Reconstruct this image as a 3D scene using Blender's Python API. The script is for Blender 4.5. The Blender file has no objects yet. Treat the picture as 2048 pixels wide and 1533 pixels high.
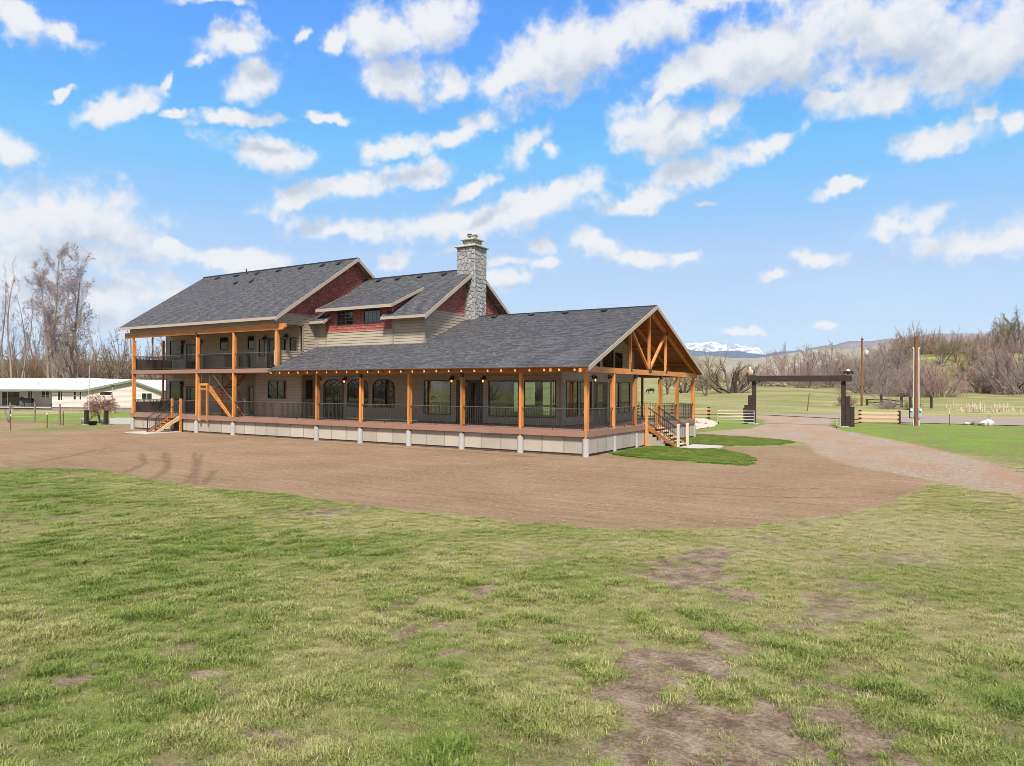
import bpy, math, random
import numpy as np
from mathutils import Vector, Matrix, Euler, Quaternion

random.seed(7)
RNG = np.random.default_rng(7)
R = math.radians
scene = bpy.context.scene
COL = scene.collection

# ------------------------------------------------------------------ camera
cam_data = bpy.data.cameras.new('camera')
cam = bpy.data.objects.new('camera', cam_data)
COL.objects.link(cam)
cam_data.sensor_width = 36.0
cam_data.lens = 24.919
cam_data.clip_start = 0.1
cam_data.clip_end = 40000
CAM_POS = Vector((14.901, -30.625, 3.266))
_yaw, _pit, _rol = R(31.907), R(0.426), R(0.298)
_f = Vector((-math.sin(_yaw) * math.cos(_pit), math.cos(_yaw) * math.cos(_pit), math.sin(_pit)))
_r = Vector((math.cos(_yaw), math.sin(_yaw), 0))
_u = _r.cross(_f)
_r2 = _r * math.cos(_rol) + _u * math.sin(_rol)
_u2 = -_r * math.sin(_rol) + _u * math.cos(_rol)
cam.matrix_world = Matrix(((_r2.x, _u2.x, -_f.x, CAM_POS.x), (_r2.y, _u2.y, -_f.y, CAM_POS.y),
                           (_r2.z, _u2.z, -_f.z, CAM_POS.z), (0, 0, 0, 1)))
scene.camera = cam
scene.cycles.filter_width = 0.85

# ------------------------------------------------------------------ world, sun, exposure
SUN_AZ = R(149.0)        # compass bearing of the sun, clockwise from +Y
SUN_EL = R(53.0)
scene.view_settings.view_transform = 'Standard'
scene.view_settings.look = 'None'
scene.view_settings.gamma = 1.0
scene.view_settings.use_curve_mapping = False
scene.view_settings.exposure = 1.6
sun_data = bpy.data.lights.new('sun', 'SUN')
sun_data.energy = 2.6
sun_data.angle = R(9.0)
sun_data.color = (1.0, 0.95, 0.87)
sun = bpy.data.objects.new('sun', sun_data)
COL.objects.link(sun)
sun.location = (-60, -120, 120)
_sd = Vector((math.sin(SUN_AZ) * math.cos(SUN_EL), math.cos(SUN_AZ) * math.cos(SUN_EL), math.sin(SUN_EL)))
sun.rotation_euler = _sd.to_track_quat('Z', 'Y').to_euler()

# clouds: bearing, elevation (degrees), half length, half height (radians), tilt (degrees)
CLOUDS = [(-66.88, 23.01, 0.0269, 0.0149, -31), (-64.34, 22.48, 0.0249, 0.0109, -9), (-61.47, 18.95, 0.0477, 0.0124, 32), (-58.17, 21.11, 0.0166, 0.005, 51), (-53.8, 24.35, 0.046, 0.0169, 24), (-55.85, 22.92, 0.0206, 0.0072, 33), (-52.01, 22.54, 0.0295, 0.0216, 40), (-48.75, 25.53, 0.0122, 0.0064, 43), (-52.7, 19.46, 0.0478, 0.0077, 8), (-57.66, 19.17, 0.0138, 0.0046, 9), (-46.45, 20.12, 0.028, 0.0061, -2), (-51.25, 17.22, 0.0513, 0.0162, -6), (-42.24, 26.18, 0.0497, 0.0314, 5), (-38.68, 27.37, 0.0521, 0.0312, 30), (-41.04, 23.11, 0.0431, 0.0255, -6), (-37.25, 23.06, 0.0268, 0.0185, -16), (-46.3, 25.33, 0.0105, 0.0177, -13), (-41.01, 18.74, 0.041, 0.0125, 13), (-36.22, 19.66, 0.0462, 0.0113, 25), (-44.89, 15.6, 0.0862, 0.0152, 17), (-39.8, 16.43, 0.047, 0.0142, 10), (-49.03, 13.77, 0.0293, 0.0112, 29), (-45.44, 12.22, 0.0629, 0.0145, 3), (-34.57, 13.37, 0.1094, 0.0215, 11), (-28.51, 15.29, 0.0631, 0.016, 23), (-35.79, 15.44, 0.0406, 0.0092, 25), (-63.66, 11.96, 0.0674, 0.028, 2), (-66.21, 10.64, 0.0544, 0.0227, 8), (-61.09, 10.58, 0.0429, 0.0194, -7), (-64.79, 8.51, 0.1108, 0.0151, 6), (-54.37, 9.49, 0.0796, 0.0128, 0), (-57.41, 9.71, 0.0347, 0.0087, 5), (-28.16, 25.24, 0.085, 0.04, 22), (-31.79, 23.93, 0.044, 0.0232, 26), (-22.96, 26.67, 0.0873, 0.0324, 15), (-19.81, 22.33, 0.0292, 0.0101, 34), (-17.13, 23.62, 0.0625, 0.023, 16), (-11.61, 24.29, 0.0947, 0.0349, 7), (-5.14, 24.5, 0.1367, 0.0483, -12), (0.67, 22.42, 0.0817, 0.0469, -13), (-14.15, 27.58, 0.0621, 0.0129, -8), (-4.49, 20.36, 0.062, 0.0206, 1), (0.96, 20.88, 0.0558, 0.0247, 8), (-8.12, 20.59, 0.0211, 0.0095, 13), (-19.8, 19.73, 0.0697, 0.0262, 1), (-15.24, 20.69, 0.0273, 0.0151, 30), (-17.1, 16.88, 0.0727, 0.0193, 11), (-12.31, 17.72, 0.045, 0.0126, 24), (-21.73, 14.93, 0.058, 0.0145, 12), (-30.55, 19.19, 0.0378, 0.0155, 29), (-28.73, 18.63, 0.0147, 0.0128, -1), (-1.09, 16.87, 0.0423, 0.0148, -1), (1.67, 17.65, 0.0125, 0.0067, 13), (-6.93, 14.56, 0.0248, 0.0074, 21), (-3.22, 11.6, 0.0411, 0.0145, 5), (0.96, 9.82, 0.0611, 0.0163, -1), (-8.1, 9.73, 0.0345, 0.0113, -4), (3.46, 10.36, 0.0268, 0.017, 15), (-25.28, 11.5, 0.0464, 0.0149, -9), (-22.3, 10.39, 0.0438, 0.0108, -9), (-18.22, 10.38, 0.0195, 0.0067, 6), (-29.7, 11.47, 0.0193, 0.0109, 0), (-29.29, 9.98, 0.0249, 0.0089, 5), (-11.57, 8.54, 0.0153, 0.0058, -3), (-67.35, 15.21, 0.0223, 0.0167, -13), (-64.45, 19.31, 0.0159, 0.0039, 34), (-13.72, 4.58, 0.0202, 0.0053, -1), (-8.09, 4.63, 0.0129, 0.0051, -2), (-41.34, 10.11, 0.0342, 0.0134, 22), (-63.61, 6.26, 0.143, 0.0202, 4), (-60.58, 4.71, 0.1268, 0.016, 3), (-32.92, 8.71, 0.0349, 0.0111, 0), (-32.93, 10.09, 0.0278, 0.0089, 0), (-54.86, 26.72, 0.0332, 0.0063, 11), (-66.18, 6.72, 0.0599, 0.0173, 5), (-16.53, 14.3, 0.0127, 0.0039, -4), (3.46, 17.07, 0.0114, 0.0106, -11), (-36.97, 11.01, 0.0276, 0.0068, 1)]


class NT:
    """small node-tree writer"""
    def __init__(self, tree):
        self.t = tree
        self.l = tree.links

    def n(self, kind, **kw):
        nd = self.t.nodes.new(kind)
        ins = kw.pop('ins', {})
        for k, v in kw.items():
            setattr(nd, k, v)
        for k, v in ins.items():
            s = nd.inputs[k]
            if isinstance(v, bpy.types.NodeSocket):
                self.l.new(v, s)
            else:
                s.default_value = v
        return nd

    def math(self, op, a, b=None, c=None, clamp=False):
        ins = {0: a}
        if b is not None:
            ins[1] = b
        if c is not None:
            ins[2] = c
        return self.n('ShaderNodeMath', operation=op, use_clamp=clamp, ins=ins).outputs[0]

    def vmath(self, op, a, b=None, out=0):
        ins = {0: a}
        if b is not None:
            ins[1] = b
        return self.n('ShaderNodeVectorMath', operation=op, ins=ins).outputs[out]

    def mix(self, f, a, b, mode='MIX'):
        nd = self.n('ShaderNodeMix', data_type='RGBA', blend_type=mode)
        for s, v in ((nd.inputs[0], f), (nd.inputs[6], a), (nd.inputs[7], b)):
            if isinstance(v, bpy.types.NodeSocket):
                self.l.new(v, s)
            else:
                s.default_value = v if not isinstance(v, tuple) or len(v) == 4 else v + (1,)
        return nd.outputs[2]

    def ramp(self, f, stops, interp='LINEAR'):
        nd = self.n('ShaderNodeValToRGB', ins={0: f})
        cr = nd.color_ramp
        cr.interpolation = interp
        while len(cr.elements) < len(stops):
            cr.elements.new(0.5)
        for e, (p, c) in zip(cr.elements, stops):
            e.position = p
            e.color = c if len(c) == 4 else tuple(c) + (1,)
        return nd.outputs[0]

    def smooth(self, x, lo, hi):
        return self.n('ShaderNodeMapRange', interpolation_type='SMOOTHSTEP', ins={0: x, 1: lo, 2: hi, 3: 0.0, 4: 1.0}).outputs[0]

    def noise(self, vec, scale, detail=3.0, rough=0.55, dist=0.0, out=0, dims='3D'):
        return self.n('ShaderNodeTexNoise', noise_dimensions=dims, ins={'Vector': vec, 'Scale': scale, 'Detail': detail, 'Roughness': rough, 'Distortion': dist}).outputs[out]

    def mapping(self, vec, loc=(0, 0, 0), rot=(0, 0, 0), scale=(1, 1, 1), kind='POINT'):
        ins = {'Vector': vec, 'Rotation': rot, 'Scale': scale}
        if kind in ('POINT', 'TEXTURE'):
            ins['Location'] = loc
        return self.n('ShaderNodeMapping', vector_type=kind, ins=ins).outputs[0]


world = bpy.data.worlds.new('World')
scene.world = world
world.use_nodes = True


def build_world():
    # density of the cloud field along a direction, as a reusable group
    g = bpy.data.node_groups.new('cloud_field', 'ShaderNodeTree')
    g.interface.new_socket('Direction', in_out='INPUT', socket_type='NodeSocketVector')
    g.interface.new_socket('Density', in_out='OUTPUT', socket_type='NodeSocketFloat')
    t = NT(g)
    gi = t.n('NodeGroupInput')
    go = t.n('NodeGroupOutput')
    d = gi.outputs[0]
    # ragged edges: the direction is pushed about by turbulence before the cloud bodies are looked up
    nz = t.noise(d, 16.0, 3.0, 0.6, out=1)
    w = t.vmath('SCALE', t.vmath('SUBTRACT', nz, (0.5, 0.5, 0.5)))
    w.node.inputs['Scale'].default_value = 0.045
    nz2 = t.noise(d, 60.0, 3.0, 0.6, out=1)
    w2 = t.vmath('SCALE', t.vmath('SUBTRACT', nz2, (0.5, 0.5, 0.5)))
    w2.node.inputs['Scale'].default_value = 0.016
    dw = t.vmath('ADD', t.vmath('ADD', d, w), w2)
    acc = None
    for az, el, ra, rb, tilt in CLOUDS:
        a, e = R(az), R(el)
        c = Vector((math.sin(a) * math.cos(e), math.cos(a) * math.cos(e), math.sin(e)))
        er = Vector((math.cos(a), -math.sin(a), 0))
        eu = er.cross(c)
        if eu.z < 0:
            eu = -eu
        x = er * math.cos(R(tilt)) + eu * math.sin(R(tilt))
        y = c.cross(x)
        m = Matrix((x, y, c)).transposed()
        # each lookup waits for the one before it, which keeps the shader's working memory small
        src = dw if acc is None else t.n('ShaderNodeVectorMath', operation='MULTIPLY_ADD', ins={0: acc, 1: (1e-9, 1e-9, 1e-9), 2: dw}).outputs[0]
        p = t.mapping(src, c, m.to_euler(), (ra * 1.12, rb * 1.15, 0.6), 'TEXTURE')
        ln = t.vmath('LENGTH', p, out=1)
        acc = ln if acc is None else t.math('SMOOTH_MIN', acc, ln, 0.25)
    body = t.math('SUBTRACT', 1.15, acc)
    # elsewhere in the sky (outside the listed clouds) a loose field of the same kind
    sep = t.n('ShaderNodeSeparateXYZ', ins={0: dw})
    inv = t.math('DIVIDE', 1.0, t.math('MAXIMUM', sep.outputs[2], 0.06))
    pl = t.vmath('SCALE', dw)
    g.links.new(inv, pl.node.inputs['Scale'])
    fld = t.noise(pl, 0.9, 5.0, 0.58)
    # the listed clouds own the part of the sky they were read from; the loose field fills the rest of the dome
    ctr = Vector((math.sin(R(-32)), math.cos(R(-32)), 0.22)).normalized()
    ang = t.vmath('DOT_PRODUCT', d, tuple(ctr), out=1)
    away = t.smooth(ang, 0.74, 0.55)
    loose = t.math('SUBTRACT', t.math('MULTIPLY', t.math('SUBTRACT', fld, 0.43), 5.0), t.math('MULTIPLY', t.math('SUBTRACT', 1.0, away), 4.0))
    body = t.math('MAXIMUM', body, loose)
    fb = t.noise(d, 17.0, 8.0, 0.60)
    dens = t.math('ADD', t.math('MULTIPLY', body, 1.25), t.math('ADD', t.math('MULTIPLY', t.math('SUBTRACT', fb, 0.53), 3.0), t.math('MULTIPLY', t.math('SUBTRACT', t.noise(d, 48.0, 4.0, 0.6), 0.5), 1.2)))
    t.l.new(dens, go.inputs[0])

    nt = world.node_tree
    nt.nodes.clear()
    t = NT(nt)
    tc = t.n('ShaderNodeTexCoord').outputs['Generated']
    sky = t.n('ShaderNodeTexSky', sky_type='NISHITA')
    sky.sun_disc = False
    sky.sun_elevation = SUN_EL
    sky.sun_rotation = SUN_AZ
    sky.altitude = 900
    sky.air_density = 1.0
    sky.dust_density = 0.6
    sky.ozone_density = 2.0
    base = t.n('ShaderNodeHueSaturation', ins={'Saturation': 1.16, 'Value': 1.0, 'Color': sky.outputs[0]}).outputs[0]
    base = t.mix(1.0, base, (0.50, 0.80, 1.0), 'MULTIPLY')
    # the camera's highlight roll-off keeps the horizon from burning out
    base = t.vmath('MINIMUM', base, (1.10, 1.80, 3.25))

    def field(vec):
        nd = t.n('ShaderNodeGroup')
        nd.node_tree = g
        nt.links.new(vec, nd.inputs[0])
        return nd.outputs[0]
    den = field(tc)
    upd = t.vmath('ADD', tc, (-0.012, -0.018, 0.034))
    above = field(t.vmath('NORMALIZE', upd))
    # dense cores, thin wispy margins
    alpha = t.math('POWER', t.smooth(den, -0.35, 0.80), 1.2)
    alpha = t.math('MULTIPLY', alpha, 0.96)
    shade = t.smooth(above, -0.05, 1.35)
    white = t.mix(shade, (2.95, 2.97, 3.0), (1.85, 2.08, 2.45))
    # thin cirrus veil low over the horizon
    sep = t.n('ShaderNodeSeparateXYZ', ins={0: tc})
    low = t.math('POWER', t.smooth(sep.outputs[2], 0.36, 0.0), 1.15)
    veil = t.math('MULTIPLY', low, t.math('MULTIPLY_ADD', t.noise(t.mapping(tc, scale=(6, 6, 40)), 1.0, 4.0, 0.6), 0.5, 0.55))
    c0 = t.mix(veil, base, (2.10, 2.72, 3.02))
    colr = t.mix(alpha, c0, white)
    bg = t.n('ShaderNodeBackground', ins={'Color': colr, 'Strength': 0.1})
    out = t.n('ShaderNodeOutputWorld')
    t.l.new(bg.outputs[0], out.inputs[0])


build_world()
world.cycles.sampling_method = 'MANUAL'
world.cycles.sample_map_resolution = 256

# ------------------------------------------------------------------ object helpers


class MB:
    """collects simple solids and links them as ONE mesh object"""
    def __init__(self):
        self.v, self.f, self.uv = [], [], None

    def add(self, verts, faces):
        o = len(self.v)
        self.v += [tuple(p) for p in verts]
        self.f += [tuple(i + o for i in fc) for fc in faces]
        return self

    def box(self, x0, x1, y0, y1, z0, z1):
        return self.add([(x0, y0, z0), (x1, y0, z0), (x1, y1, z0), (x0, y1, z0), (x0, y0, z1), (x1, y0, z1), (x1, y1, z1), (x0, y1, z1)],
                        [(0, 3, 2, 1), (4, 5, 6, 7), (0, 1, 5, 4), (1, 2, 6, 5), (2, 3, 7, 6), (3, 0, 4, 7)])

    def bar(self, a, b, w, h, up=(0, 0, 1)):
        a, b, up = Vector(a), Vector(b), Vector(up)
        d = (b - a).normalized()
        s = d.cross(up)
        if s.length < 1e-4:
            s = d.cross(Vector((0, 1, 0)))
        s.normalize()
        n = s.cross(d)
        s, n = s * w / 2, n * h / 2
        return self.add([a - s - n, a + s - n, a + s + n, a - s + n, b - s - n, b + s - n, b + s + n, b - s + n],
                        [(0, 1, 2, 3), (7, 6, 5, 4), (0, 4, 5, 1), (1, 5, 6, 2), (2, 6, 7, 3), (3, 7, 4, 0)])

    def cyl(self, a, b, r0, r1=None, n=12, cap=True):
        r1 = r0 if r1 is None else r1
        a, b = Vector(a), Vector(b)
        d = (b - a).normalized()
        s = d.cross(Vector((0, 0, 1)))
        if s.length < 1e-3:
            s = Vector((1, 0, 0))
        s.normalize()
        t = d.cross(s)
        vs = []
        for c, r in ((a, r0), (b, r1)):
            for i in range(n):
                an = 2 * math.pi * i / n
                vs.append(c + s * (math.cos(an) * r) + t * (math.sin(an) * r))
        fs = [(i, (i + 1) % n, n + (i + 1) % n, n + i) for i in range(n)]
        if cap:
            fs += [tuple(range(n - 1, -1, -1)), tuple(range(n, 2 * n))]
        return self.add(vs, fs)

    def lathe(self, c, prof, n=16):
        c = Vector(c)
        vs, fs = [], []
        for r, z in prof:
            for i in range(n):
                an = 2 * math.pi * i / n
                vs.append(c + Vector((r * math.cos(an), r * math.sin(an), z)))
        for k in range(len(prof) - 1):
            for i in range(n):
                j = (i + 1) % n
                fs.append((k * n + i, k * n + j, (k + 1) * n + j, (k + 1) * n + i))
        fs += [tuple(range(n - 1, -1, -1)), tuple(range((len(prof) - 1) * n, len(prof) * n))]
        return self.add(vs, fs)

    def ball(self, c, rx, ry, rz, n=10, m=6):
        c = Vector(c)
        vs = [c + Vector((0, 0, -rz))]
        for k in range(1, m):
            ph = math.pi * k / m - math.pi / 2
            for i in range(n):
                an = 2 * math.pi * i / n
                vs.append(c + Vector((rx * math.cos(ph) * math.cos(an), ry * math.cos(ph) * math.sin(an), rz * math.sin(ph))))
        vs.append(c + Vector((0, 0, rz)))
        fs = [(0, 1 + (i + 1) % n, 1 + i) for i in range(n)]
        for k in range(m - 2):
            for i in range(n):
                j = (i + 1) % n
                fs.append((1 + k * n + i, 1 + k * n + j, 1 + (k + 1) * n + j, 1 + (k + 1) * n + i))
        top = len(vs) - 1
        b = 1 + (m - 2) * n
        fs += [(b + i, b + (i + 1) % n, top) for i in range(n)]
        return self.add(vs, fs)

    def prism(self, front, back):
        """two matching outlines joined into a solid"""
        n = len(front)
        fs = [tuple(range(n)), tuple(range(2 * n - 1, n - 1, -1))]
        fs += [(i, n + i, n + (i + 1) % n, (i + 1) % n) for i in range(n)]
        return self.add(list(front) + list(back), fs)

    def mesh(self, name, mat=None, smooth=False):
        me = bpy.data.meshes.new(name)
        me.from_pydata(self.v, [], self.f)
        if mat:
            me.materials.append(mat)
        if smooth:
            me.polygons.foreach_set('use_smooth', [True] * len(me.polygons))
        me.update()
        return me

    def build(self, name, mat=None, parent=None, smooth=False, bevel=0.0, **kw):
        o = link(name, self.mesh(name, mat, smooth), parent, **kw)
        if bevel:
            b = o.modifiers.new('edge', 'BEVEL')
            b.width = bevel
            b.segments = 1
            b.limit_method = 'ANGLE'
        return o


def link(name, data, parent=None, **kw):
    o = bpy.data.objects.new(name, data)
    COL.objects.link(o)
    if parent is not None:
        o.parent = parent
        if parent.get('root'):
            o.location = tuple(-c for c in parent['at'])
    for k, v in kw.items():
        o[k] = v
    return o


def thing(name, at, label, category, group=None, local=False):
    """an Empty at a thing's base; with local=True its parts are modelled round its own origin"""
    o = bpy.data.objects.new(name, None)
    COL.objects.link(o)
    o.location = at
    o.empty_display_size = 0.3
    if not local:
        o['root'] = 1
        o['at'] = list(at)
    tag(o, label, category, group)
    return o


def tag(o, label=None, category=None, group=None, kind=None):
    if label:
        o['label'] = label
    if category:
        o['category'] = category
    if group:
        o['group'] = group
    if kind:
        o['kind'] = kind
    return o


def copy_tree(src, loc=None, rz=None, scale=None, label=None, group=None, parent=None):
    c = src.copy()
    COL.objects.link(c)
    c.parent = parent
    if loc is not None:
        c.location = loc
    if rz is not None:
        c.rotation_euler = (0, 0, rz)
    if scale is not None:
        c.scale = scale if isinstance(scale, tuple) else (scale,) * 3
    if label:
        c['label'] = label
    if group:
        c['group'] = group
    for ch in src.children:
        copy_tree(ch, parent=c)
    return c


def np_mesh(name, verts, faces, mat=None, smooth=False):
    """verts (n,3), faces (m,k) arrays"""
    me = bpy.data.meshes.new(name)
    verts = np.asarray(verts, dtype=np.float32)
    faces = np.asarray(faces, dtype=np.int32)
    k = faces.shape[1]
    me.vertices.add(len(verts))
    me.vertices.foreach_set('co', verts.ravel())
    me.loops.add(faces.size)
    me.loops.foreach_set('vertex_index', faces.ravel())
    me.polygons.add(len(faces))
    me.polygons.foreach_set('loop_start', np.arange(0, faces.size, k, dtype=np.int32))
    if smooth:
        me.polygons.foreach_set('use_smooth', np.ones(len(faces), dtype=bool))
    if mat:
        me.materials.append(mat)
    me.update(calc_edges=True)
    me.validate()
    return me


def np_attr(me, name, arr):
    at = me.attributes.new(name, 'FLOAT', 'POINT')
    at.data.foreach_set('value', np.asarray(arr, dtype=np.float32))


# ------------------------------------------------------------------ cpu noise for shaping ground and foliage


def _hash(ix, iy, s):
    h = (ix.astype(np.int64) * 374761393 + iy.astype(np.int64) * 668265263 + s * 1442695041) & 0xFFFFFFFF
    h = ((h ^ (h >> 13)) * 1274126177) & 0xFFFFFFFF
    return ((h ^ (h >> 16)) & 0xFFFF) / 65535.0


def vnoise(x, y, s=0):
    ix, iy = np.floor(x), np.floor(y)
    fx, fy = x - ix, y - iy
    fx, fy = fx * fx * (3 - 2 * fx), fy * fy * (3 - 2 * fy)
    a, b = _hash(ix, iy, s), _hash(ix + 1, iy, s)
    c, d = _hash(ix, iy + 1, s), _hash(ix + 1, iy + 1, s)
    return (a * (1 - fx) + b * fx) * (1 - fy) + (c * (1 - fx) + d * fx) * fy


def fbm(x, y, s=0, o=4):
    t, a, n = 0, 0.5, 0
    for i in range(o):
        t = t + a * vnoise(x * 2 ** i, y * 2 ** i, s + i * 17)
        n += a
        a *= 0.5
    return t / n


def sstep(x, lo, hi):
    t = np.clip((x - lo) / (hi - lo), 0, 1)
    return t * t * (3 - 2 * t)

# ------------------------------------------------------------------ materials


def new_mat(name):
    m = bpy.data.materials.new(name)
    m.use_nodes = True
    m.node_tree.nodes.clear()
    t = NT(m.node_tree)
    b = t.n('ShaderNodeBsdfPrincipled')
    o = t.n('ShaderNodeOutputMaterial')
    t.l.new(b.outputs[0], o.inputs[0])
    return m, t, b


def setb(t, b, **kw):
    for k, v in kw.items():
        s = b.inputs[k]
        if isinstance(v, bpy.types.NodeSocket):
            t.l.new(v, s)
        else:
            s.default_value = v if not (isinstance(v, tuple) and len(v) == 3) else v + (1,)


def bump(t, b, h, strength=0.3, dist=0.02):
    nd = t.n('ShaderNodeBump', ins={'Height': h, 'Strength': strength, 'Distance': dist})
    t.l.new(nd.outputs[0], b.inputs['Normal'])


def pos(t):
    return t.n('ShaderNodeNewGeometry').outputs['Position']


def painted(name, col, rough=0.6, var=0.10, grain=None, bumpk=0.0, spec=0.35, per_obj=0.0):
    """paint or stain with a little mottling; grain = (sx,sy,sz) stretches fine streaks"""
    m, t, b = new_mat(name)
    p = pos(t)
    n1 = t.noise(p, 0.9, 3)
    f = n1
    if grain:
        n2 = t.noise(t.mapping(p, scale=grain), 1.0, 4, 0.6)
        f = t.math('ADD', t.math('MULTIPLY', n1, 0.35), t.math('MULTIPLY', n2, 0.65))
    else:
        n2 = t.noise(p, 14, 4)
        f = t.math('ADD', t.math('MULTIPLY', n1, 0.5), t.math('MULTIPLY', n2, 0.5))
    if per_obj:
        rnd = t.n('ShaderNodeObjectInfo').outputs['Random']
        f = t.math('ADD', t.math('MULTIPLY', t.math('SUBTRACT', rnd, 0.5), per_obj), f)
    lo = tuple(c * (1 - var * 1.7) for c in col)
    hi = tuple(min(1, c * (1 + var * 1.7)) for c in col)
    c = t.ramp(f, [(0.25, lo), (0.75, hi)])
    setb(t, b, **{'Base Color': c, 'Roughness': rough, 'Specular IOR Level': spec})
    if bumpk:
        bump(t, b, n2, bumpk, 0.01)
    return m


M = {}
M['siding'] = painted('tan_lap_siding', (0.345, 0.282, 0.215), 0.65, 0.07, (1.2, 1.2, 16), 0.10, per_obj=0.25)
M['trim'] = painted('taupe_trim', (0.27, 0.225, 0.185), 0.6, 0.06)
M['fascia'] = painted('pale_fascia', (0.35, 0.295, 0.235), 0.55, 0.06)
M['panel'] = painted('cream_skirting', (0.375, 0.32, 0.262), 0.7, 0.10, per_obj=0.35)
M['panel_dark'] = painted('skirting_batten', (0.27, 0.22, 0.17), 0.7, 0.05)
M['timber'] = painted('honey_stained_timber', (0.45, 0.178, 0.046), 0.55, 0.30, (9, 9, 1.0), 0.12, 0.45, 0.35)
M['timber_x'] = painted('honey_stained_beam', (0.43, 0.162, 0.039), 0.55, 0.30, (1.0, 7, 14), 0.12, 0.45, 0.3)
M['timber_y'] = painted('honey_stained_tie', (0.44, 0.170, 0.042), 0.55, 0.30, (7, 1.0, 14), 0.12, 0.45, 0.3)
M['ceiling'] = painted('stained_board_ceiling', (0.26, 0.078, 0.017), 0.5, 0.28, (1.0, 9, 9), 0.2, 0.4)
M['deck'] = painted('composite_deck', (0.25, 0.145, 0.108), 0.6, 0.10, (1.0, 12, 12), 0.1)
M['fascia_deck'] = painted('composite_fascia', (0.265, 0.145, 0.103), 0.55, 0.10, (1.0, 6, 20), 0.08)
M['concrete'] = painted('cast_concrete', (0.36, 0.345, 0.325), 0.85, 0.12, None, 0.25)
M['rail'] = painted('bronze_rail', (0.035, 0.031, 0.028), 0.45, 0.1, None, 0, 0.5)
M['rail_top'] = painted('grey_top_rail', (0.085, 0.08, 0.075), 0.35, 0.08, None, 0, 0.6)
M['black'] = painted('black_steel', (0.018, 0.017, 0.017), 0.45, 0.15, None, 0, 0.5)
M['frame'] = painted('dark_window_frame', (0.038, 0.036, 0.033), 0.45, 0.08, None, 0, 0.5)
M['muntin'] = painted('window_grille', (0.16, 0.165, 0.155), 0.45, 0.08, None, 0, 0.5)
M['door'] = painted('charcoal_door', (0.028, 0.031, 0.034), 0.35, 0.15, None, 0, 0.5)
M['mesh_screen'] = painted('dark_privacy_mesh', (0.062, 0.047, 0.038), 0.8, 0.14, (30, 30, 30), 0.3)
M['soffit'] = painted('taupe_soffit', (0.25, 0.20, 0.155), 0.7, 0.08)
M['outlooker'] = painted('soffit_outlooker', (0.40, 0.29, 0.19), 0.6, 0.08)
M['cream_post'] = painted('pale_newel', (0.56, 0.47, 0.37), 0.6, 0.08, (8, 8, 1), 0.05)
M['backing'] = painted('shadow_gap_backing', (0.10, 0.08, 0.065), 0.9, 0.05)  # dark sheet behind the cladding; its colour makes the shadow lines in the gaps
M['flue'] = painted('galvanised_flue', (0.33, 0.33, 0.33), 0.35, 0.15, None, 0, 0.7)
M['vent'] = painted('roof_vent_metal', (0.03, 0.03, 0.033), 0.5, 0.1)
M['mortar'] = painted('chimney_mortar', (0.095, 0.093, 0.092), 0.95, 0.15, None, 0.4)
M['capstone'] = painted('cap_stone', (0.40, 0.365, 0.30), 0.85, 0.22, None, 0.5)


def mat_glass():
    m, t, b = new_mat('window_glass')
    p = pos(t)
    n = t.noise(p, 0.55, 2)
    c = t.ramp(n, [(0.3, (0.006, 0.008, 0.007)), (0.7, (0.020, 0.024, 0.021))])
    setb(t, b, **{'Base Color': c, 'Roughness': 0.015, 'IOR': 1.55, 'Specular IOR Level': 0.8, 'Coat Weight': 0.15, 'Coat Roughness': 0.01})
    bump(t, b, t.noise(p, 0.7, 1), 0.05, 0.02)
    return m


M['glass'] = mat_glass()


def mat_clear():
    m = bpy.data.materials.new('clear_glass')
    m.use_nodes = True
    m.node_tree.nodes.clear()
    t = NT(m.node_tree)
    fr = t.n('ShaderNodeFresnel', ins={'IOR': 1.55})
    tr = t.n('ShaderNodeBsdfTransparent', ins={'Color': (0.80, 0.86, 0.82, 1)})
    gl = t.n('ShaderNodeBsdfGlossy', ins={'Color': (1, 1, 1, 1), 'Roughness': 0.01})
    mx = t.n('ShaderNodeMixShader', ins={0: t.math('MULTIPLY', fr.outputs[0], 1.5, clamp=True)})
    t.l.new(tr.outputs[0], mx.inputs[1])
    t.l.new(gl.outputs[0], mx.inputs[2])
    o = t.n('ShaderNodeOutputMaterial')
    t.l.new(mx.outputs[0], o.inputs[0])
    return m


M['clear'] = mat_clear()
M['room_wall'] = painted('room_plaster', (0.42, 0.36, 0.30), 0.8, 0.05)
M['room_floor'] = painted('room_floor', (0.24, 0.15, 0.09), 0.4, 0.15, (1, 8, 8))


def mat_bulb():
    m, t, b = new_mat('warm_lamp_glow')
    setb(t, b, **{'Base Color': (0.8, 0.5, 0.25), 'Emission Color': (1.0, 0.42, 0.13), 'Emission Strength': 0.9})
    return m


M['bulb'] = mat_bulb()
M['bulb_off'] = painted('unlit_lamp_glass', (0.30, 0.28, 0.24), 0.1, 0.05, None, 0, 0.6)


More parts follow.
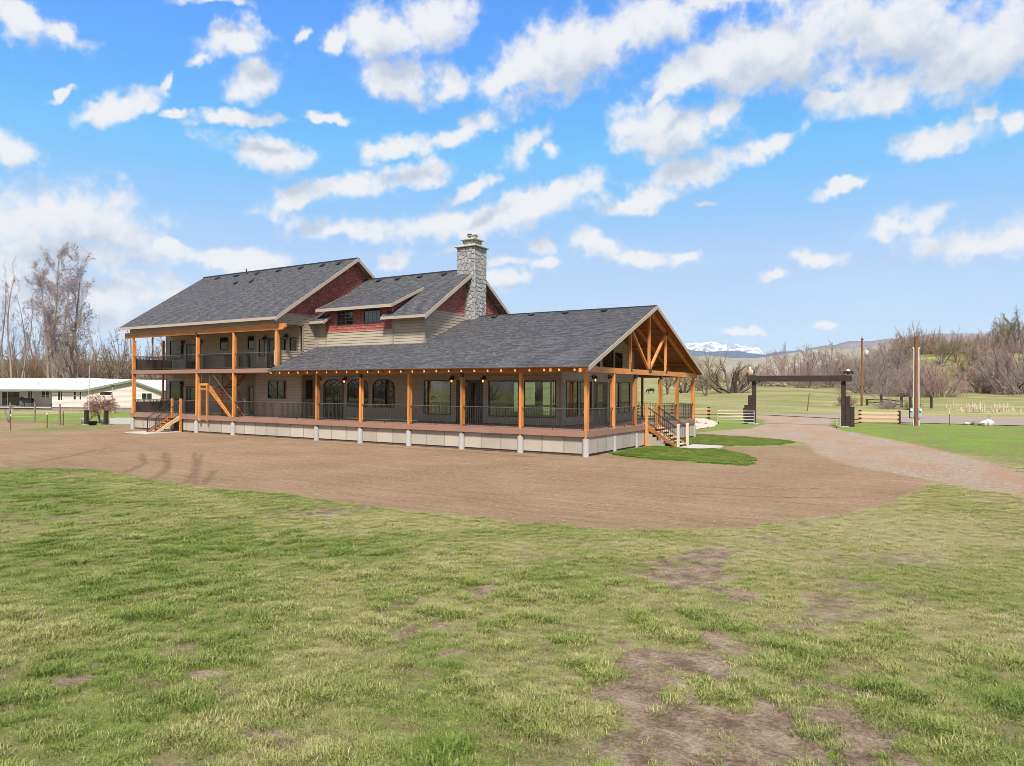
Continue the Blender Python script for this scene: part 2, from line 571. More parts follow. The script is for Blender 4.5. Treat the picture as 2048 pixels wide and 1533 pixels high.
def mat_shingle():
    """architectural shingles: tabs and courses follow the roof's own uv (metres along, metres up the slope)"""
    m, t, b = new_mat('charcoal_shingles')
    uv = t.n('ShaderNodeUVMap').outputs[0]
    br = t.n('ShaderNodeTexBrick', offset=0.37, offset_frequency=2, squash=1.0,
             ins={'Vector': uv, 'Color1': (0, 0, 0, 1), 'Color2': (1, 1, 1, 1), 'Mortar': (0.0, 0, 0, 1), 'Scale': 1.0, 'Mortar Size': 0.008,
                  'Mortar Smooth': 0.2, 'Bias': 0.0, 'Brick Width': 0.21, 'Row Height': 0.143})
    tab = br.outputs[0]
    n = t.noise(uv, 1.3, 4, 0.6)
    n2 = t.noise(uv, 26, 3, 0.65)
    f = t.math('ADD', t.math('MULTIPLY', tab, 0.62), t.math('ADD', t.math('MULTIPLY', n, 0.10), t.math('MULTIPLY', n2, 0.34)))
    c = t.ramp(f, [(0.18, (0.046, 0.044, 0.048)), (0.5, (0.070, 0.067, 0.071)), (0.85, (0.108, 0.103, 0.106))])
    c = t.mix(br.outputs[1], c, (0.025, 0.025, 0.028))
    setb(t, b, **{'Base Color': c, 'Roughness': 0.82, 'Specular IOR Level': 0.35})
    bump(t, b, f, 0.55, 0.02)
    return m


M['shingle'] = mat_shingle()


def mat_shake():
    m, t, b = new_mat('red_shakes')
    p = pos(t)
    at = t.n('ShaderNodeAttribute', attribute_name='shade').outputs['Fac']
    n = t.noise(t.mapping(p, scale=(14, 14, 1.6)), 1.0, 3, 0.6)
    f = t.math('ADD', t.math('MULTIPLY', at, 0.6), t.math('MULTIPLY', n, 0.4))
    c = t.ramp(f, [(0.15, (0.235, 0.060, 0.050)), (0.85, (0.36, 0.115, 0.096))])
    setb(t, b, **{'Base Color': c, 'Roughness': 0.7, 'Specular IOR Level': 0.3})
    bump(t, b, n, 0.25, 0.01)
    return m


M['shake'] = mat_shake()


def mat_stone():
    m, t, b = new_mat('chimney_stone')
    p = pos(t)
    rnd = t.n('ShaderNodeObjectInfo').outputs['Random']
    n = t.noise(p, 5.0, 5, 0.65)
    n2 = t.noise(p, 28.0, 3, 0.6)
    base = t.ramp(rnd, [(0.0, (0.13, 0.134, 0.142)), (0.35, (0.21, 0.212, 0.22)), (0.65, (0.27, 0.26, 0.25)), (1.0, (0.37, 0.355, 0.335))])
    c = t.mix(t.math('MULTIPLY', n, 0.75), base, (0.16, 0.16, 0.165), 'MIX')
    c = t.mix(t.math('MULTIPLY', n2, 0.35), c, (0.62, 0.60, 0.57))
    setb(t, b, **{'Base Color': c, 'Roughness': 0.85, 'Specular IOR Level': 0.3})
    bump(t, b, t.math('ADD', n, t.math('MULTIPLY', n2, 0.4)), 0.6, 0.03)
    return m


M['stone'] = mat_stone()


def bark(name, a, c2, vs=6.0):
    m, t, b = new_mat(name)
    p = t.n('ShaderNodeTexCoord').outputs['Object']
    n = t.noise(t.mapping(p, scale=(vs, vs, vs * 0.25)), 1.0, 4, 0.6)
    big = t.noise(p, 0.35, 3)
    f = t.math('ADD', t.math('MULTIPLY', n, 0.55), t.math('MULTIPLY', big, 0.45))
    setb(t, b, **{'Base Color': t.ramp(f, [(0.25, a), (0.75, c2)]), 'Roughness': 0.9, 'Specular IOR Level': 0.15})
    return m


M['bark_grey'] = bark('cottonwood_bark', (0.15, 0.12, 0.10), (0.34, 0.29, 0.245))
M['bark_dark'] = bark('dark_bark', (0.055, 0.043, 0.035), (0.16, 0.13, 0.105))
M['bark_mid'] = bark('greyish_bark', (0.10, 0.08, 0.066), (0.25, 0.205, 0.17))
M['twig_pink'] = bark('pinkish_twigs', (0.225, 0.142, 0.120), (0.42, 0.29, 0.25), 2.0)
M['twig_grey'] = bark('grey_brown_twigs', (0.175, 0.135, 0.115), (0.37, 0.295, 0.255), 2.0)
M['twig_gold'] = bark('yellowish_willow_twigs', (0.19, 0.13, 0.065), (0.36, 0.27, 0.14), 2.0)
M['twig_red'] = bark('russet_twigs', (0.17, 0.085, 0.055), (0.33, 0.185, 0.125), 2.0)
M['twig_olive'] = bark('olive_budding_twigs', (0.14, 0.115, 0.07), (0.30, 0.25, 0.165), 2.0)
M['bud_purple'] = bark('purplish_buds', (0.13, 0.085, 0.095), (0.29, 0.20, 0.205), 2.0)
M['bud_olive'] = bark('olive_buds', (0.12, 0.10, 0.05), (0.27, 0.225, 0.12), 2.0)
M['bud_pale'] = bark('pale_blossom', (0.42, 0.37, 0.33), (0.66, 0.60, 0.54), 2.0)
M['wood_new'] = painted('new_pine_board', (0.56, 0.375, 0.20), 0.7, 0.10, (1.5, 1.5, 18), 0.08, 0.3, 0.3)
M['lit_end_grain'] = painted('brightened_end_grain', (0.66, 0.37, 0.17), 0.6, 0.12)  # end grain paled in the colour so rafter tails look lit against the beam
M['wood_dark'] = painted('dark_stained_timber', (0.034, 0.020, 0.015), 0.75, 0.28, (8, 8, 1.2), 0.3)
M['wood_dark_x'] = painted('dark_stained_beam', (0.034, 0.020, 0.015), 0.75, 0.28, (1.2, 8, 8), 0.3)
M['wood_pole'] = painted('brown_utility_pole', (0.17, 0.080, 0.038), 0.8, 0.25, (9, 9, 0.8), 0.3)
M['wood_grey'] = painted('weathered_post', (0.20, 0.16, 0.125), 0.85, 0.2, (9, 9, 1), 0.3)
M['conduit'] = painted('white_conduit', (0.66, 0.62, 0.58), 0.5, 0.05)
M['meter'] = painted('grey_meter_box', (0.31, 0.34, 0.345), 0.45, 0.05)
M['gate_metal'] = painted('galvanised_gate', (0.40, 0.39, 0.385), 0.4, 0.1, None, 0, 0.6)
M['white_roof'] = painted('white_metal_roof', (0.66, 0.67, 0.67), 0.45, 0.035)
M['ranch_siding'] = painted('cream_vinyl_siding', (0.545, 0.465, 0.41), 0.65, 0.04, None, 0, 0.3, 0.15)
M['ranch_trim'] = painted('sage_green_trim', (0.17, 0.20, 0.16), 0.6, 0.06)
M['white'] = painted('white_trim_paint', (0.72, 0.71, 0.68), 0.55, 0.04)
M['ranch_base'] = painted('block_foundation', (0.20, 0.165, 0.145), 0.9, 0.25, None, 0.3)
M['rubber'] = painted('black_rubber', (0.02, 0.02, 0.02), 0.7, 0.1)
M['slab'] = painted('pale_concrete_slab', (0.37, 0.35, 0.325), 0.85, 0.14, None, 0.2)
M['rock'] = painted('landscape_rock', (0.33, 0.25, 0.215), 0.9, 0.25, None, 0.4, 0.3, 0.8)
M['white_rock'] = painted('white_boulder', (0.62, 0.57, 0.53), 0.9, 0.15, None, 0.4)
M['hide'] = painted('black_hide', (0.02, 0.017, 0.016), 0.8, 0.2)
M['plumage_dark'] = painted('dark_plumage', (0.025, 0.021, 0.019), 0.7, 0.2)
M['plumage_white'] = painted('white_plumage', (0.66, 0.62, 0.58), 0.7, 0.1)
M['plumage_rust'] = painted('rust_plumage', (0.46, 0.24, 0.17), 0.7, 0.15)
M['reed'] = painted('dry_reed', (0.50, 0.42, 0.30), 0.9, 0.15, None, 0, 0.2, 0.5)
M['asphalt'] = painted('grey_road', (0.24, 0.18, 0.145), 0.9, 0.14, None, 0.4)
M['barn'] = painted('far_shed_red', (0.27, 0.13, 0.10), 0.8, 0.1)

# ------------------------------------------------------------------ ground


def poly_sd(x, y, poly):
    """signed distance to a polygon, positive inside"""
    P = np.array(poly, dtype=float)
    Q = np.roll(P, -1, axis=0)
    d2 = np.full(x.shape, 1e12)
    ins = np.zeros(x.shape, dtype=bool)
    for (ax, ay), (bx, by) in zip(P, Q):
        ex, ey = bx - ax, by - ay
        t = np.clip(((x - ax) * ex + (y - ay) * ey) / (ex * ex + ey * ey + 1e-12), 0, 1)
        d2 = np.minimum(d2, (x - ax - t * ex) ** 2 + (y - ay - t * ey) ** 2)
        c = ((ay > y) != (by > y)) & (x < (bx - ax) * (y - ay) / (by - ay + 1e-12) + ax)
        ins ^= c
    return np.where(ins, 1, -1) * np.sqrt(d2)


DIRT = [(-34, -32), (-20, -21.5), (-15.9, -18.3), (-15.6, -17.1), (-15.0, -16.1), (-13.4, -15.6), (-9.2, -16.1), (-5.9, -16.4), (-3.9, -16.0), (-1.5, -16.1), (0.5, -16.1),
        (2.3, -16.1), (4.0, -16.1), (5.5, -16.1), (6.8, -15.8), (7.9, -15.4), (8.9, -14.9), (9.9, -14.4), (10.8, -13.3), (11.6, -11.7), (12.6, -10.2), (13.4, -7.7),
        (13.9, -4.5), (14.3, -1.0), (15.5, 3), (13, 12), (8, 15), (7.2, 13.5), (5.6, 10.6), (3.2, 9.4), (1, 13), (0.0, 17), (-45, 17), (-45, 1.0), (-39.3, 0.6), (-40.0, -0.7), (-40.9, -4.6),
        (-40.0, -8.1), (-46, -20)]
DRIVE = [(26, -13), (16.7, -4.1), (15.9, -3.1), (15.1, -2.3), (14.2, -1.0), (11.0, 3.0), (8.6, 9.0), (7.3, 15.5), (5.3, 18.0), (2.4, 19.4), (-0.7, 20.4), (-14, 20.8), (-14, 22.6), (-1.5, 21.8),
         (-0.9, 26.2), (0.4, 30.7), (-0.2, 37.5), (-1.9, 46.4), (-3.9, 52.0), (-9, 60), (-8, 66), (3, 71), (9, 72), (8, 58), (4.5, 55), (4.3, 51.4), (5.4, 39.6), (7.5, 31.7), (10.2, 25.6),
         (13.5, 17.4), (15.8, 10.9), (17.3, 4.4), (19.5, -0.5), (30, -9)]
TONGUES = [[(0.6, 1.1), (0.2, 2.6), (0.25, 6.6), (0.3, 11.0), (1.6, 11.6), (3.7, 8.7), (5.7, 6.1), (7.3, 3.8), (7.7, -0.0), (5.9, 0.2), (3.8, 0.5), (2.0, 0.7)],
           [(0.2, 11.5), (-1.2, 19.2), (-0.7, 20.3), (2.4, 19.3), (5.3, 17.9), (7.0, 16.0), (6.5, 13.3), (5.0, 11.3), (3.5, 10.2), (2.2, 10.2), (1.1, 11.2)]]
ROAD = [(-75, 50), (-40, 56), (-5.7, 65.5), (3, 70.5), (9, 74.0), (22.5, 79.5), (70, 92), (70, 58), (20.6, 49.8), (10.3, 49.8), (6.3, 55), (-5, 62.5), (-40, 53), (-75, 47)]
SOILSTRIP = [(-70, 0.5), (-54.3, 0.0), (-50.9, 0.3), (-46.8, 0.6), (-44.8, 0.4), (-46.5, -1.6), (-43.9, -4.8), (-43.6, -6.8), (-48, -12), (-70, -22)]
BARE = [(10.97, -18.35, 0.66, 1.21), (10.91, -16.60, 0.40, 0.64), (10.52, -20.08, 0.22, 0.28), (11.34, -20.65, 0.16, 0.19), (12.18, -21.29, 0.33, 0.38), (12.59, -21.60, 0.32, 0.36),
        (11.66, -22.73, 0.27, 0.59), (12.07, -23.58, 0.26, 0.48), (12.61, -24.19, 0.52, 0.57), (13.32, -23.91, 0.70, 0.68), (13.97, -23.70, 0.64, 0.45), (13.03, -24.50, 0.97, 0.37),
        (14.05, -22.17, 0.17, 0.17), (13.64, -22.06, 0.26, 0.25), (7.79, -22.61, 0.30, 0.5), (8.79, -23.13, 0.5, 0.66), (9.67, -23.63, 0.18, 0.36), (8.64, -21.13, 0.24, 0.48),
        (6.68, -26.51, 0.28, 0.22), (6.64, -26.30, 0.17, 0.16), (7.55, -25.79, 0.27, 0.25), (7.60, -26.44, 0.2, 0.2), (6.81, -25.07, 0.25, 0.15), (9.72, -26.20, 0.35, 0.26),
        (0.28, -18.1, 0.95, 0.8), (1.34, -17.6, 0.95, 0.7), (8.28, -24.90, 0.13, 0.19), (6.27, -24.99, 0.12, 0.17), (10.95, -25.52, 0.22, 0.3), (1.23, -16.82, 0.80, 0.5),
        (11.9, -19.3, 0.35, 0.3), (12.9, -20.4, 0.3, 0.25), (13.6, -25.2, 1.2, 0.6), (14.9, -24.6, 0.4, 0.35), (13.05, -23.9, 1.1, 0.7), (13.9, -23.3, 0.8, 0.6), (12.3, -22.4, 0.45, 0.5)]


def height(x, y):
    """terrain: level round the house, rising gently across the pasture and into a bank on the right"""
    dx, dy = x - 14.9, y + 30.6
    r = np.hypot(dx, dy)
    az = np.degrees(np.arctan2(dx, dy))
    A = np.interp(az, [-180, -70, -35, -22, -16, -10, -5, -1, 4, 20, 60, 180], [0.3, 0.3, 1.0, 2.1, 3.5, 3.9, 3.0, 3.2, 2.9, 2.8, 1.0, 0.3])
    q = np.interp(az, [-22, -10, -5, -2, 2, 6, 40, 90], [0.0, 0.0002, 0.0008, 0.0034, 0.0036, 0.0032, 0.001, 0.0])
    lin = np.interp(az, [-60, -35, -28, -14, -6, 5], [0.0, 0.008, 0.030, 0.030, 0.012, 0.004])
    rr = np.clip(r - 102, 0, None)
    h = A * (1 - np.exp(-rr / 45)) + q * np.clip(r - 172, 0, 55) ** 2 + lin * np.clip(rr - 130, 0, 320)
    h = h + np.clip((r - 110) / 100, 0, 1) * 0.5 * (fbm(x / 26, y / 26, 5) - 0.5) * 2
    return h


def ground_fields(x, y):
    wob = (fbm(x * 0.9, y * 0.9, 3) - 0.5) * 0.9 + (fbm(x * 4.1, y * 4.1, 4) - 0.5) * 0.45
    sd_d = poly_sd(x, y, DIRT) + wob
    sd_v = poly_sd(x, y, DRIVE) + wob * 0.7
    sd_s = poly_sd(x, y, SOILSTRIP) + wob * 1.1
    tong = np.full(x.shape, -99.0)
    for T in TONGUES:
        tong = np.maximum(tong, poly_sd(x, y, T))
    tong = tong + wob * 0.9 + (fbm(x * 7, y * 7, 14) - 0.5) * 0.5
    soil = sstep(np.maximum(sd_d, sd_s), -0.28, 0.28)
    soil = soil * (1 - sstep(tong, -0.15, 0.15))
    grav = sstep(sd_v, -0.7, 0.9) * (1 - sstep(tong, -0.2, 0.2))
    lush = sstep(tong, -0.1, 0.5)
    # watered lawn by the entrance and round the neighbour's house
    wet = np.maximum(sstep(y, 8, 22) * sstep(x, 6, 10), np.maximum(sstep(y, 23, 28) * sstep(x, -14, -9), sstep(-x, 41, 44) * sstep(y, 0.5, 3)))
    lush = np.maximum(lush, wet * (0.08 + 0.62 * sstep(fbm(x * 0.5, y * 0.9, 15), 0.3, 0.7)) * (1 - soil) * (1 - grav))
    # worn and bare spots inside the lawn
    nb = fbm(x * 1.6, y * 1.6, 21) - 0.5
    nc = fbm(x * 5.5, y * 5.5, 22) - 0.5
    bare = np.zeros(x.shape)
    wx = x + nb * 0.9
    wy = y + (fbm(x * 1.6, y * 1.6, 33) - 0.5) * 0.9
    for bx, by, rx, ry in BARE:
        near = (abs(x - bx) < 3.5) & (abs(y - by) < 3.5)
        if not near.any():
            continue
        q = np.sqrt(((wx[near] - bx) / (rx * 1.15)) ** 2 + ((wy[near] - by) / (ry * 1.15)) ** 2)
        bare[near] = np.maximum(bare[near], np.clip(1.45 - q, 0, 1) * (1.0 if bx > 11.5 or (bx > 10.8 and by > -19.5) else 0.66))
    bare = sstep(bare + nc * 1.5 + nb * 0.6, 0.22, 0.98)
    thin = sstep(fbm(x * 0.75, y * 0.75, 41) + nc * 0.5, 0.62, 0.78) * 0.55
    bare = np.maximum(bare, thin * sstep(x, 3.0, 9.0))
    # straw coloured areas: along the edge of the dirt, to the right, and in drifts
    edge = sstep(-np.abs(sd_d + 1.3), -2.3, -0.4)
    right = sstep(x + 0.25 * (y + 20), 9.5, 16.0) * sstep(y, -24, -12)
    dry = 0.40 * sstep(fbm(x * 0.42, y * 0.42, 51), 0.36, 0.66) + 0.35 * (fbm(x * 2.2, y * 2.2, 52)) + 0.30 * right + 0.22 * edge
    far = sstep(y, 5, 20)
    left = sstep(x, 6, -6) * (1 - far)
    dry = np.clip(dry - 0.16 * left - 0.50 * far - 0.8 * lush, 0, 1)
    return dict(soil=soil, grav=grav, lush=lush, bare=bare, dry=dry, sd_d=sd_d)


def stroke(x, y, pts, half):
    d = np.full(x.shape, 1e9)
    for (ax, ay), (bx, by) in zip(pts[:-1], pts[1:]):
        ex, ey = bx - ax, by - ay
        t = np.clip(((x - ax) * ex + (y - ay) * ey) / (ex * ex + ey * ey), 0, 1)
        d = np.minimum(d, np.hypot(x - ax - t * ex, y - ay - t * ey))
    return np.clip(1 - d / half, 0, 1)


TRACKS = [([(-17.1, -8.99), (-14.9, -10.5), (-12.86, -11.82), (-11.2, -13.0), (-9.68, -14.06), (-7.22, -16.0)], 0.15),
          ([(-18.3, -9.83), (-16.2, -11.2), (-13.85, -12.51), (-12.0, -13.7), (-10.65, -14.72), (-8.56, -16.5)], 0.15),
          ([(-17.92, -16.07), (-19.63, -13.86), (-23.38, -9.78)], 0.16), ([(-11.5, -15.8), (-14.0, -13.4), (-18.5, -10.9)], 0.18),
          ([(-6.4, -15.9), (-9.6, -13.2)], 0.16), ([(-5.0, -1.0), (-1.0, -1.6), (0.6, -1.9)], 0.20), ([(-24, -0.8), (-14, -0.9), (-5, -1.0)], 0.22),
          ([(13.15, -22.6), (13.5, -23.3), (13.95, -24.4)], 0.13), ([(12.35, -23.3), (12.75, -24.0), (13.1, -24.7)], 0.13), ([(14.05, -22.9), (14.7, -23.9)], 0.12),
          ([(-16.3, -9.2), (-12.2, -12.1), (-9.0, -14.4), (-6.6, -16.1)], 0.13), ([(-17.6, -10.1), (-13.2, -12.8), (-10.0, -15.0)], 0.13), ([(7.6, -9.0), (10.6, -7.9), (12.6, -6.6)], 0.16), ([(6.8, -7.4), (9.8, -6.4), (11.6, -5.0)], 0.13)]


def mat_ground():
    m, t, b = new_mat('ground_soil_gravel_turf')
    p = pos(t)

    def at(nm):
        return t.n('ShaderNodeAttribute', attribute_name=nm).outputs['Fac']
    soil, grav, bare, dry, lush, track = at('soil'), at('grav'), at('bare'), at('dry'), at('lush'), at('track')
    fine = t.noise(p, 21, 5, 0.7)
    vfine = t.noise(p, 75, 3, 0.7)
    mid = t.noise(p, 2.6, 4, 0.6)
    big = t.noise(p, 0.23, 4, 0.55)
    # bare soil raked by the grader blade: streaks along the house
    streak = t.noise(t.mapping(p, rot=(0, 0, R(-4)), scale=(0.28, 3.6, 1)), 1.0, 5, 0.62, 0.4)
    clod = t.noise(p, 6.5, 5, 0.72)
    streak2 = t.noise(t.mapping(p, rot=(0, 0, R(5)), scale=(0.7, 11, 1)), 1.0, 3, 0.6)
    f = t.math('ADD', t.math('MULTIPLY', streak, 0.24), t.math('ADD', t.math('MULTIPLY', streak2, 0.08), t.math('ADD', t.math('ADD', t.math('MULTIPLY', big, 0.18), t.math('MULTIPLY', clod, 0.32)), t.math('ADD', t.math('MULTIPLY', fine, 0.28), t.math('MULTIPLY', vfine, 0.20)))))
    soilc = t.ramp(f, [(0.48, (0.110, 0.066, 0.037)), (0.63, (0.222, 0.143, 0.082)), (0.80, (0.35, 0.245, 0.158))])
    soilc = t.mix(t.smooth(fine, 0.66, 0.80), soilc, (0.44, 0.335, 0.255))
    soilc = t.mix(t.math('MULTIPLY', track, t.math('MULTIPLY_ADD', streak2, 0.8, 0.12)), soilc, (0.105, 0.062, 0.040))
    gv = t.n('ShaderNodeTexVoronoi', ins={'Vector': p, 'Scale': 30.0, 'Randomness': 1.0})
    gf = t.math('ADD', t.math('MULTIPLY', t.n('ShaderNodeSeparateColor', ins={0: gv.outputs['Color']}).outputs[0], 0.45), t.math('ADD', t.math('MULTIPLY', mid, 0.3), t.math('MULTIPLY', vfine, 0.3)))
    gravc = t.ramp(gf, [(0.25, (0.165, 0.112, 0.074)), (0.55, (0.305, 0.228, 0.165)), (0.85, (0.45, 0.365, 0.285))])
    rust = t.mix(t.smooth(t.noise(t.mapping(p, scale=(0.5, 0.16, 1)), 1.0, 4, 0.6), 0.45, 0.62), gravc, (0.30, 0.165, 0.085))
    gravc = t.mix(0.5, gravc, rust)
    # turf seen from above: thatch, soil and leaf colour between the blades
    tf = t.math('ADD', t.math('MULTIPLY', fine, 0.5), t.math('ADD', t.math('MULTIPLY', mid, 0.25), t.math('MULTIPLY', vfine, 0.3)))
    green = t.ramp(tf, [(0.3, (0.065, 0.078, 0.020)), (0.55, (0.150, 0.178, 0.040)), (0.78, (0.255, 0.282, 0.078))])
    straw = t.ramp(tf, [(0.3, (0.115, 0.090, 0.045)), (0.55, (0.265, 0.225, 0.105)), (0.78, (0.43, 0.37, 0.20))])
    thatch = t.ramp(tf, [(0.3, (0.085, 0.062, 0.034)), (0.55, (0.19, 0.145, 0.080)), (0.78, (0.33, 0.265, 0.155))])
    green = t.mix(t.smooth(t.noise(p, 1.1, 5, 0.65), 0.44, 0.66), green, thatch)
    turf = t.mix(t.smooth(t.math('ADD', dry, t.math('MULTIPLY', t.math('SUBTRACT', mid, 0.5), 0.9)), 0.18, 0.85), green, straw)
    rich = t.ramp(tf, [(0.3, (0.085, 0.145, 0.012)), (0.6, (0.165, 0.275, 0.025)), (0.8, (0.27, 0.40, 0.05))])
    turf = t.mix(lush, turf, rich)
    bsoil = t.ramp(t.math('ADD', t.math('MULTIPLY', mid, 0.55), t.math('MULTIPLY', fine, 0.5)),
                   [(0.30, (0.050, 0.032, 0.022)), (0.47, (0.150, 0.100, 0.064)), (0.62, (0.29, 0.215, 0.150)), (0.78, (0.46, 0.39, 0.31))])
    turf = t.mix(t.smooth(t.math('ADD', bare, t.math('MULTIPLY', t.math('SUBTRACT', fine, 0.5), 0.8)), 0.30, 0.62), turf, bsoil)
    rag = t.math('ADD', t.math('MULTIPLY', t.math('SUBTRACT', fine, 0.5), 0.9), t.math('MULTIPLY', t.math('SUBTRACT', mid, 0.5), 0.9))
    c = t.mix(t.smooth(t.math('ADD', soil, rag), 0.34, 0.62), turf, soilc)
    c = t.mix(t.smooth(t.math('ADD', grav, t.math('MULTIPLY', rag, 0.8)), 0.30, 0.75), c, gravc)
    setb(t, b, **{'Base Color': c, 'Roughness': 0.95, 'Specular IOR Level': 0.12})
    h = t.math('ADD', t.math('ADD', t.math('MULTIPLY', fine, 0.6), t.math('MULTIPLY', clod, 0.9)), t.math('ADD', t.math('MULTIPLY', vfine, 0.25), t.math('MULTIPLY', streak2, 0.6)))
    bump(t, b, h, 0.9, 0.07)
    return m


M['ground'] = mat_ground()


def mat_pasture():
    m, t, b = new_mat('spring_pasture')
    p = pos(t)
    big = t.noise(t.mapping(p, rot=(0, 0, R(32)), scale=(0.012, 0.05, 0.02)), 1.0, 5, 0.6)
    mid = t.noise(t.mapping(p, rot=(0, 0, R(32)), scale=(0.10, 0.34, 0.1)), 1.0, 5, 0.65)
    fine = t.noise(p, 3.2, 4, 0.7)
    f = t.math('ADD', t.math('MULTIPLY', big, 0.45), t.math('ADD', t.math('MULTIPLY', mid, 0.35), t.math('MULTIPLY', fine, 0.25)))
    c = t.ramp(f, [(0.36, (0.085, 0.098, 0.030)), (0.48, (0.160, 0.165, 0.058)), (0.56, (0.240, 0.215, 0.095)), (0.66, (0.33, 0.270, 0.155))])
    setb(t, b, **{'Base Color': c, 'Roughness': 0.95, 'Specular IOR Level': 0.1})
    bump(t, b, fine, 0.5, 0.15)
    return m


M['pasture'] = mat_pasture()


def near_ground():
    def axis(parts):
        out = []
        for a, b_, s in parts:
            out += list(np.arange(a, b_ - 1e-6, s))
        return np.array(out + [parts[-1][1]])
    xs = axis([(-74, -22, 0.55), (-22, 24, 0.125), (24, 46, 0.7)])
    ys = axis([(-35, -31, 0.5), (-31, -4, 0.125), (-4, 22, 0.33), (22, 64, 0.5)])
    X, Y = np.meshgrid(xs, ys)
    x, y = X.ravel(), Y.ravel()
    F = ground_fields(x, y)
    tr = np.zeros(x.shape)
    for pts, hw in TRACKS:
        tr = np.maximum(tr, stroke(x, y, pts, hw))
    tr = sstep(tr, 0.15, 0.55)
    open_soil = np.maximum(F['soil'], F['bare'])
    z = 0.03 * (fbm(x * 0.5, y * 0.5, 8) - 0.5) + open_soil * (0.035 * (fbm(x * 0.35, y * 3.2, 9) - 0.5) + 0.02 * (fbm(x * 4, y * 4, 10) - 0.5))
    z -= 0.035 * tr
    z += np.clip((np.hypot(x - 14.9, y + 30.6) - 40) / 60, 0, 1) * 0.0
    z += 0.02 * F['lush'] + 0.012
    # the spoil heap at the far left edge of the graded yard
    z += 0.22 * np.clip(1 - np.hypot((x + 16.6) / 1.6, (y + 17.6) / 1.1), 0, 1) * (0.5 + fbm(x * 3, y * 3, 12))
    V = np.stack([x, y, z], 1)
    nx, ny = len(xs), len(ys)
    idx = np.arange(nx * ny).reshape(ny, nx)
    Q = np.stack([idx[:-1, :-1], idx[:-1, 1:], idx[1:, 1:], idx[1:, :-1]], -1).reshape(-1, 4)
    s_, g_ = F['soil'][Q].mean(1), F['grav'][Q].mean(1)
    strip = poly_sd(x, y, SOILSTRIP)[Q].mean(1) > -0.6
    cls = np.where(g_ > 0.5, 2, np.where(s_ > 0.5, np.where(strip, 3, 1), 0))
    for k, nm in enumerate(['lawn', 'dirt_yard', 'gravel_drive', 'garden_soil']):
        q = Q[cls == k]
        if not len(q):
            continue
        used, inv = np.unique(q, return_inverse=True)
        me = np_mesh(nm, V[used], inv.reshape(-1, 4), M['ground'], True)
        for a in ('soil', 'grav', 'bare', 'dry', 'lush'):
            np_attr(me, a, F[a][used])
        np_attr(me, 'track', tr[used])
        link(nm, me, kind='structure')


near_ground()


def far_ground():
    n_az, rad = 300, [0, 12, 40, 70, 92, 100, 108, 116, 124, 132, 140, 148, 156, 164, 172, 180, 190, 200, 215, 230, 250, 270, 300, 340, 400, 480, 600, 800, 1100, 1600, 2400, 4000, 7000, 12000]
    az = np.linspace(0, 2 * np.pi, n_az, endpoint=False)
    # finer steps over the pasture in front of the bank
    az = np.concatenate([np.radians(np.linspace(-70, 12, 260)), np.radians(np.linspace(12, 290, 140)[1:-1])])
    A, Rr = np.meshgrid(az, rad[1:])
    x, y = 14.9 + np.sin(A) * Rr, -30.6 + np.cos(A) * Rr
    h = height(x, y)
    h = np.where(Rr > 1200, h - (Rr - 1200) * 0.004, h)
    inside = (x > -75) & (x < 47) & (y > -36) & (y < 65)
    z = np.where(inside, -0.16, h - 0.10 * (1 - np.clip((Rr - 92) / 16, 0, 1)))
    V = np.concatenate([[[14.9, -30.6, -0.16]], np.stack([x.ravel(), y.ravel(), z.ravel()], 1)])
    n = len(az)
    k = len(rad) - 1
    idx = 1 + np.arange(n * k).reshape(k, n)
    F = [(0, int(idx[0, (i + 1) % n]), int(idx[0, i])) for i in range(n)]
    nxt = np.roll(idx, -1, axis=1)
    Q = np.stack([idx[:-1], nxt[:-1], nxt[1:], idx[1:]], -1).reshape(-1, 4)
    me = bpy.data.meshes.new('pasture')
    me.from_pydata(V.tolist(), [], F + [tuple(map(int, q)) for q in Q])
    me.materials.append(M['pasture'])
    me.polygons.foreach_set('use_smooth', [True] * len(me.polygons))
    link('pasture', me, kind='structure')


far_ground()


def sheet(name, poly, z, mat, step=2.0, **kw):
    """flat ragged-edged sheet on the ground following a polygon"""
    P = np.array(poly, float)
    pts = []
    for i in range(len(P)):
        a, b = P[i], P[(i + 1) % len(P)]
        n = max(1, int(np.hypot(*(b - a)) / step))
        for k in range(n):
            q = a + (b - a) * k / n
            pts.append((q[0] + RNG.normal(0, 0.12), q[1] + RNG.normal(0, 0.12), z))
    mb = MB()
    mb.add(pts, [tuple(range(len(pts)))])
    return mb.build(name, mat, None, **kw)


sheet('road', ROAD, 0.075, M['asphalt'], 3.0, kind='structure')


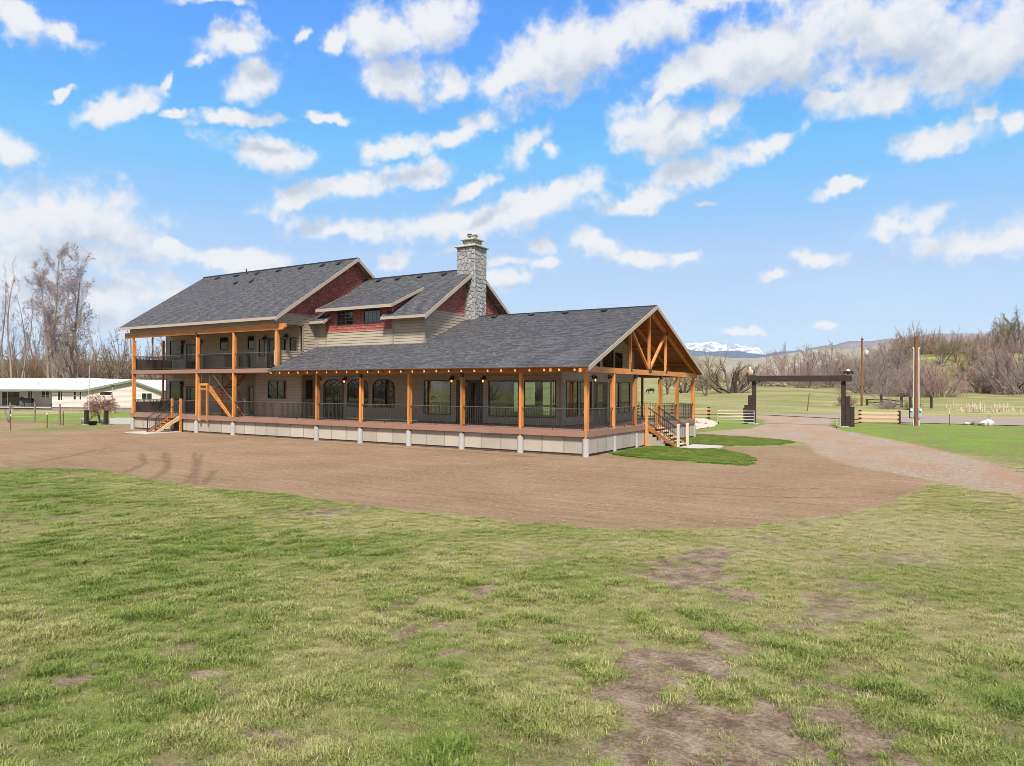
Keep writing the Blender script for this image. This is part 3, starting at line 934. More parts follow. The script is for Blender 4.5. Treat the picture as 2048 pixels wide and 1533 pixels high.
# ------------------------------------------------------------------ far hills and mountains
RIDGE = {'snow': [(-20.9, 0.0544), (-19.74, 0.0591), (-18.97, 0.0603), (-18.2, 0.0623), (-17.63, 0.0632), (-17.36, 0.0642), (-17.06, 0.0628), (-16.31, 0.065), (-15.86, 0.0639), (-15.38, 0.0624), (-14.82, 0.0602), (-14.38, 0.0611), (-13.72, 0.058), (-13.17, 0.0572), (-12.81, 0.0567), (-12.27, 0.0536), (-11.55, 0.0495), (-10.67, 0.0447)], 'blue': [(-24.84, 0.0511), (-20.9, 0.0544), (-17.93, 0.0547), (-17.44, 0.0526), (-16.53, 0.0511), (-15.45, 0.0519), (-14.63, 0.0521), (-13.83, 0.0506), (-13.03, 0.0478), (-12.23, 0.0463), (-11.66, 0.0488), (-11.2, 0.05), (-10.5, 0.0505), (-9.8, 0.0523), (-9.11, 0.0489), (-7.75, 0.044)], 'purple': [(-11.2, 0.0395), (-9.8, 0.051), (-8.77, 0.0553), (-8.42, 0.0565), (-7.92, 0.0573), (-7.41, 0.0577), (-7.08, 0.0599), (-6.42, 0.0628), (-5.76, 0.0622), (-5.11, 0.0616), (-4.63, 0.0626), (-4.15, 0.064), (-3.21, 0.0641), (-2.29, 0.0664), (-1.68, 0.0679), (-0.78, 0.0689), (1.25, 0.0676), (3.94, 0.066), (7.77, 0.0625)], 'tan': [(-28.84, 0.0299), (-22.86, 0.0371), (-19.73, 0.0425), (-17.47, 0.0451), (-16.27, 0.0463), (-14.82, 0.0427), (-13.35, 0.0418), (-12.09, 0.0436), (-11.2, 0.0461), (-9.8, 0.0497), (-8.25, 0.0535), (-7.08, 0.0528), (-5.76, 0.0524), (-4.79, 0.0526), (-3.84, 0.056), (-2.59, 0.0586), (-1.68, 0.0593), (-0.19, 0.0598), (1.53, 0.0594), (3.94, 0.0586), (7.77, 0.056)], 'left': [(-77.05, 0.0237), (-72.73, 0.026), (-67.76, 0.0296), (-66.96, 0.0303), (-65.3, 0.0307), (-63.87, 0.0308), (-62.09, 0.031), (-59.93, 0.0315), (-57.68, 0.0314), (-55.0, 0.0304), (-48.57, 0.0303), (-36.91, 0.0291), (-28.84, 0.025), (-22.85, 0.0197)]}


def ridge_mat(name, stops, scale, snow=None):
    m, t, b = new_mat(name)
    p = pos(t)
    n = t.noise(t.mapping(p, scale=(scale, scale, scale * 3)), 1.0, 6, 0.62)
    n2 = t.noise(p, scale * 6, 4, 0.65)
    f = t.math('ADD', t.math('MULTIPLY', n, 0.7), t.math('MULTIPLY', n2, 0.35))
    c = t.ramp(f, stops)
    if snow:
        z = t.n('ShaderNodeSeparateXYZ', ins={0: p}).outputs[2]
        sl = t.math('ADD', z, t.math('MULTIPLY', t.math('SUBTRACT', f, 0.5), snow[1]))
        rockf = t.noise(t.mapping(p, scale=(0.006, 0.006, 0.011)), 1.0, 5, 0.7)
        snowc = t.mix(t.smooth(rockf, 0.42, 0.54), (0.56, 0.57, 0.60), (0.20, 0.215, 0.25))
        c = t.mix(t.smooth(sl, snow[0] - 40, snow[0] + 40), c, snowc)
    setb(t, b, **{'Base Color': c, 'Roughness': 1.0, 'Specular IOR Level': 0.0})
    return m


def ridge(name, prof, D, depth, mat, rough, seed):
    """a range of hills as a body of land: crest line read by bearing, slopes falling to both sides"""
    azs = np.array([a for a, _ in prof])
    tl = np.array([e for _, e in prof])
    lo, hi = azs.min(), azs.max()
    az = np.linspace(lo, hi, int((hi - lo) * 7) + 40)
    e = np.interp(az, azs, tl)
    fall = np.clip(np.minimum(az - lo, hi - az) / 2.0, 0, 1)
    top = (3.27 + D * e) * fall ** 0.6
    s = np.array([-1, -0.82, -0.64, -0.48, -0.34, -0.22, -0.12, -0.05, 0, 0.08, 0.2, 0.45, 1.0])
    prf = np.where(s <= 0, (1 + s) ** 1.15, 1 - s)
    rows = []
    for si, pi in zip(s, prf):
        r = D + si * depth
        x, y = 14.9 + np.sin(np.radians(az)) * r, -30.6 + np.cos(np.radians(az)) * r
        # gullies and spurs run down the slope
        g = fbm(az * rough + seed, np.full(az.shape, si * 2.2), seed, 4) - 0.5
        z = top * pi * (1 + 0.45 * g * (1 - pi) * 2) - 8 * (1 - pi) + top * 0.05 * g * pi * (0 if si == 0 else 1)
        rows.append(np.stack([x, y, z], 1))
    V = np.concatenate(rows)
    n, k = len(az), len(s)
    idx = np.arange(n * k).reshape(k, n)
    Q = np.stack([idx[:-1, :-1], idx[:-1, 1:], idx[1:, 1:], idx[1:, :-1]], -1).reshape(-1, 4)
    return link(name, np_mesh(name, V, Q, mat, True), kind='structure')


M['hill_tan'] = ridge_mat('hazed_dry_grass', [(0.35, (0.165, 0.160, 0.115)), (0.55, (0.235, 0.210, 0.165)), (0.7, (0.29, 0.255, 0.205))], 0.004)  # dry grass greyed in the colour itself to look hazy with distance
M['hill_sage'] = ridge_mat('hazed_sagebrush', [(0.35, (0.105, 0.100, 0.115)), (0.55, (0.165, 0.150, 0.155)), (0.72, (0.245, 0.215, 0.20))], 0.0022)  # purple-grey of distance haze put into the brush colour
M['hill_wood'] = ridge_mat('hazed_forest', [(0.4, (0.050, 0.075, 0.115)), (0.6, (0.085, 0.115, 0.165))], 0.002)  # blue of distant air painted into the forest colour
M['hill_snow'] = ridge_mat('hazed_snowy_peaks', [(0.4, (0.07, 0.10, 0.16)), (0.6, (0.12, 0.15, 0.21))], 0.0016, (450, 260))  # slopes below the snow tinted blue in the colour for distance haze
M['hill_left'] = ridge_mat('brushy_hillside', [(0.38, (0.085, 0.085, 0.062)), (0.55, (0.135, 0.120, 0.085)), (0.7, (0.20, 0.165, 0.115))], 0.008)
ridge('tan_hills', RIDGE['tan'], 2100, 900, M['hill_tan'], 0.9, 3)
ridge('dark_ridge', RIDGE['purple'], 4300, 1200, M['hill_sage'], 0.7, 5)
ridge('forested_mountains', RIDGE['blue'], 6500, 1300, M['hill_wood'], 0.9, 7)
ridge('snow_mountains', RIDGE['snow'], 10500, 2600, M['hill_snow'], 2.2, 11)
ridge('left_hills', RIDGE['left'], 900, 420, M['hill_left'], 0.5, 13)
ridge('hills_behind', [(5, 0.03), (30, 0.055), (60, 0.06), (100, 0.075), (140, 0.09), (180, 0.07), (220, 0.085), (250, 0.05), (285, 0.03)], 1500, 700, M['hill_tan'], 0.6, 17)

# ------------------------------------------------------------------ building pieces


def clip(poly, k, val, keep_less):
    """cut a 2d outline by the line coordinate k = val"""
    out = []
    n = len(poly)
    for i in range(n):
        p, q = poly[i], poly[(i + 1) % n]
        a = (p[k] <= val + 1e-9) if keep_less else (p[k] >= val - 1e-9)
        b = (q[k] <= val + 1e-9) if keep_less else (q[k] >= val - 1e-9)
        if a:
            out.append(p)
        if a != b:
            t = (val - p[k]) / (q[k] - p[k])
            out.append((p[0] + t * (q[0] - p[0]), p[1] + t * (q[1] - p[1])))
    return out


def area(poly):
    return 0.5 * sum(poly[i][0] * poly[(i + 1) % len(poly)][1] - poly[(i + 1) % len(poly)][0] * poly[i][1] for i in range(len(poly)))


def punch(polys, hole):
    a0, a1, z0, z1 = hole
    res = []
    for p in polys:
        if max(q[0] for q in p) <= a0 or min(q[0] for q in p) >= a1 or max(q[1] for q in p) <= z0 or min(q[1] for q in p) >= z1:
            res.append(p)
            continue
        l_, r_ = clip(p, 0, a0, True), clip(p, 0, a1, False)
        m = clip(clip(p, 0, a0, False), 0, a1, True)
        for c in (l_, r_, clip(m, 1, z0, True), clip(m, 1, z1, False)):
            if len(c) >= 3 and abs(area(c)) > 1e-4:
                res.append(c)
    return res


def on_y(y0):
    return lambda a, z, d: (a, y0 - d, z)


def on_x(x0):
    return lambda a, z, d: (x0 + d, a, z)


def wall(root, name, mp, poly, holes=(), boards=True, shakes=None, expo=0.183, z_ref=1.24):
    """a wall: backing sheet with real lap boards (parts) and, where given, a field of shakes"""
    mb = MB()
    solid = [poly]
    for h in holes:
        solid = punch(solid, h)
    for q in solid:
        mb.prism([mp(a, z, -0.03) for a, z in q], [mp(a, z, -0.10) for a, z in q])
    w = mb.build(name, M['backing'], root)
    if boards:
        regions = [boards] if isinstance(boards, list) else [poly]
        for reg in regions:
            pieces = [reg]
            for h in holes:
                pieces = punch(pieces, h)
            z0 = min(q[1] for q in reg)
            z1 = max(q[1] for q in reg)
            r0 = int(math.floor((z0 - z_ref) / expo))
            for r in range(r0, int((z1 - z_ref) / expo) + 2):
                lo, hi = z_ref + r * expo, z_ref + (r + 1) * expo
                for p in pieces:
                    c = clip(clip(p, 1, lo, False), 1, hi - 0.009, True)  # gap left open to dark backing, standing in for shadow under the lap
                    if len(c) < 3 or abs(area(c)) < 0.004:
                        continue
                    if area(c) < 0:
                        c = c[::-1]
                    fr = [mp(a, z, 0.003 + 0.019 * (hi - z) / expo) for a, z in c]
                    bb = [mp(a, z, -0.028) for a, z in c]
                    MB().prism(fr, bb).build('plank', M['siding'], w)
    if shakes:
        shake_field(w, mp, shakes, holes)
    return w


def shake_field(parent, mp, poly, holes, expo=0.165):
    rnd = random.Random(len(poly) * 31 + int(poly[0][0] * 10))
    pieces = [poly]
    for h in holes:
        pieces = punch(pieces, h)
    z0, z1 = min(q[1] for q in poly), max(q[1] for q in poly)
    a0, a1 = min(q[0] for q in poly), max(q[0] for q in poly)
    mb = MB()
    shade = []
    z = z0
    while z < z1:
        a = a0 - rnd.random() * 0.2
        while a < a1:
            w = rnd.uniform(0.11, 0.22)
            drop = rnd.uniform(-0.012, 0.012)
            s = rnd.random()
            up = rnd.uniform(0, 0.006)
            for p in pieces:
                c = clip(clip(clip(clip(p, 0, a + 0.009, False), 0, a + w - 0.009, True), 1, max(z0, z + drop), False), 1, z + expo - 0.012, True)  # gaps round each shake show dark backing as painted shadow lines
                if len(c) < 3 or abs(area(c)) < 0.001:
                    continue
                if area(c) < 0:
                    c = c[::-1]
                fr = [mp(b_, y, 0.003 + up + 0.020 * (z + expo - y) / expo) for b_, y in c]
                bb = [mp(b_, y, -0.028) for b_, y in c]
                n0 = len(mb.v)
                mb.prism(fr, bb)
                shade += [s] * (len(mb.v) - n0)
            a += w
        z += expo
    o = mb.build('shingle_siding', M['shake'], parent, kind='stuff')
    np_attr(o.data, 'shade', np.array(shade))
    return o


def strip(name, mp, a0, a1, z0, z1, d0, d1, mat, parent):
    mb = MB()
    q = [(a0, z0), (a1, z0), (a1, z1), (a0, z1)]
    mb.prism([mp(a, z, d1) for a, z in q], [mp(a, z, d0) for a, z in q])
    return mb.build(name, mat, parent)


def ring(mb, mp, outer, inner, d0, d1):
    n = len(outer)
    vs = [mp(a, z, d1) for a, z in outer] + [mp(a, z, d1) for a, z in inner] + [mp(a, z, d0) for a, z in outer] + [mp(a, z, d0) for a, z in inner]
    fs = []
    for i in range(n):
        j = (i + 1) % n
        fs += [(i, j, n + j, n + i), (2 * n + j, 2 * n + i, 3 * n + i, 3 * n + j), (i, 2 * n + i, 2 * n + j, j), (n + j, 3 * n + j, 3 * n + i, n + i)]
    mb.add(vs, fs)


def window(root, mp, a0, a1, z0, z1, vbars=(), hbars=(), grille=None, name='window', fw=0.055, fmat='frame', glass='glass'):
    """frame proud of the siding with its pane set back; bars = fractions; grille = (columns, rows) of thin muntins"""
    mb = MB()
    out = [(a0, z0), (a1, z0), (a1, z1), (a0, z1)]
    inn = [(a0 + fw, z0 + fw), (a1 - fw, z0 + fw), (a1 - fw, z1 - fw), (a0 + fw, z1 - fw)]
    ring(mb, mp, out, inn, -0.03, 0.035)
    w, h = a1 - a0, z1 - z0
    for v in vbars:
        c = a0 + v * w
        q = [(c - 0.03, z0 + fw), (c + 0.03, z0 + fw), (c + 0.03, z1 - fw), (c - 0.03, z1 - fw)]
        mb.prism([mp(a, z, 0.028) for a, z in q], [mp(a, z, -0.02) for a, z in q])
    for v in hbars:
        c = z0 + v * h
        q = [(a0 + fw, c - 0.03), (a1 - fw, c - 0.03), (a1 - fw, c + 0.03), (a0 + fw, c + 0.03)]
        mb.prism([mp(a, z, 0.026) for a, z in q], [mp(a, z, -0.02) for a, z in q])
    f = mb.build(name, M[fmat], root)
    q = inn
    MB().prism([mp(a, z, -0.008) for a, z in q], [mp(a, z, -0.026) for a, z in q]).build('pane', M[glass], f)
    if grille:
        g = MB()
        nc, nr = grille
        for i in range(1, nc):
            c = a0 + fw + (w - 2 * fw) * i / nc
            q = [(c - 0.011, z0 + fw), (c + 0.011, z0 + fw), (c + 0.011, z1 - fw), (c - 0.011, z1 - fw)]
            g.prism([mp(a, z, 0.004) for a, z in q], [mp(a, z, -0.007) for a, z in q])
        for i in range(1, nr):
            c = z0 + fw + (h - 2 * fw) * i / nr
            q = [(a0 + fw, c - 0.011), (a1 - fw, c - 0.011), (a1 - fw, c + 0.011), (a0 + fw, c + 0.011)]
            g.prism([mp(a, z, 0.006) for a, z in q], [mp(a, z, -0.0065) for a, z in q])
        g.build('muntin', M['muntin'], f)
    return f


def arch_outline(a0, a1, z0, zs, zt, n=18):
    c, ra, rz = (a0 + a1) / 2, (a1 - a0) / 2, zt - zs
    pts = [(a0, z0), (a1, z0)]
    pts += [(c + ra * math.cos(math.pi * k / n), zs + rz * math.sin(math.pi * k / n)) for k in range(n + 1)]
    return pts


def arch_unit(root, mp, a0, a1, z0, zs, zt, door=False):
    """arched opening with a fanlight; door=True puts a glazed double door under the transom"""
    mb = MB()
    fw = 0.06
    out = arch_outline(a0, a1, z0, zs, zt)
    inn = arch_outline(a0 + fw, a1 - fw, z0 + fw, zs, zt - fw)
    ring(mb, mp, out, inn, -0.03, 0.04)
    q = [(a0 + fw, zs - 0.035), (a1 - fw, zs - 0.035), (a1 - fw, zs + 0.035), (a0 + fw, zs + 0.035)]
    mb.prism([mp(a, z, 0.032) for a, z in q], [mp(a, z, -0.02) for a, z in q])
    f = mb.build('arched_door' if door else 'arched_window', M['frame'], root)
    gl = inn if not door else arch_outline(a0 + fw, a1 - fw, zs + 0.035, zs + 0.036, zt - fw)
    MB().prism([mp(a, z, -0.008) for a, z in gl], [mp(a, z, -0.026) for a, z in gl]).build('pane', M['glass'], f)
    c, ra, rz = (a0 + a1) / 2, (a1 - a0) / 2 - fw, zt - fw - zs
    g = MB()
    for k in range(1, 5):                         # spokes of the fanlight
        an = math.pi * k / 5
        p0 = (c + 0.36 * ra * math.cos(an), zs + 0.42 * rz * math.sin(an))
        p1 = (c + ra * math.cos(an), zs + rz * math.sin(an))
        g.bar(mp(p0[0], p0[1], 0.002), mp(p1[0], p1[1], 0.002), 0.028, 0.022, Vector(mp(0, 0, 1)) - Vector(mp(0, 0, 0)))
    prev = None
    for k in range(0, 11):                        # hub of the fanlight
        an = math.pi * k / 10
        p = (c + 0.36 * ra * math.cos(an), zs + 0.42 * rz * math.sin(an))
        if prev:
            g.bar(mp(prev[0], prev[1], 0.002), mp(p[0], p[1], 0.002), 0.028, 0.022, Vector(mp(0, 0, 1)) - Vector(mp(0, 0, 0)))
        prev = p
    g.build('fanlight_bars', M['frame'], f)
    # siding infill above the spring line
    sp = MB()
    n = 18
    for k in range(n):
        a_, b_ = math.pi * k / n, math.pi * (k + 1) / n
        p0 = ((a0 + a1) / 2 + (a1 - a0) / 2 * math.cos(a_), zs + (zt - zs) * math.sin(a_))
        p1 = ((a0 + a1) / 2 + (a1 - a0) / 2 * math.cos(b_), zs + (zt - zs) * math.sin(b_))
        q = [p0, (p0[0], zt), (p1[0], zt), p1]
        if abs(p0[1] - zt) < 1e-4 and abs(p1[1] - zt) < 1e-4:
            continue
        sp.prism([mp(a, z, 0.012) for a, z in q], [mp(a, z, -0.028) for a, z in q])
    sp.build('arch_surround', M['siding'], f)
    if door:
        leaf(f, mp, a0 + fw + 0.01, c - 0.012, z0 + 0.02, zs - 0.04, 3, True)
        leaf(f, mp, c + 0.012, a1 - fw - 0.01, z0 + 0.02, zs - 0.04, 3, True, False)
    return f


def leaf(parent, mp, a0, a1, z0, z1, cols=1, kick=True, hinge_left=True, solid=False):
    """one glazed door leaf with a kick panel, its pane and muntins joined to the leaf's own sash"""
    mb = MB()
    s = 0.11
    zk = z0 + (0.26 if not solid else 0.9)
    ring(mb, mp, [(a0, z0), (a1, z0), (a1, z1), (a0, z1)], [(a0 + s, zk), (a1 - s, zk), (a1 - s, z1 - s), (a0 + s, z1 - s)], -0.02, 0.020)
    for i in range(1, cols):
        c = a0 + s + (a1 - a0 - 2 * s) * i / cols
        q = [(c - 0.012, zk), (c + 0.012, zk), (c + 0.012, z1 - s), (c - 0.012, z1 - s)]
        mb.prism([mp(a, z, 0.012) for a, z in q], [mp(a, z, -0.012) for a, z in q])
    if cols > 1:
        c = zk + (z1 - s - zk) * 0.5
        q = [(a0 + s, c - 0.012), (a1 - s, c - 0.012), (a1 - s, c + 0.012), (a0 + s, c + 0.012)]
        mb.prism([mp(a, z, 0.013) for a, z in q], [mp(a, z, -0.012) for a, z in q])
    hx = a1 - 0.06 if hinge_left else a0 + 0.06
    p = mp(hx, z0 + 1.0, 0.02)
    p2 = mp(hx, z0 + 1.0, 0.07)
    mb.cyl(p, p2, 0.02, n=8)
    q = [(hx - 0.055, z0 + 0.985), (hx + 0.055, z0 + 0.985), (hx + 0.055, z0 + 1.015), (hx - 0.055, z0 + 1.015)]
    mb.prism([mp(a, z, 0.085) for a, z in q], [mp(a, z, 0.068) for a, z in q])
    d = mb.build('door_leaf', M['door'], parent)
    q = [(a0 + s, zk), (a1 - s, zk), (a1 - s, z1 - s), (a0 + s, z1 - s)]
    MB().prism([mp(a, z, -0.004) for a, z in q], [mp(a, z, -0.018) for a, z in q]).build('glazing', M['glass'], parent)
    return d


def door(root, mp, a0, a1, z0, z1, lay, label=None):
    """lay: widths fractions and kinds, e.g. [('side',.2),('leaf',.6),('side',.2)]"""
    mb = MB()
    ring(mb, mp, [(a0, z0), (a1, z0), (a1, z1), (a0, z1)], [(a0 + 0.05, z0 + 0.02), (a1 - 0.05, z0 + 0.02), (a1 - 0.05, z1 - 0.05), (a0 + 0.05, z1 - 0.05)], -0.03, 0.035)
    f = mb.build('door', M['frame'], root)
    x = a0 + 0.055
    tot = a1 - a0 - 0.11
    for kind, fr in lay:
        w = tot * fr
        leaf(f, mp, x + 0.008, x + w - 0.008, z0 + 0.022, z1 - 0.055, 1, True, kind != 'leafr', kind == 'solid')
        x += w
    return f


def lantern(root, mp, a, z, lit=True):
    """black hanging wall lantern with a warm bulb"""
    mb = MB()
    q = [(a - 0.06, z - 0.02), (a + 0.06, z - 0.02), (a + 0.06, z + 0.22), (a - 0.06, z + 0.22)]
    mb.prism([mp(b_, y, 0.045) for b_, y in q], [mp(b_, y, 0.02) for b_, y in q])
    mb.cyl(mp(a, z + 0.14, 0.04), mp(a, z + 0.24, 0.16), 0.016, n=6)
    mb.cyl(mp(a, z + 0.24, 0.16), mp(a, z + 0.16, 0.19), 0.016, n=6)
    c = Vector(mp(a, z, 0.19))
    mb.lathe(c, [(0.02, 0.17), (0.05, 0.15), (0.13, 0.06), (0.145, 0.02), (0.15, 0.0)], 10)
    for k in range(4):
        an = math.pi / 4 + k * math.pi / 2
        o = Vector((math.cos(an) * 0.095, math.sin(an) * 0.095, 0))
        mb.cyl(c + o + Vector((0, 0, 0.0)), c + o * 0.75 + Vector((0, 0, -0.20)), 0.011, n=4)
    mb.lathe(c + Vector((0, 0, -0.235)), [(0.03, 0), (0.085, 0.02), (0.09, 0.04)], 10)
    l_ = mb.build('wall_lantern', M['black'], root)
    MB().lathe(c + Vector((0, 0, -0.17)), [(0.018, 0), (0.048, 0.05), (0.052, 0.10), (0.03, 0.15)], 10).build('bulb', M['bulb' if lit else 'bulb_off'], l_, True)
    return l_


def roof_slope(mb, uvs, x0, x1, y0, z0, slope, run, sgn=1, expo=0.143, thick=0.009):
    """stepped shingle courses from the eave (y0,z0) up the slope; sgn = direction of rise along y"""
    L = run * math.sqrt(1 + slope * slope)
    n = max(1, int(round(L / expo)))
    cy, sy = 1 / math.sqrt(1 + slope * slope), slope / math.sqrt(1 + slope * slope)
    for i in range(n):
        s0, s1 = L * i / n, L * (i + 1) / n
        lo = thick + 0.003 * (i % 3)
        p = []
        for s, hh in ((s0, 0.0), (s0, lo), (s1, 0.001)):
            p.append((y0 + sgn * (s * cy - hh * sy), z0 + s * sy + hh * cy))
        v = len(mb.v)
        for y, z in p:
            mb.v += [(x0, y, z), (x1, y, z)]
        f = [(v, v + 1, v + 3, v + 2), (v + 2, v + 3, v + 5, v + 4)]
        if sgn < 0:
            f = [q[::-1] for q in f]
        mb.f += f
        m = {0: (x0, s0), 1: (x1, s0), 2: (x0, s0 + 0.002), 3: (x1, s0 + 0.002), 4: (x0, s1), 5: (x1, s1)}
        for q in f:
            uvs += [m[k - v] for k in q]


def build_roof(name, slopes, parent):
    mb = MB()
    uvs = []
    for s in slopes:
        roof_slope(mb, uvs, *s)
    o = mb.build(name, M['shingle'], parent)
    lay = o.data.uv_layers.new(name='UVMap')
    lay.data.foreach_set('uv', np.array(uvs, dtype=np.float32).ravel())
    return o


def slab(name, x0, x1, y0, z0, y1, z1, t, mat, parent, drop=0.004):
    """the boarded underside of a slope: a thin solid just below the shingles"""
    mb = MB()
    a = [(x0, y0, z0 - drop), (x1, y0, z0 - drop), (x1, y1, z1 - drop), (x0, y1, z1 - drop)]
    mb.prism(a, [(x, y, z - t) for x, y, z in a])
    return mb.build(name, mat, parent)


G0 = 1.24           # deck level above the ground
D2 = 4.48           # upper deck
FY, BY, UY = 3.2, 2.2, 3.37
MX = -22.1          # right gable wall of the tall block
WX = -3.03          # end wall of the low wing
NX = -12.6          # end wall of the middle block
FACX = [-38.2, -30.28, -26.27, -21.96, -18.29, -14.63, -10.95, -7.30, -3.65, 0.0]
GABY = [3.26, 6.25, 10.25, 13.24, 16.5]

house = thing('farmhouse', (-18, 3, 0), 'large tan and red timber porch house with charcoal shingle roofs and a stone chimney', 'house')


def build_house():
    H = house
    fy, by, uy = on_y(FY), on_y(BY), on_y(UY)
    gx, mx, nx_ = on_x(WX), on_x(MX), on_x(NX)
    # ---------------- ground floor and upper front walls of the porch
    opens = []
    # left recess, both storeys (x from -39 to -26.9)
    h_l = [(-38.55, -36.72, 2.21, 3.72), (-36.40, -34.55, G0, 3.32), (-28.92, -28.16, G0, 3.36), (-38.55, -36.73, 5.42, 6.94), (-36.39, -34.57, D2, 6.60), (-32.18, -31.20, 6.05, 6.99), (-28.96, -28.22, 6.05, 6.98)]
    wall(H, 'wall', fy, [(-39.05, G0 + 0.02), (-26.9, G0 + 0.02), (-26.9, 7.36), (-39.05, 7.36)], h_l)
    window(H, fy, *h_l[0], hbars=())
    window(H, fy, *h_l[3], hbars=(0.26,))
    window(H, fy, *h_l[5], hbars=(0.62,))
    window(H, fy, *h_l[6], hbars=(0.62,))
    lay3 = [('side', 0.25), ('leaf', 0.5), ('side', 0.25)]
    door(H, fy, *h_l[1], lay3)
    door(H, fy, *h_l[4], lay3)
    door(H, fy, *h_l[2], [('leaf', 1.0)])
    # projecting front of the tall block (x -26.9 .. -22.1)
    h_b = [(-25.49, -23.60, 2.47, 3.71), (-26.47, -25.84, 5.36, 6.60), (-25.55, -24.62, D2, 6.64), (-24.42, -23.66, 5.55, 6.60), (-23.30, -22.66, 5.60, 6.64)]
    wall(H, 'wall', by, [(-26.9, G0 + 0.02), (MX, G0 + 0.02), (MX, 7.36), (-26.9, 7.36)], h_b)
    wall(H, 'wall', on_x(-26.9), [(BY, G0 + 0.02), (FY, G0 + 0.02), (FY, 7.36), (BY, 7.36)], boards=False)
    window(H, by, *h_b[0], vbars=(0.5,))
    for k in (1, 3, 4):
        window(H, by, *h_b[k])
    door(H, by, *h_b[2], [('leaf', 1.0)])
    strip('corner_trim', by, -26.93, -26.80, G0 + 0.02, 7.36, 0.0, 0.036, M['trim'], H)
    strip('corner_trim', by, MX - 0.11, MX + 0.028, G0 + 0.02, 4.40, 0.0, 0.036, M['trim'], H)
    strip('corner_trim', fy, -39.08, -38.95, G0 + 0.02, 7.36, 0.0, 0.036, M['trim'], H)
    strip('corner_trim', fy, -27.02, -26.9, G0 + 0.02, 7.36, 0.0, 0.036, M['trim'], H)
    # side return under the low roof, with its tall window
    h_s = [(2.52, 3.10, 2.48, 3.74)]
    wall(H, 'wall', mx, [(BY, G0 + 0.02), (FY, G0 + 0.02), (FY, 4.4), (BY, 4.4)], h_s)
    window(H, mx, *h_s[0])
    # long front wall of the wing
    h_f = [(-21.09, -19.23, G0, 3.82), (-18.90, -17.03, 2.0, 3.83), (-16.67, -14.80, 2.0, 3.83), (-12.47, -10.42, 1.66, 3.72), (-10.01, -8.14, G0, 3.74), (-7.75, -5.69, 1.65, 3.70), (-5.37, -3.35, 1.65, 3.70)]
    wall(H, 'wall', fy, [(MX, G0 + 0.02), (WX, G0 + 0.02), (WX, 5.05), (MX, 5.05)], h_f)
    arch_unit(H, fy, -21.09, -19.23, G0, 3.33, 3.82, True)
    arch_unit(H, fy, -18.90, -17.03, 2.0, 3.33, 3.83)
    arch_unit(H, fy, -16.67, -14.80, 2.0, 3.33, 3.83)
    window(H, fy, *h_f[3], glass='clear')
    window(H, fy, *h_f[5], glass='clear')
    window(H, fy, *h_f[6], glass='clear')
    door(H, fy, *h_f[4], [('side', 0.2), ('leaf', 0.31), ('leafr', 0.31), ('side', 0.18)])
    strip('corner_trim', fy, WX - 0.12, WX + 0.026, G0 + 0.02, 4.95, 0.0, 0.036, M['trim'], H)
    # end wall of the wing with the windows under the open gable
    yr, zr = 8.25, 7.78
    h_g = [(3.75, 5.21, 1.69, 3.71), (5.46, 6.96, 1.69, 3.71), (7.24, 9.15, G0, 3.68), (9.50, 10.98, 1.70, 3.71), (11.20, 12.72, 1.70, 3.71)]
    sl = 0.4167
    zc = lambda y: zr - abs(y - yr) * sl
    gw = [(FY - 0.02, G0 + 0.02), (13.35, G0 + 0.02), (13.35, zc(13.35)), (yr, zr), (FY - 0.02, zc(FY - 0.02))]
    hi = [(5.05, 6.25, 4.42, 5.55), (6.45, 8.05, 4.42, 6.20), (8.45, 10.05, 4.42, 6.20), (10.25, 11.45, 4.42, 5.55)]
    wall(H, 'wall', gx, gw, h_g + hi)
    for k in (0, 1, 3, 4):
        window(H, gx, *h_g[k], glass='clear')
    door(H, gx, *h_g[2], [('side', 0.22), ('leaf', 0.56), ('side', 0.22)])
    for k, hh in enumerate(hi):
        window(H, gx, *hh)
    strip('corner_trim', gx, FY - 0.045, FY + 0.10, G0 + 0.02, zc(3.2) - 0.1, 0.0, 0.036, M['trim'], H)
    strip('corner_trim', gx, 13.24, 13.38, G0 + 0.02, zc(13.3) - 0.1, 0.0, 0.036, M['trim'], H)
    # ---------------- the great room behind the clear windows, with its windows at the back
    rm = MB().box(-13.0, WX - 0.12, FY + 0.12, 13.25, G0 - 0.05, G0 + 0.02).build('room_floor', M['room_floor'], H)
    MB().box(-13.0, WX - 0.12, FY + 0.12, 13.25, 4.28, 4.34).build('room_ceiling', M['room_wall'], rm)
    MB().box(-13.12, -13.0, FY + 0.12, 13.25, G0, 4.3).build('room_wall', M['room_wall'], rm)
    bw = on_y(13.25)
    hb = [(-12.3, -10.4, 1.5, 3.75), (-9.9, -8.0, 1.26, 3.75), (-7.5, -5.6, 1.5, 3.75), (-5.2, -3.5, 1.5, 3.75)]
    mb = MB()
    pcs = [[(-13.0, G0), (WX - 0.12, G0), (WX - 0.12, 4.3), (-13.0, 4.3)]]
    for h in hb:
        pcs = punch(pcs, h)
    for q in pcs:
        mb.prism([bw(a, z, 0.0) for a, z in q], [bw(a, z, -0.12) for a, z in q])
    mb.build('room_wall', M['room_wall'], rm)
    for h in hb:
        window(H, bw, *h, glass='clear', vbars=(0.5,))
    MB().box(-8.2, -5.2, 7.4, 9.2, G0 + 0.9, G0 + 0.96).box(-8.1, -8.0, 7.5, 9.1, G0 + 0.02, G0 + 0.9).box(-5.4, -5.3, 7.5, 9.1, G0 + 0.02, G0 + 0.9).build('room_island', M['white'], rm)
    # ---------------- tall block: right gable wall above the porch roof
    ms = 0.667
    mye, mze = -0.45, 7.73
    myr = 6.85
    mzr = mze + ms * (myr - mye)
    mtop = lambda y: mze - 0.22 + ms * ((y - mye) if y < myr else (2 * myr - mye - y))
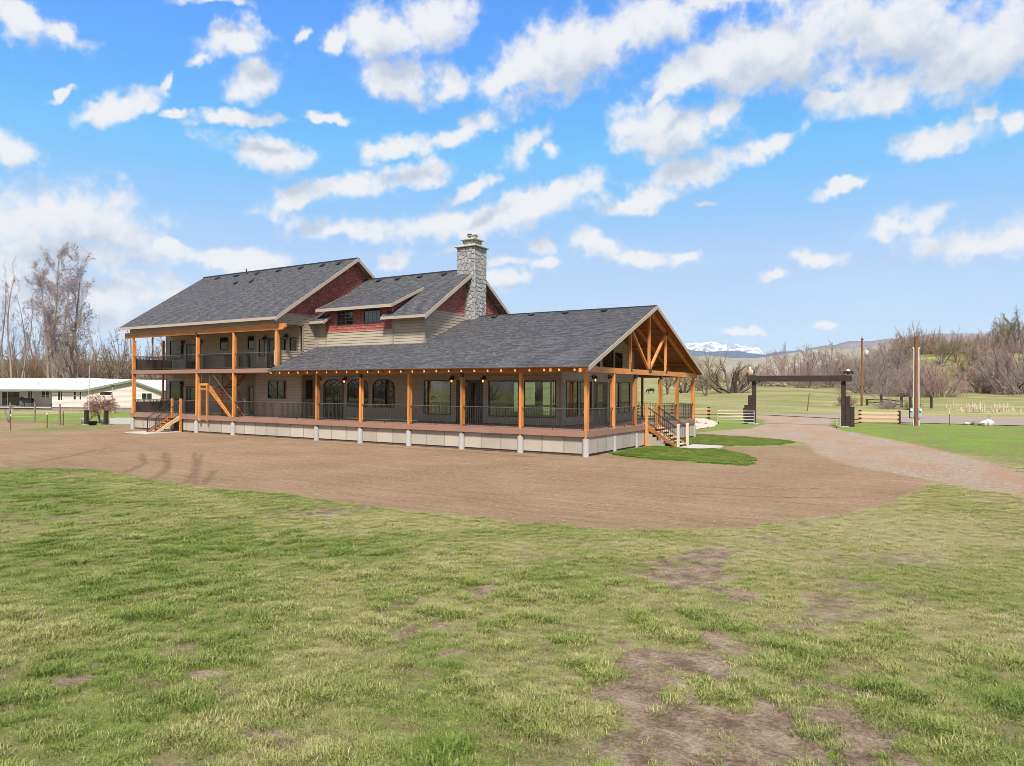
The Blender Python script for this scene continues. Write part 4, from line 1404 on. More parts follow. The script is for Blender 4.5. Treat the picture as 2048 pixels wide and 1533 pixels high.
    pr = lambda y: 4.33 + sl * (y + 0.68)          # low roof surface
    full = [(0.0, 4.60), (14.0, 8.0), (14.0, mtop(14.0)), (myr, mtop(myr)), (0.0, mtop(0.0))]
    low = [(0.0, pr(0.0) + 0.02), (8.25, pr(8.25) + 0.02), (14.0, 8.02), (14.0, 8.06), (0.62, 8.06), (0.0, mtop(0))]
    op = (0.25, 2.17, 5.66, 7.36)
    # the opening beside the upper porch is a real hole
    back = MB()
    for p in punch([[(0.0, 4.66), (8.25, 8.0), (14.0, 8.0), (14.0, mtop(14)), (myr, mtop(myr)), (0.0, mtop(0.0))]], op):
        if area(p) < 0:
            p = p[::-1]
        back.prism([mx(a, z, -0.03) for a, z in p], [mx(a, z, -0.12) for a, z in p])
    gw_ = back.build('gable_wall', M['backing'], H)
    for p in punch([low], op):
        z0, z1 = min(q[1] for q in p), max(q[1] for q in p)
        r = int((z0 - G0) / 0.183)
        while G0 + r * 0.183 < z1:
            lo, hi_ = G0 + r * 0.183, G0 + (r + 1) * 0.183
            c = clip(clip(p, 1, lo, False), 1, hi_ - 0.009, True)  # same open gap, dark backing drawn as the lap's shadow line
            if len(c) >= 3 and abs(area(c)) > 0.004:
                c = c if area(c) > 0 else c[::-1]
                MB().prism([mx(a, z, 0.003 + 0.019 * (hi_ - z) / 0.183) for a, z in c], [mx(a, z, -0.028) for a, z in c]).build('plank', M['siding'], gw_)
            r += 1
    shake_field(gw_, mx, [(0.62, 8.13), (13.2, 8.13), (myr, mtop(myr))], ())
    strip('belt_trim', mx, 0.5, 13.2, 8.06, 8.13, 0.0, 0.034, M['trim'], gw_)
    # trims round the opening
    for q in ((0.13, 0.25, 5.66, 7.36), (2.17, 2.30, 5.60, 7.42), (0.13, 2.30, 7.36, 7.46), (0.13, 2.30, 5.56, 5.66)):
        strip('opening_trim', mx, *q, -0.12, 0.036, M['trim'], gw_)
    strip('corner_trim', mx, -0.02, 0.13, 4.7, 5.66, -0.12, 0.036, M['fascia'], gw_)
    # inside face of the half wall, seen from the porch
    # tall block left gable
    lw = on_x(-39.05)
    mb = MB()
    mb.prism([(-39.05, y, z) for y, z in [(FY, G0), (11, G0), (11, mtop(11) - 0.2), (myr, mtop(myr) - 0.1), (FY, mtop(FY))]], [(-38.95, y, z) for y, z in [(FY, G0), (11, G0), (11, mtop(11) - 0.2), (myr, mtop(myr) - 0.1), (FY, mtop(FY))]])
    mb.build('wall', M['siding'], H)
    # ---------------- middle block front and end wall
    z8 = 8.10
    rs, rye, rze, ryr = 0.65, 2.75, 7.69, 8.25
    rtop = lambda y: rze - 0.20 + rs * ((y - rye) if y < ryr else (2 * ryr - rye - y))
    h_d = [(-20.01, -18.57, 7.40, 8.38), (-17.62, -16.17, 7.42, 8.37)]
    pz = pr(UY) + 0.02
    wall(H, 'wall', uy, [(MX, pz), (NX, pz), (NX, rtop(UY)), (MX, rtop(UY))], boards=[(MX, pz), (-21.17, pz), (-21.17, rtop(UY)), (MX, rtop(UY))])
    w2 = wall(H, 'dormer_wall', on_y(UY + 0.004), [(-21.1, pz + 0.01), (-15.1, pz + 0.01), (-15.1, 8.62), (-21.1, 8.62)], h_d, boards=[(-21.04, pz), (-15.21, pz), (-15.21, 6.92), (-21.04, 6.92)],
              shakes=[(-21.04, 6.96), (-15.21, 6.96), (-15.21, 8.62), (-21.04, 8.62)])
    w3 = wall(H, 'wall', on_y(UY + 0.008), [(-15.1, pz + 0.02), (NX, pz + 0.02), (NX, rtop(UY)), (-15.1, rtop(UY))], boards=[(-15.06, pz), (NX - 0.11, pz), (NX - 0.11, rtop(UY)), (-15.06, rtop(UY))])
    for h in h_d:
        window(H, uy, *h, grille=(4, 4))
    strip('belt_trim', uy, -21.04, -15.21, 6.92, 6.962, 0.0, 0.033, M['fascia'], H)
    for a0, a1, zt in ((-21.17, -21.04, 8.55), (-15.21, -15.06, 8.55), (NX - 0.11, NX + 0.027, rtop(UY)), (MX, MX + 0.30, rtop(UY))):
        strip('corner_trim', uy, a0, a1, pz, zt, 0.0, 0.036, M['trim'], H)
    # dormer cheek on the right, above the middle roof
    mid = lambda y: rze + rs * (y - rye)
    shz = lambda y: 8.48 + 0.452 * (y - 2.77)
    ck = [(UY, mid(UY) - 0.2), (6.0, mid(6.0) - 0.2), (6.0, shz(6.0) - 0.05), (UY, shz(UY) - 0.10)]
    wall(H, 'dormer_cheek', on_x(-15.08), ck, boards=False, shakes=[(UY + 0.02, mid(UY)), (5.9, mid(5.9)), (5.9, shz(5.9) - 0.05), (UY + 0.02, shz(UY) - 0.1)])
    # end wall of the middle block
    ew = [(UY, pr(UY)), (8.25, pr(8.25)), (13.13, pr(3.37)), (13.13, rtop(13.13)), (ryr, rtop(ryr)), (UY, rtop(UY))]
    lowb = [(UY - 0.02, pr(UY)), (7.6, pr(7.6)), (7.6, 8.06), (4.05, 8.06), (UY - 0.02, rtop(UY))]
    w4 = wall(H, 'gable_wall', nx_, ew, boards=lowb, shakes=[(3.95, 8.13), (12.4, 8.13), (ryr, rtop(ryr))])
    strip('belt_trim', nx_, 3.9, 7.6, 8.06, 8.13, 0.0, 0.034, M['fascia'], w4)
    strip('corner_trim', nx_, UY - 0.045, UY + 0.10, pr(UY), rtop(UY), 0.0, 0.036, M['trim'], w4)
    strip('corner_trim', nx_, 7.53, 7.61, pr(7.5), 10.6, 0.0, 0.036, M['trim'], w4)

    # ---------------- roofs
    ML, MR = -39.45, -21.55
    mrun = myr - mye
    rf = build_roof('main_roof', [(ML, MR, mye, mze, ms, mrun, 1), (ML, MR, 2 * myr - mye, mze, ms, mrun, -1)], H)
    slab('soffit', ML + 0.03, MR - 0.03, mye + 0.03, mze + 0.01, myr, mzr, 0.16, M['soffit'], rf, 0.012)
    slab('soffit', ML + 0.03, MR - 0.03, 2 * myr - mye - 0.03, mze + 0.01, myr, mzr, 0.16, M['soffit'], rf, 0.012)
    MB().box(ML, MR, mye - 0.028, mye + 0.002, mze - 0.17, mze + 0.012).build('fascia_board', M['fascia'], rf)

    def rake(xa, xb, y0, z0, y1, z1, hgt=0.24, par=None):
        mb = MB()
        mb.prism([(xa, y0, z0 + 0.015), (xa, y0, z0 - hgt), (xa, y1, z1 - hgt), (xa, y1, z1 + 0.015)], [(xb, y0, z0 + 0.015), (xb, y0, z0 - hgt), (xb, y1, z1 - hgt), (xb, y1, z1 + 0.015)])
        return mb.build('rake_board', M['fascia'], par)
    rake(MR - 0.005, MR + 0.028, mye - 0.028, mze - 0.018, myr, mzr, par=rf)
    rake(MR - 0.005, MR + 0.028, 2 * myr - mye, mze, myr, mzr, par=rf)
    rake(ML - 0.028, ML + 0.005, mye - 0.028, mze - 0.018, myr, mzr, par=rf)
    for y in (8.4, 9.9, 11.4):
        z = mzr - ms * (y - myr) - 0.22
        MB().bar((MX - 0.02, y, z), (MR, y, z), 0.09, 0.10).build('outlooker', M['outlooker'], rf)
    MB().box(ML, MR, myr - 0.14, myr + 0.14, mzr - 0.085, mzr + 0.022).build('ridge_cap', M['shingle'], rf)
    # middle roof: a full rear slope, a front slope with the dormer cut into its eave
    CL, CR = MX + 0.02, -12.05
    rrun = ryr - rye
    cut = UY + 0.10
    r2 = build_roof('middle_roof', [(CL, CR, cut, rze + rs * (cut - rye), rs, ryr - cut, 1), (CL, -20.66, rye, rze, rs, cut - rye, 1), (-15.6, CR, rye, rze, rs, cut - rye, 1),
                                    (CL, CR, 2 * ryr - rye, rze, rs, rrun, -1)], H)
    mzr2 = rze + rs * rrun
    for xa, xb in ((CL, -20.68), (-15.58, CR - 0.03)):
        slab('soffit', xa, xb, rye + 0.02, rze + 0.01, cut, rze + rs * (cut - rye), 0.14, M['soffit'], r2, 0.012)
        MB().box(xa, xb + 0.03, rye - 0.028, rye + 0.002, rze - 0.16, rze + 0.012).build('fascia_board', M['fascia'], r2)
    rake(-20.665, -20.64, rye - 0.028, rze - 0.02, UY, rze + rs * (UY - rye), 0.19, r2)
    rake(-15.62, -15.595, rye - 0.028, rze - 0.02, UY, rze + rs * (UY - rye), 0.19, r2)
    for sg in (1, -1):
        y0 = rye if sg > 0 else 2 * ryr - rye
        slab('soffit', NX - 0.05, CR - 0.03, y0 + sg * 0.5, rze + rs * 0.5, ryr, mzr2, 0.15, M['soffit'], r2, 0.012)
    rake(CR - 0.005, CR + 0.028, rye - 0.028, rze - 0.018, 7.62, rze + rs * (7.62 - rye), 0.25, r2)
    rake(CR - 0.005, CR + 0.028, 2 * ryr - rye, rze, 8.97, mzr2 - rs * (8.97 - ryr), 0.25, r2)
    for y in (9.8, 11.2, 12.6):
        z = mzr2 - rs * (y - ryr) - 0.21
        MB().bar((NX - 0.02, y, z), (CR, y, z), 0.09, 0.10).build('outlooker', M['outlooker'], r2)
    MB().box(CL, -13.25, ryr - 0.14, ryr + 0.14, mzr2 - 0.085, mzr2 + 0.022).build('ridge_cap', M['shingle'], r2)
    # shed dormer roof
    SL, SR = -21.42, -14.78
    r3 = build_roof('dormer_roof', [(SL, SR, 2.77, 8.48, 0.452, 3.22, 1)], H)
    slab('soffit', SL + 0.02, SR - 0.02, 2.79, 8.49, 6.0, shz(6.0), 0.13, M['soffit'], r3, 0.012)
    MB().box(SL, SR, 2.742, 2.772, 8.30, 8.492).build('fascia_board', M['fascia'], r3)
    rake(SR - 0.005, SR + 0.028, 2.742, 8.465, 5.95, shz(5.95), 0.19, r3)
    rake(SL - 0.028, SL + 0.005, 2.742, 8.465, 5.95, shz(5.95), 0.19, r3)
    # low porch roof
    PL, PR, pye, pze = MX + 0.03, 0.48, -0.68, 4.33
    prun = 8.25 - pye
    r4 = build_roof('porch_roof', [(PL, PR, pye, pze, sl, UY - pye, 1), (NX, PR, UY, pze + sl * (UY - pye), sl, 8.25 - UY, 1), (NX, PR, 17.18, pze, sl, prun, -1)], H)
    pzr = pze + sl * prun
    for sg in (1, -1):
        y0 = pye if sg > 0 else 17.18
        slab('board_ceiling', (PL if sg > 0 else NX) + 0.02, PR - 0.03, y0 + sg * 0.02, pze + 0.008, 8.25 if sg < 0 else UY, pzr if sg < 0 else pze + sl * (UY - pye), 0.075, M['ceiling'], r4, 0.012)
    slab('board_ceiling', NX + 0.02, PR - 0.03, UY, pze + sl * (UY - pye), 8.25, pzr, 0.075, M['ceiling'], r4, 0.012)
    rake(PR - 0.005, PR + 0.028, pye - 0.03, pze - 0.012, 8.25, pzr, 0.21, r4)
    rake(PR - 0.005, PR + 0.028, 17.21, pze - 0.012, 8.25, pzr, 0.21, r4)
    MB().box(NX + 0.8, PR, 8.11, 8.39, pzr - 0.055, pzr + 0.02).build('ridge_cap', M['shingle'], r4)
    MB().box(PL, PR, pye - 0.012, pye + 0.01, pze - 0.035, pze + 0.012).build('drip_edge', M['rail_top'], r4)
    x = -0.30
    while x > -21.9:
        za = pze - 0.095
        mb = MB()
        mb.bar((x, pye + 0.07, za - 0.085 + sl * 0.07), (x, FY - 0.04, za - 0.085 + sl * (FY - 0.04 - pye)), 0.092, 0.165, (0, 0, 1))
        rf_ = mb.build('rafter', M['timber_y'], r4)
        ze = za - 0.085 + sl * 0.07
        MB().box(x - 0.044, x + 0.044, pye + 0.052, pye + 0.066, ze - 0.075, ze + 0.072).build('rafter_end', M['lit_end_grain'], rf_)  # end piece with the brightness of a lit rafter tail in its colour
        x -= 0.825
    # roof vents
    def vent(par, x, y, z, s, w=0.34):
        mb = MB()
        mb.bar((x - w / 2, y, z + 0.10), (x + w / 2, y, z + 0.10), 0.42, 0.03, (0, -s, 1))
        mb.box(x - w / 2 + 0.03, x + w / 2 - 0.03, y - 0.10, y + 0.12, z - 0.06, z + 0.10)
        mb.build('roof_vent', M['vent'], par)
    for x in (-36.9, -34.4, -31.9, -29.4, -26.9, -24.6, -22.9):
        vent(rf, x, 6.25, mze + ms * (6.25 - mye), ms)
    for x in (-32.8, -30.9):
        vent(rf, x, 4.95, mze + ms * (4.95 - mye), ms, 0.26)
    MB().cyl((-33.3, 6.35, 12.1), (-33.3, 6.35, 12.75), 0.05, n=8).build('vent_pipe', M['vent'], rf)
    for x in (-20.4, -18.6, -16.6, -14.5):
        vent(r2, x, 7.75, rze + rs * (7.75 - rye), rs)
    for x in (-10.4, -7.6, -5.2, -2.6):
        vent(r4, x, 7.75, pze + sl * (7.75 - pye), sl)

    # ---------------- chimney of separate stones
    build_chimney(H)

    # ---------------- deck, skirting, piers, posts
    dk = MB()
    dk.box(-38.32, 0.10, -0.06, FY - 0.1, G0 - 0.06, G0)
    dk.box(WX + 0.12, 0.10, FY - 0.1, 16.6, G0 - 0.06, G0)
    dk.box(-20.0, WX + 0.12, 13.45, 16.6, G0 - 0.06, G0)
    d1 = dk.build('deck', M['deck'], H)

    def fb(x0, x1, y0, y1, z0, z1):
        MB().box(x0, x1, y0, y1, z0, z1).build('fascia_board', M['fascia_deck'], d1)
    for a, b in zip(FACX[:-1], FACX[1:]):
        if a < -38:
            fb(-38.32, -33.10, -0.095, -0.058, G0 - 0.29, G0 - 0.004)
            fb(-31.94, b - 0.003, -0.095, -0.058, G0 - 0.29, G0 - 0.004)
            continue
        fb(a + 0.003, b - 0.003, -0.095, -0.058, G0 - 0.29, G0 - 0.004)
    fb(-38.36, -38.322, -0.095, FY, G0 - 0.29, G0 - 0.004)
    gy = [-0.095] + GABY
    for a, b in zip(gy[:-1], gy[1:]):
        fb(0.102, 0.138, a + 0.003, b - 0.003, G0 - 0.29, G0 - 0.004)
    # upper deck
    u = MB()
    u.box(-38.32, MX, -0.05, BY, D2 - 0.06, D2)
    u.box(-38.32, -26.95, BY, FY - 0.1, D2 - 0.06, D2)
    d2 = u.build('upper_deck', M['deck'], H)
    MB().box(-38.30, MX, 0.02, FY - 0.14, D2 - 0.30, D2 - 0.064).build('porch_ceiling', M['soffit'], d2)
    xs = [-38.36, -33.9, -30.28, -26.27, MX - 0.02]
    for a, b in zip(xs[:-1], xs[1:]):
        MB().box(a + 0.002, b - 0.002, -0.088, -0.052, D2 - 0.27, D2 - 0.004).build('fascia_board', M['fascia_deck'], d2)
    MB().box(-38.36, -38.322, -0.05, FY, D2 - 0.27, D2 - 0.004).build('fascia_board', M['fascia_deck'], d2)
    # skirting
    sk = thing_part('skirting', H, MB().box(-38.15, 0.0, 0.12, 0.16, 0.02, G0 - 0.30).box(0.0, 0.04, 0.12, 16.5, 0.02, G0 - 0.30), M['backing'])
    x = -38.1
    seams = []
    for a, b in zip(FACX[:-1], FACX[1:]):
        n = max(2, int(round((b - a) / 1.22)))
        for k in range(n):
            x0, x1 = a + (b - a) * k / n, a + (b - a) * (k + 1) / n
            if x0 < -31.9 and x1 > -33.1:
                x0, x1 = (x0, min(x1, -33.1)) if x0 < -33.1 else (max(x0, -31.95), x1)
                if x1 - x0 < 0.2:
                    continue
            MB().box(x0 + 0.012, x1 - 0.012, 0.075, 0.118, 0.14, G0 - 0.29).build('panel', M['panel'], sk)
            MB().box(x0 - 0.028, x0 + 0.028, 0.062, 0.074, 0.14, G0 - 0.29).build('batten', M['panel_dark'], sk)
    for a, b in zip([0.0] + GABY[:-1], GABY):
        if a == 6.25:
            continue
        n = max(2, int(round((b - a) / 1.1)))
        for k in range(n):
            y0, y1 = a + (b - a) * k / n, a + (b - a) * (k + 1) / n
            MB().box(0.042, 0.085, y0 + 0.012, y1 - 0.012, 0.14, G0 - 0.29).build('panel', M['panel'], sk)
            MB().box(0.086, 0.098, y0 - 0.028, y0 + 0.028, 0.14, G0 - 0.29).build('batten', M['panel_dark'], sk)
    MB().box(0.042, 0.07, 6.4, 7.42, 0.1, G0 - 0.29).build('panel', M['panel'], sk)
    MB().box(0.042, 0.07, 9.1, 10.1, 0.1, G0 - 0.29).build('panel', M['panel'], sk)

    def post(x, y, top, double=None, bracket=False, base=True):
        h = 0.07
        p = MB().box(x - h, x + h, y - h, y + h, G0 - 0.40, top).build('porch_post', M['timber'], H, bevel=0.008)
        if base:
            MB().cyl((x, y, -0.1), (x, y, G0 - 0.395), 0.162, 0.158, 20).build('concrete_pier', M['concrete'], p)
        if double == 'y':
            MB().box(x - h + 0.012, x + h + 0.03, y + h + 0.003, y + h + 0.09, G0, top - 0.22).build('backing_post', M['timber'], p)
        elif double == 'x':
            MB().box(x - h - 0.09, x - h - 0.003, y - h, y + h, G0, top - 0.22).build('backing_post', M['timber'], p)
        if bracket:
            MB().box(x - h - 0.006, x + h + 0.006, y - h - 0.008, y + h + 0.006, top - 0.22, top + 0.02).build('post_bracket', M['black'], p)
        return p
    for i, x in enumerate(FACX):
        if x < -21:
            continue
        post(x, 0.0, 4.06, 'y', i in (5, 7))
    for x in FACX[:4]:
        zb = 6.93
        h = 0.07
        z0 = G0 - 0.40 if x < -22 else 4.62
        if x < -22:
            p = MB().box(x - h, x + h, -h, h, z0, zb).build('porch_post', M['timber'], H, bevel=0.008)
            MB().cyl((x, 0, -0.1), (x, 0, G0 - 0.395), 0.162, 0.158, 20).build('concrete_pier', M['concrete'], p)
        else:
            p = MB().box(x - h, x + h, -h, h, z0, zb).build('porch_post', M['timber'], H, bevel=0.008)
        MB().box(x - h + 0.012, x + h + 0.03, h + 0.003, h + 0.09, D2, zb - 0.2).build('backing_post', M['timber'], p)
        if x < -22:
            MB().box(x - h + 0.012, x + h + 0.03, h + 0.003, h + 0.09, G0, D2 - 0.28).build('backing_post', M['timber'], p)
        if abs(x + 30.28) < 0.1:
            MB().box(x - h - 0.03, x + h + 0.03, -h - 0.022, h, zb - 0.15, zb + 0.16).build('post_bracket', M['black'], p)
    for i, y in enumerate(GABY):
        post(0.0, y, 4.06, 'x', y in (6.25, 10.25))
    MB().box(-38.27, -38.13, 2.34, 2.48, G0, 6.9).build('porch_post', M['timber'], H)
    for x in (-3.65, -7.3, -10.95):
        post(x, 16.5, 4.06)
    # beams
    MB().box(-22.05, -0.075, -0.072, 0.072, 4.062, 4.335).build('porch_beam', M['timber_x'], H)
    MB().box(-0.075, 0.075, -0.22, 16.72, 4.062, 4.345).build('tie_beam', M['timber_y'], H)
    MB().box(-14, -0.08, 16.43, 16.57, 4.062, 4.33).build('porch_beam', M['timber_x'], H)
    ub = MB()
    for xa, xb in ((-39.25, -30.285), (-30.28, -21.35)):
        q = [(xa, 6.94), (xb, 6.94), (xb + (0.22 if xb > -25 else 0), 7.10), (xb + (0.22 if xb > -25 else 0), 7.33), (xa - (0.0), 7.33)]
        MB().prism([(a, -0.085, z) for a, z in q], [(a, 0.085, z) for a, z in q]).build('porch_beam', M['timber_x'], H)
    # frieze above the upper beam
    xx = -38.6
    for a, b in zip((-38.62, -35.1, -31.0, -27.05, -23.6), (-35.1, -31.0, -27.05, -23.6, MX - 0.005)):
        MB().box(a + 0.008, b - 0.008, -0.05, 0.01, 7.335, 7.75).build('frieze_panel', M['trim'], H)
    MB().box(-38.6, MX - 0.13, 0.09, FY - 0.03, 7.30, 7.36).build('porch_ceiling', M['soffit'], H)

    # ---------------- open truss in the end gable
    tr = MB().box(-0.07, 0.07, 8.18, 8.32, 4.348, pzr - 0.30).build('king_post', M['timber'], H, bevel=0.006)
    for y in (5.48, 11.02):
        s = MB().box(-0.068, 0.068, y - 0.068, y + 0.068, 4.348, pzr - sl * abs(y - 8.25) - 0.30).build('truss_strut', M['timber'], H, bevel=0.006)
        MB().box(0.068, 0.082, y - 0.10, y + 0.10, 4.20, 4.40).box(0.068, 0.082, y - 0.03, y + 0.03, 4.40, 4.72).build('steel_plate', M['black'], s)
        zt = pzr - sl * abs(y - 8.25) - 0.36
        sg = 1 if y > 8.25 else -1
        b_ = MB().bar((-0.005, 8.25 + sg * 0.10, 4.40), (-0.005, y - sg * 0.10, zt), 0.13, 0.135, (1, 0, 0)).build('truss_brace', M['timber'], H, bevel=0.006)
    MB().box(0.074, 0.088, 8.02, 8.48, 4.20, 4.42).box(0.071, 0.085, 8.21, 8.29, 4.42, 4.75).build('steel_plate', M['black'], tr)
    for y, z in ((11.02, pzr - sl * 2.77 - 0.28), (5.48, pzr - sl * 2.77 - 0.28)):
        MB().box(0.07, 0.084, y - 0.14, y + 0.14, z - 0.12, z + 0.10).build('steel_plate', M['black'], tr)
    for sg in (1, -1):
        y0 = 8.25 - sg * 8.9
        mb = MB()
        za = lambda y: pzr - sl * abs(y - 8.25)
        mb.prism([(-0.072, y0, za(y0) - 0.10), (-0.072, 8.25, pzr - 0.10), (-0.072, 8.25, pzr - 0.34), (-0.072, y0, za(y0) - 0.30)], [(0.072, y0, za(y0) - 0.10), (0.072, 8.25, pzr - 0.10), (0.072, 8.25, pzr - 0.34), (0.072, y0, za(y0) - 0.30)])
        mb.build('truss_rafter', M['timber_y'], H)
        mb = MB()
        mb.prism([(-1.65, y0, za(y0) - 0.10), (-1.65, 8.25, pzr - 0.10), (-1.65, 8.25, pzr - 0.28), (-1.65, y0, za(y0) - 0.26)], [(-1.53, y0, za(y0) - 0.10), (-1.53, 8.25, pzr - 0.10), (-1.53, 8.25, pzr - 0.28), (-1.53, y0, za(y0) - 0.26)])
        mb.build('truss_rafter', M['timber_y'], H)
    for k in (2, 4, 6):
        for sg in (1, -1):
            y = 8.25 + sg * k * 1.2
            z = pzr - sl * k * 1.2 - 0.14
            MB().bar((WX + 0.04, y, z), (-0.08, y, z), 0.09, 0.11).build('purlin', M['timber_x'], H)
    # ---------------- railings
    def railing(p0, p1, base, mid=True, style='thin', parent=H, top_mat='rail_top', h=1.067):
        p0, p1 = Vector(p0), Vector(p1)
        L = (p1 - p0).length
        t = MB()
        zt = base + h
        t.bar((p0.x, p0.y, zt - 0.02), (p1.x, p1.y, zt - 0.02), 0.055, 0.032)
        r = t.build('railing', M[top_mat], parent)
        lo = MB()
        lo.bar((p0.x, p0.y, base + 0.09), (p1.x, p1.y, base + 0.09), 0.032, 0.028)
        if mid and L > 2:
            m = (p0 + p1) / 2
            lo.bar((m.x, m.y, base), (m.x, m.y, base + 0.08), 0.028, 0.028)
        lo.build('bottom_rail', M['rail'], r)
        n = int(L / 0.112)
        bl = MB()
        for k in range(1, n):
            q = p0 + (p1 - p0) * k / n
            bl.box(q.x - 0.009, q.x + 0.009, q.y - 0.009, q.y + 0.009, base + 0.095, zt - 0.034)
        bl.build('baluster_row', M['rail'], r, kind='stuff')
        return r
    for a, b in zip(FACX[:-1], FACX[1:]):
        if a < -38:
            railing((a + 0.08, 0.02), (-33.12, 0.02), G0) if False else None
            railing((-38.1, 0.03, 0), (-33.14, 0.03, 0), G0, False)
            railing((-31.9, 0.03, 0), (b - 0.07, 0.03, 0), G0, False)
            continue
        railing((a + 0.09, 0.03, 0), (b - 0.07, 0.03, 0), G0)
    for a, b in zip([0.0] + GABY[:-1], GABY):
        if a == 6.25:
            railing((-0.02, 6.33, 0), (-0.02, 7.36, 0), G0, False)
            railing((-0.02, 9.14, 0), (-0.02, 10.16, 0), G0, False)
            continue
        railing((-0.02, a + 0.08, 0), (-0.02, b - 0.08, 0), G0)
    for a, b in zip((-3.58, -7.2, -10.9), (-0.1, -3.72, -7.4)):
        railing((a, 16.48, 0), (b, 16.48, 0), G0)
    for a, b in zip(FACX[:3], FACX[1:4]):
        railing((a + 0.09, 0.03, 0), (b - 0.07, 0.03, 0), D2)
    railing((-38.2, 0.1, 0), (-38.2, 2.33, 0), D2, False)
    railing((-38.2, 2.5, 0), (-38.2, 3.1, 0), D2, False)
    railing((-38.2, 0.1, 0), (-38.2, 2.33, 0), G0, False)
    railing((-38.2, 2.5, 0), (-38.2, 3.1, 0), G0, False)
    for base in (G0, D2):
        MB().box(-38.17, -38.15, 0.10, 3.12, base + 0.04, base + 0.86).build('privacy_screen', M['mesh_screen'], H)

    # ---------------- inner stair: lower flight rising left along the edge, landing, upper flight rising right
    inner_stair(H)
    outer_stairs(H)
    # lanterns
    for a, z in ((-36.75, 3.46), (-34.25, 3.46), (-36.65, 6.70), (-34.4, 6.66), (-21.42, 3.74), (-19.0, 3.74), (-10.25, 3.76), (-8.0, 3.76)):
        lantern(H, fy, a, z, a > -22)
    for a, z in ((-25.72, 6.60), (-23.54, 6.66)):
        lantern(H, by, a, z, False)
    for a, z in ((7.10, 3.86), (9.32, 3.90)):
        lantern(H, gx, a, z)


def thing_part(name, root, mb, mat):
    return mb.build(name, mat, root)


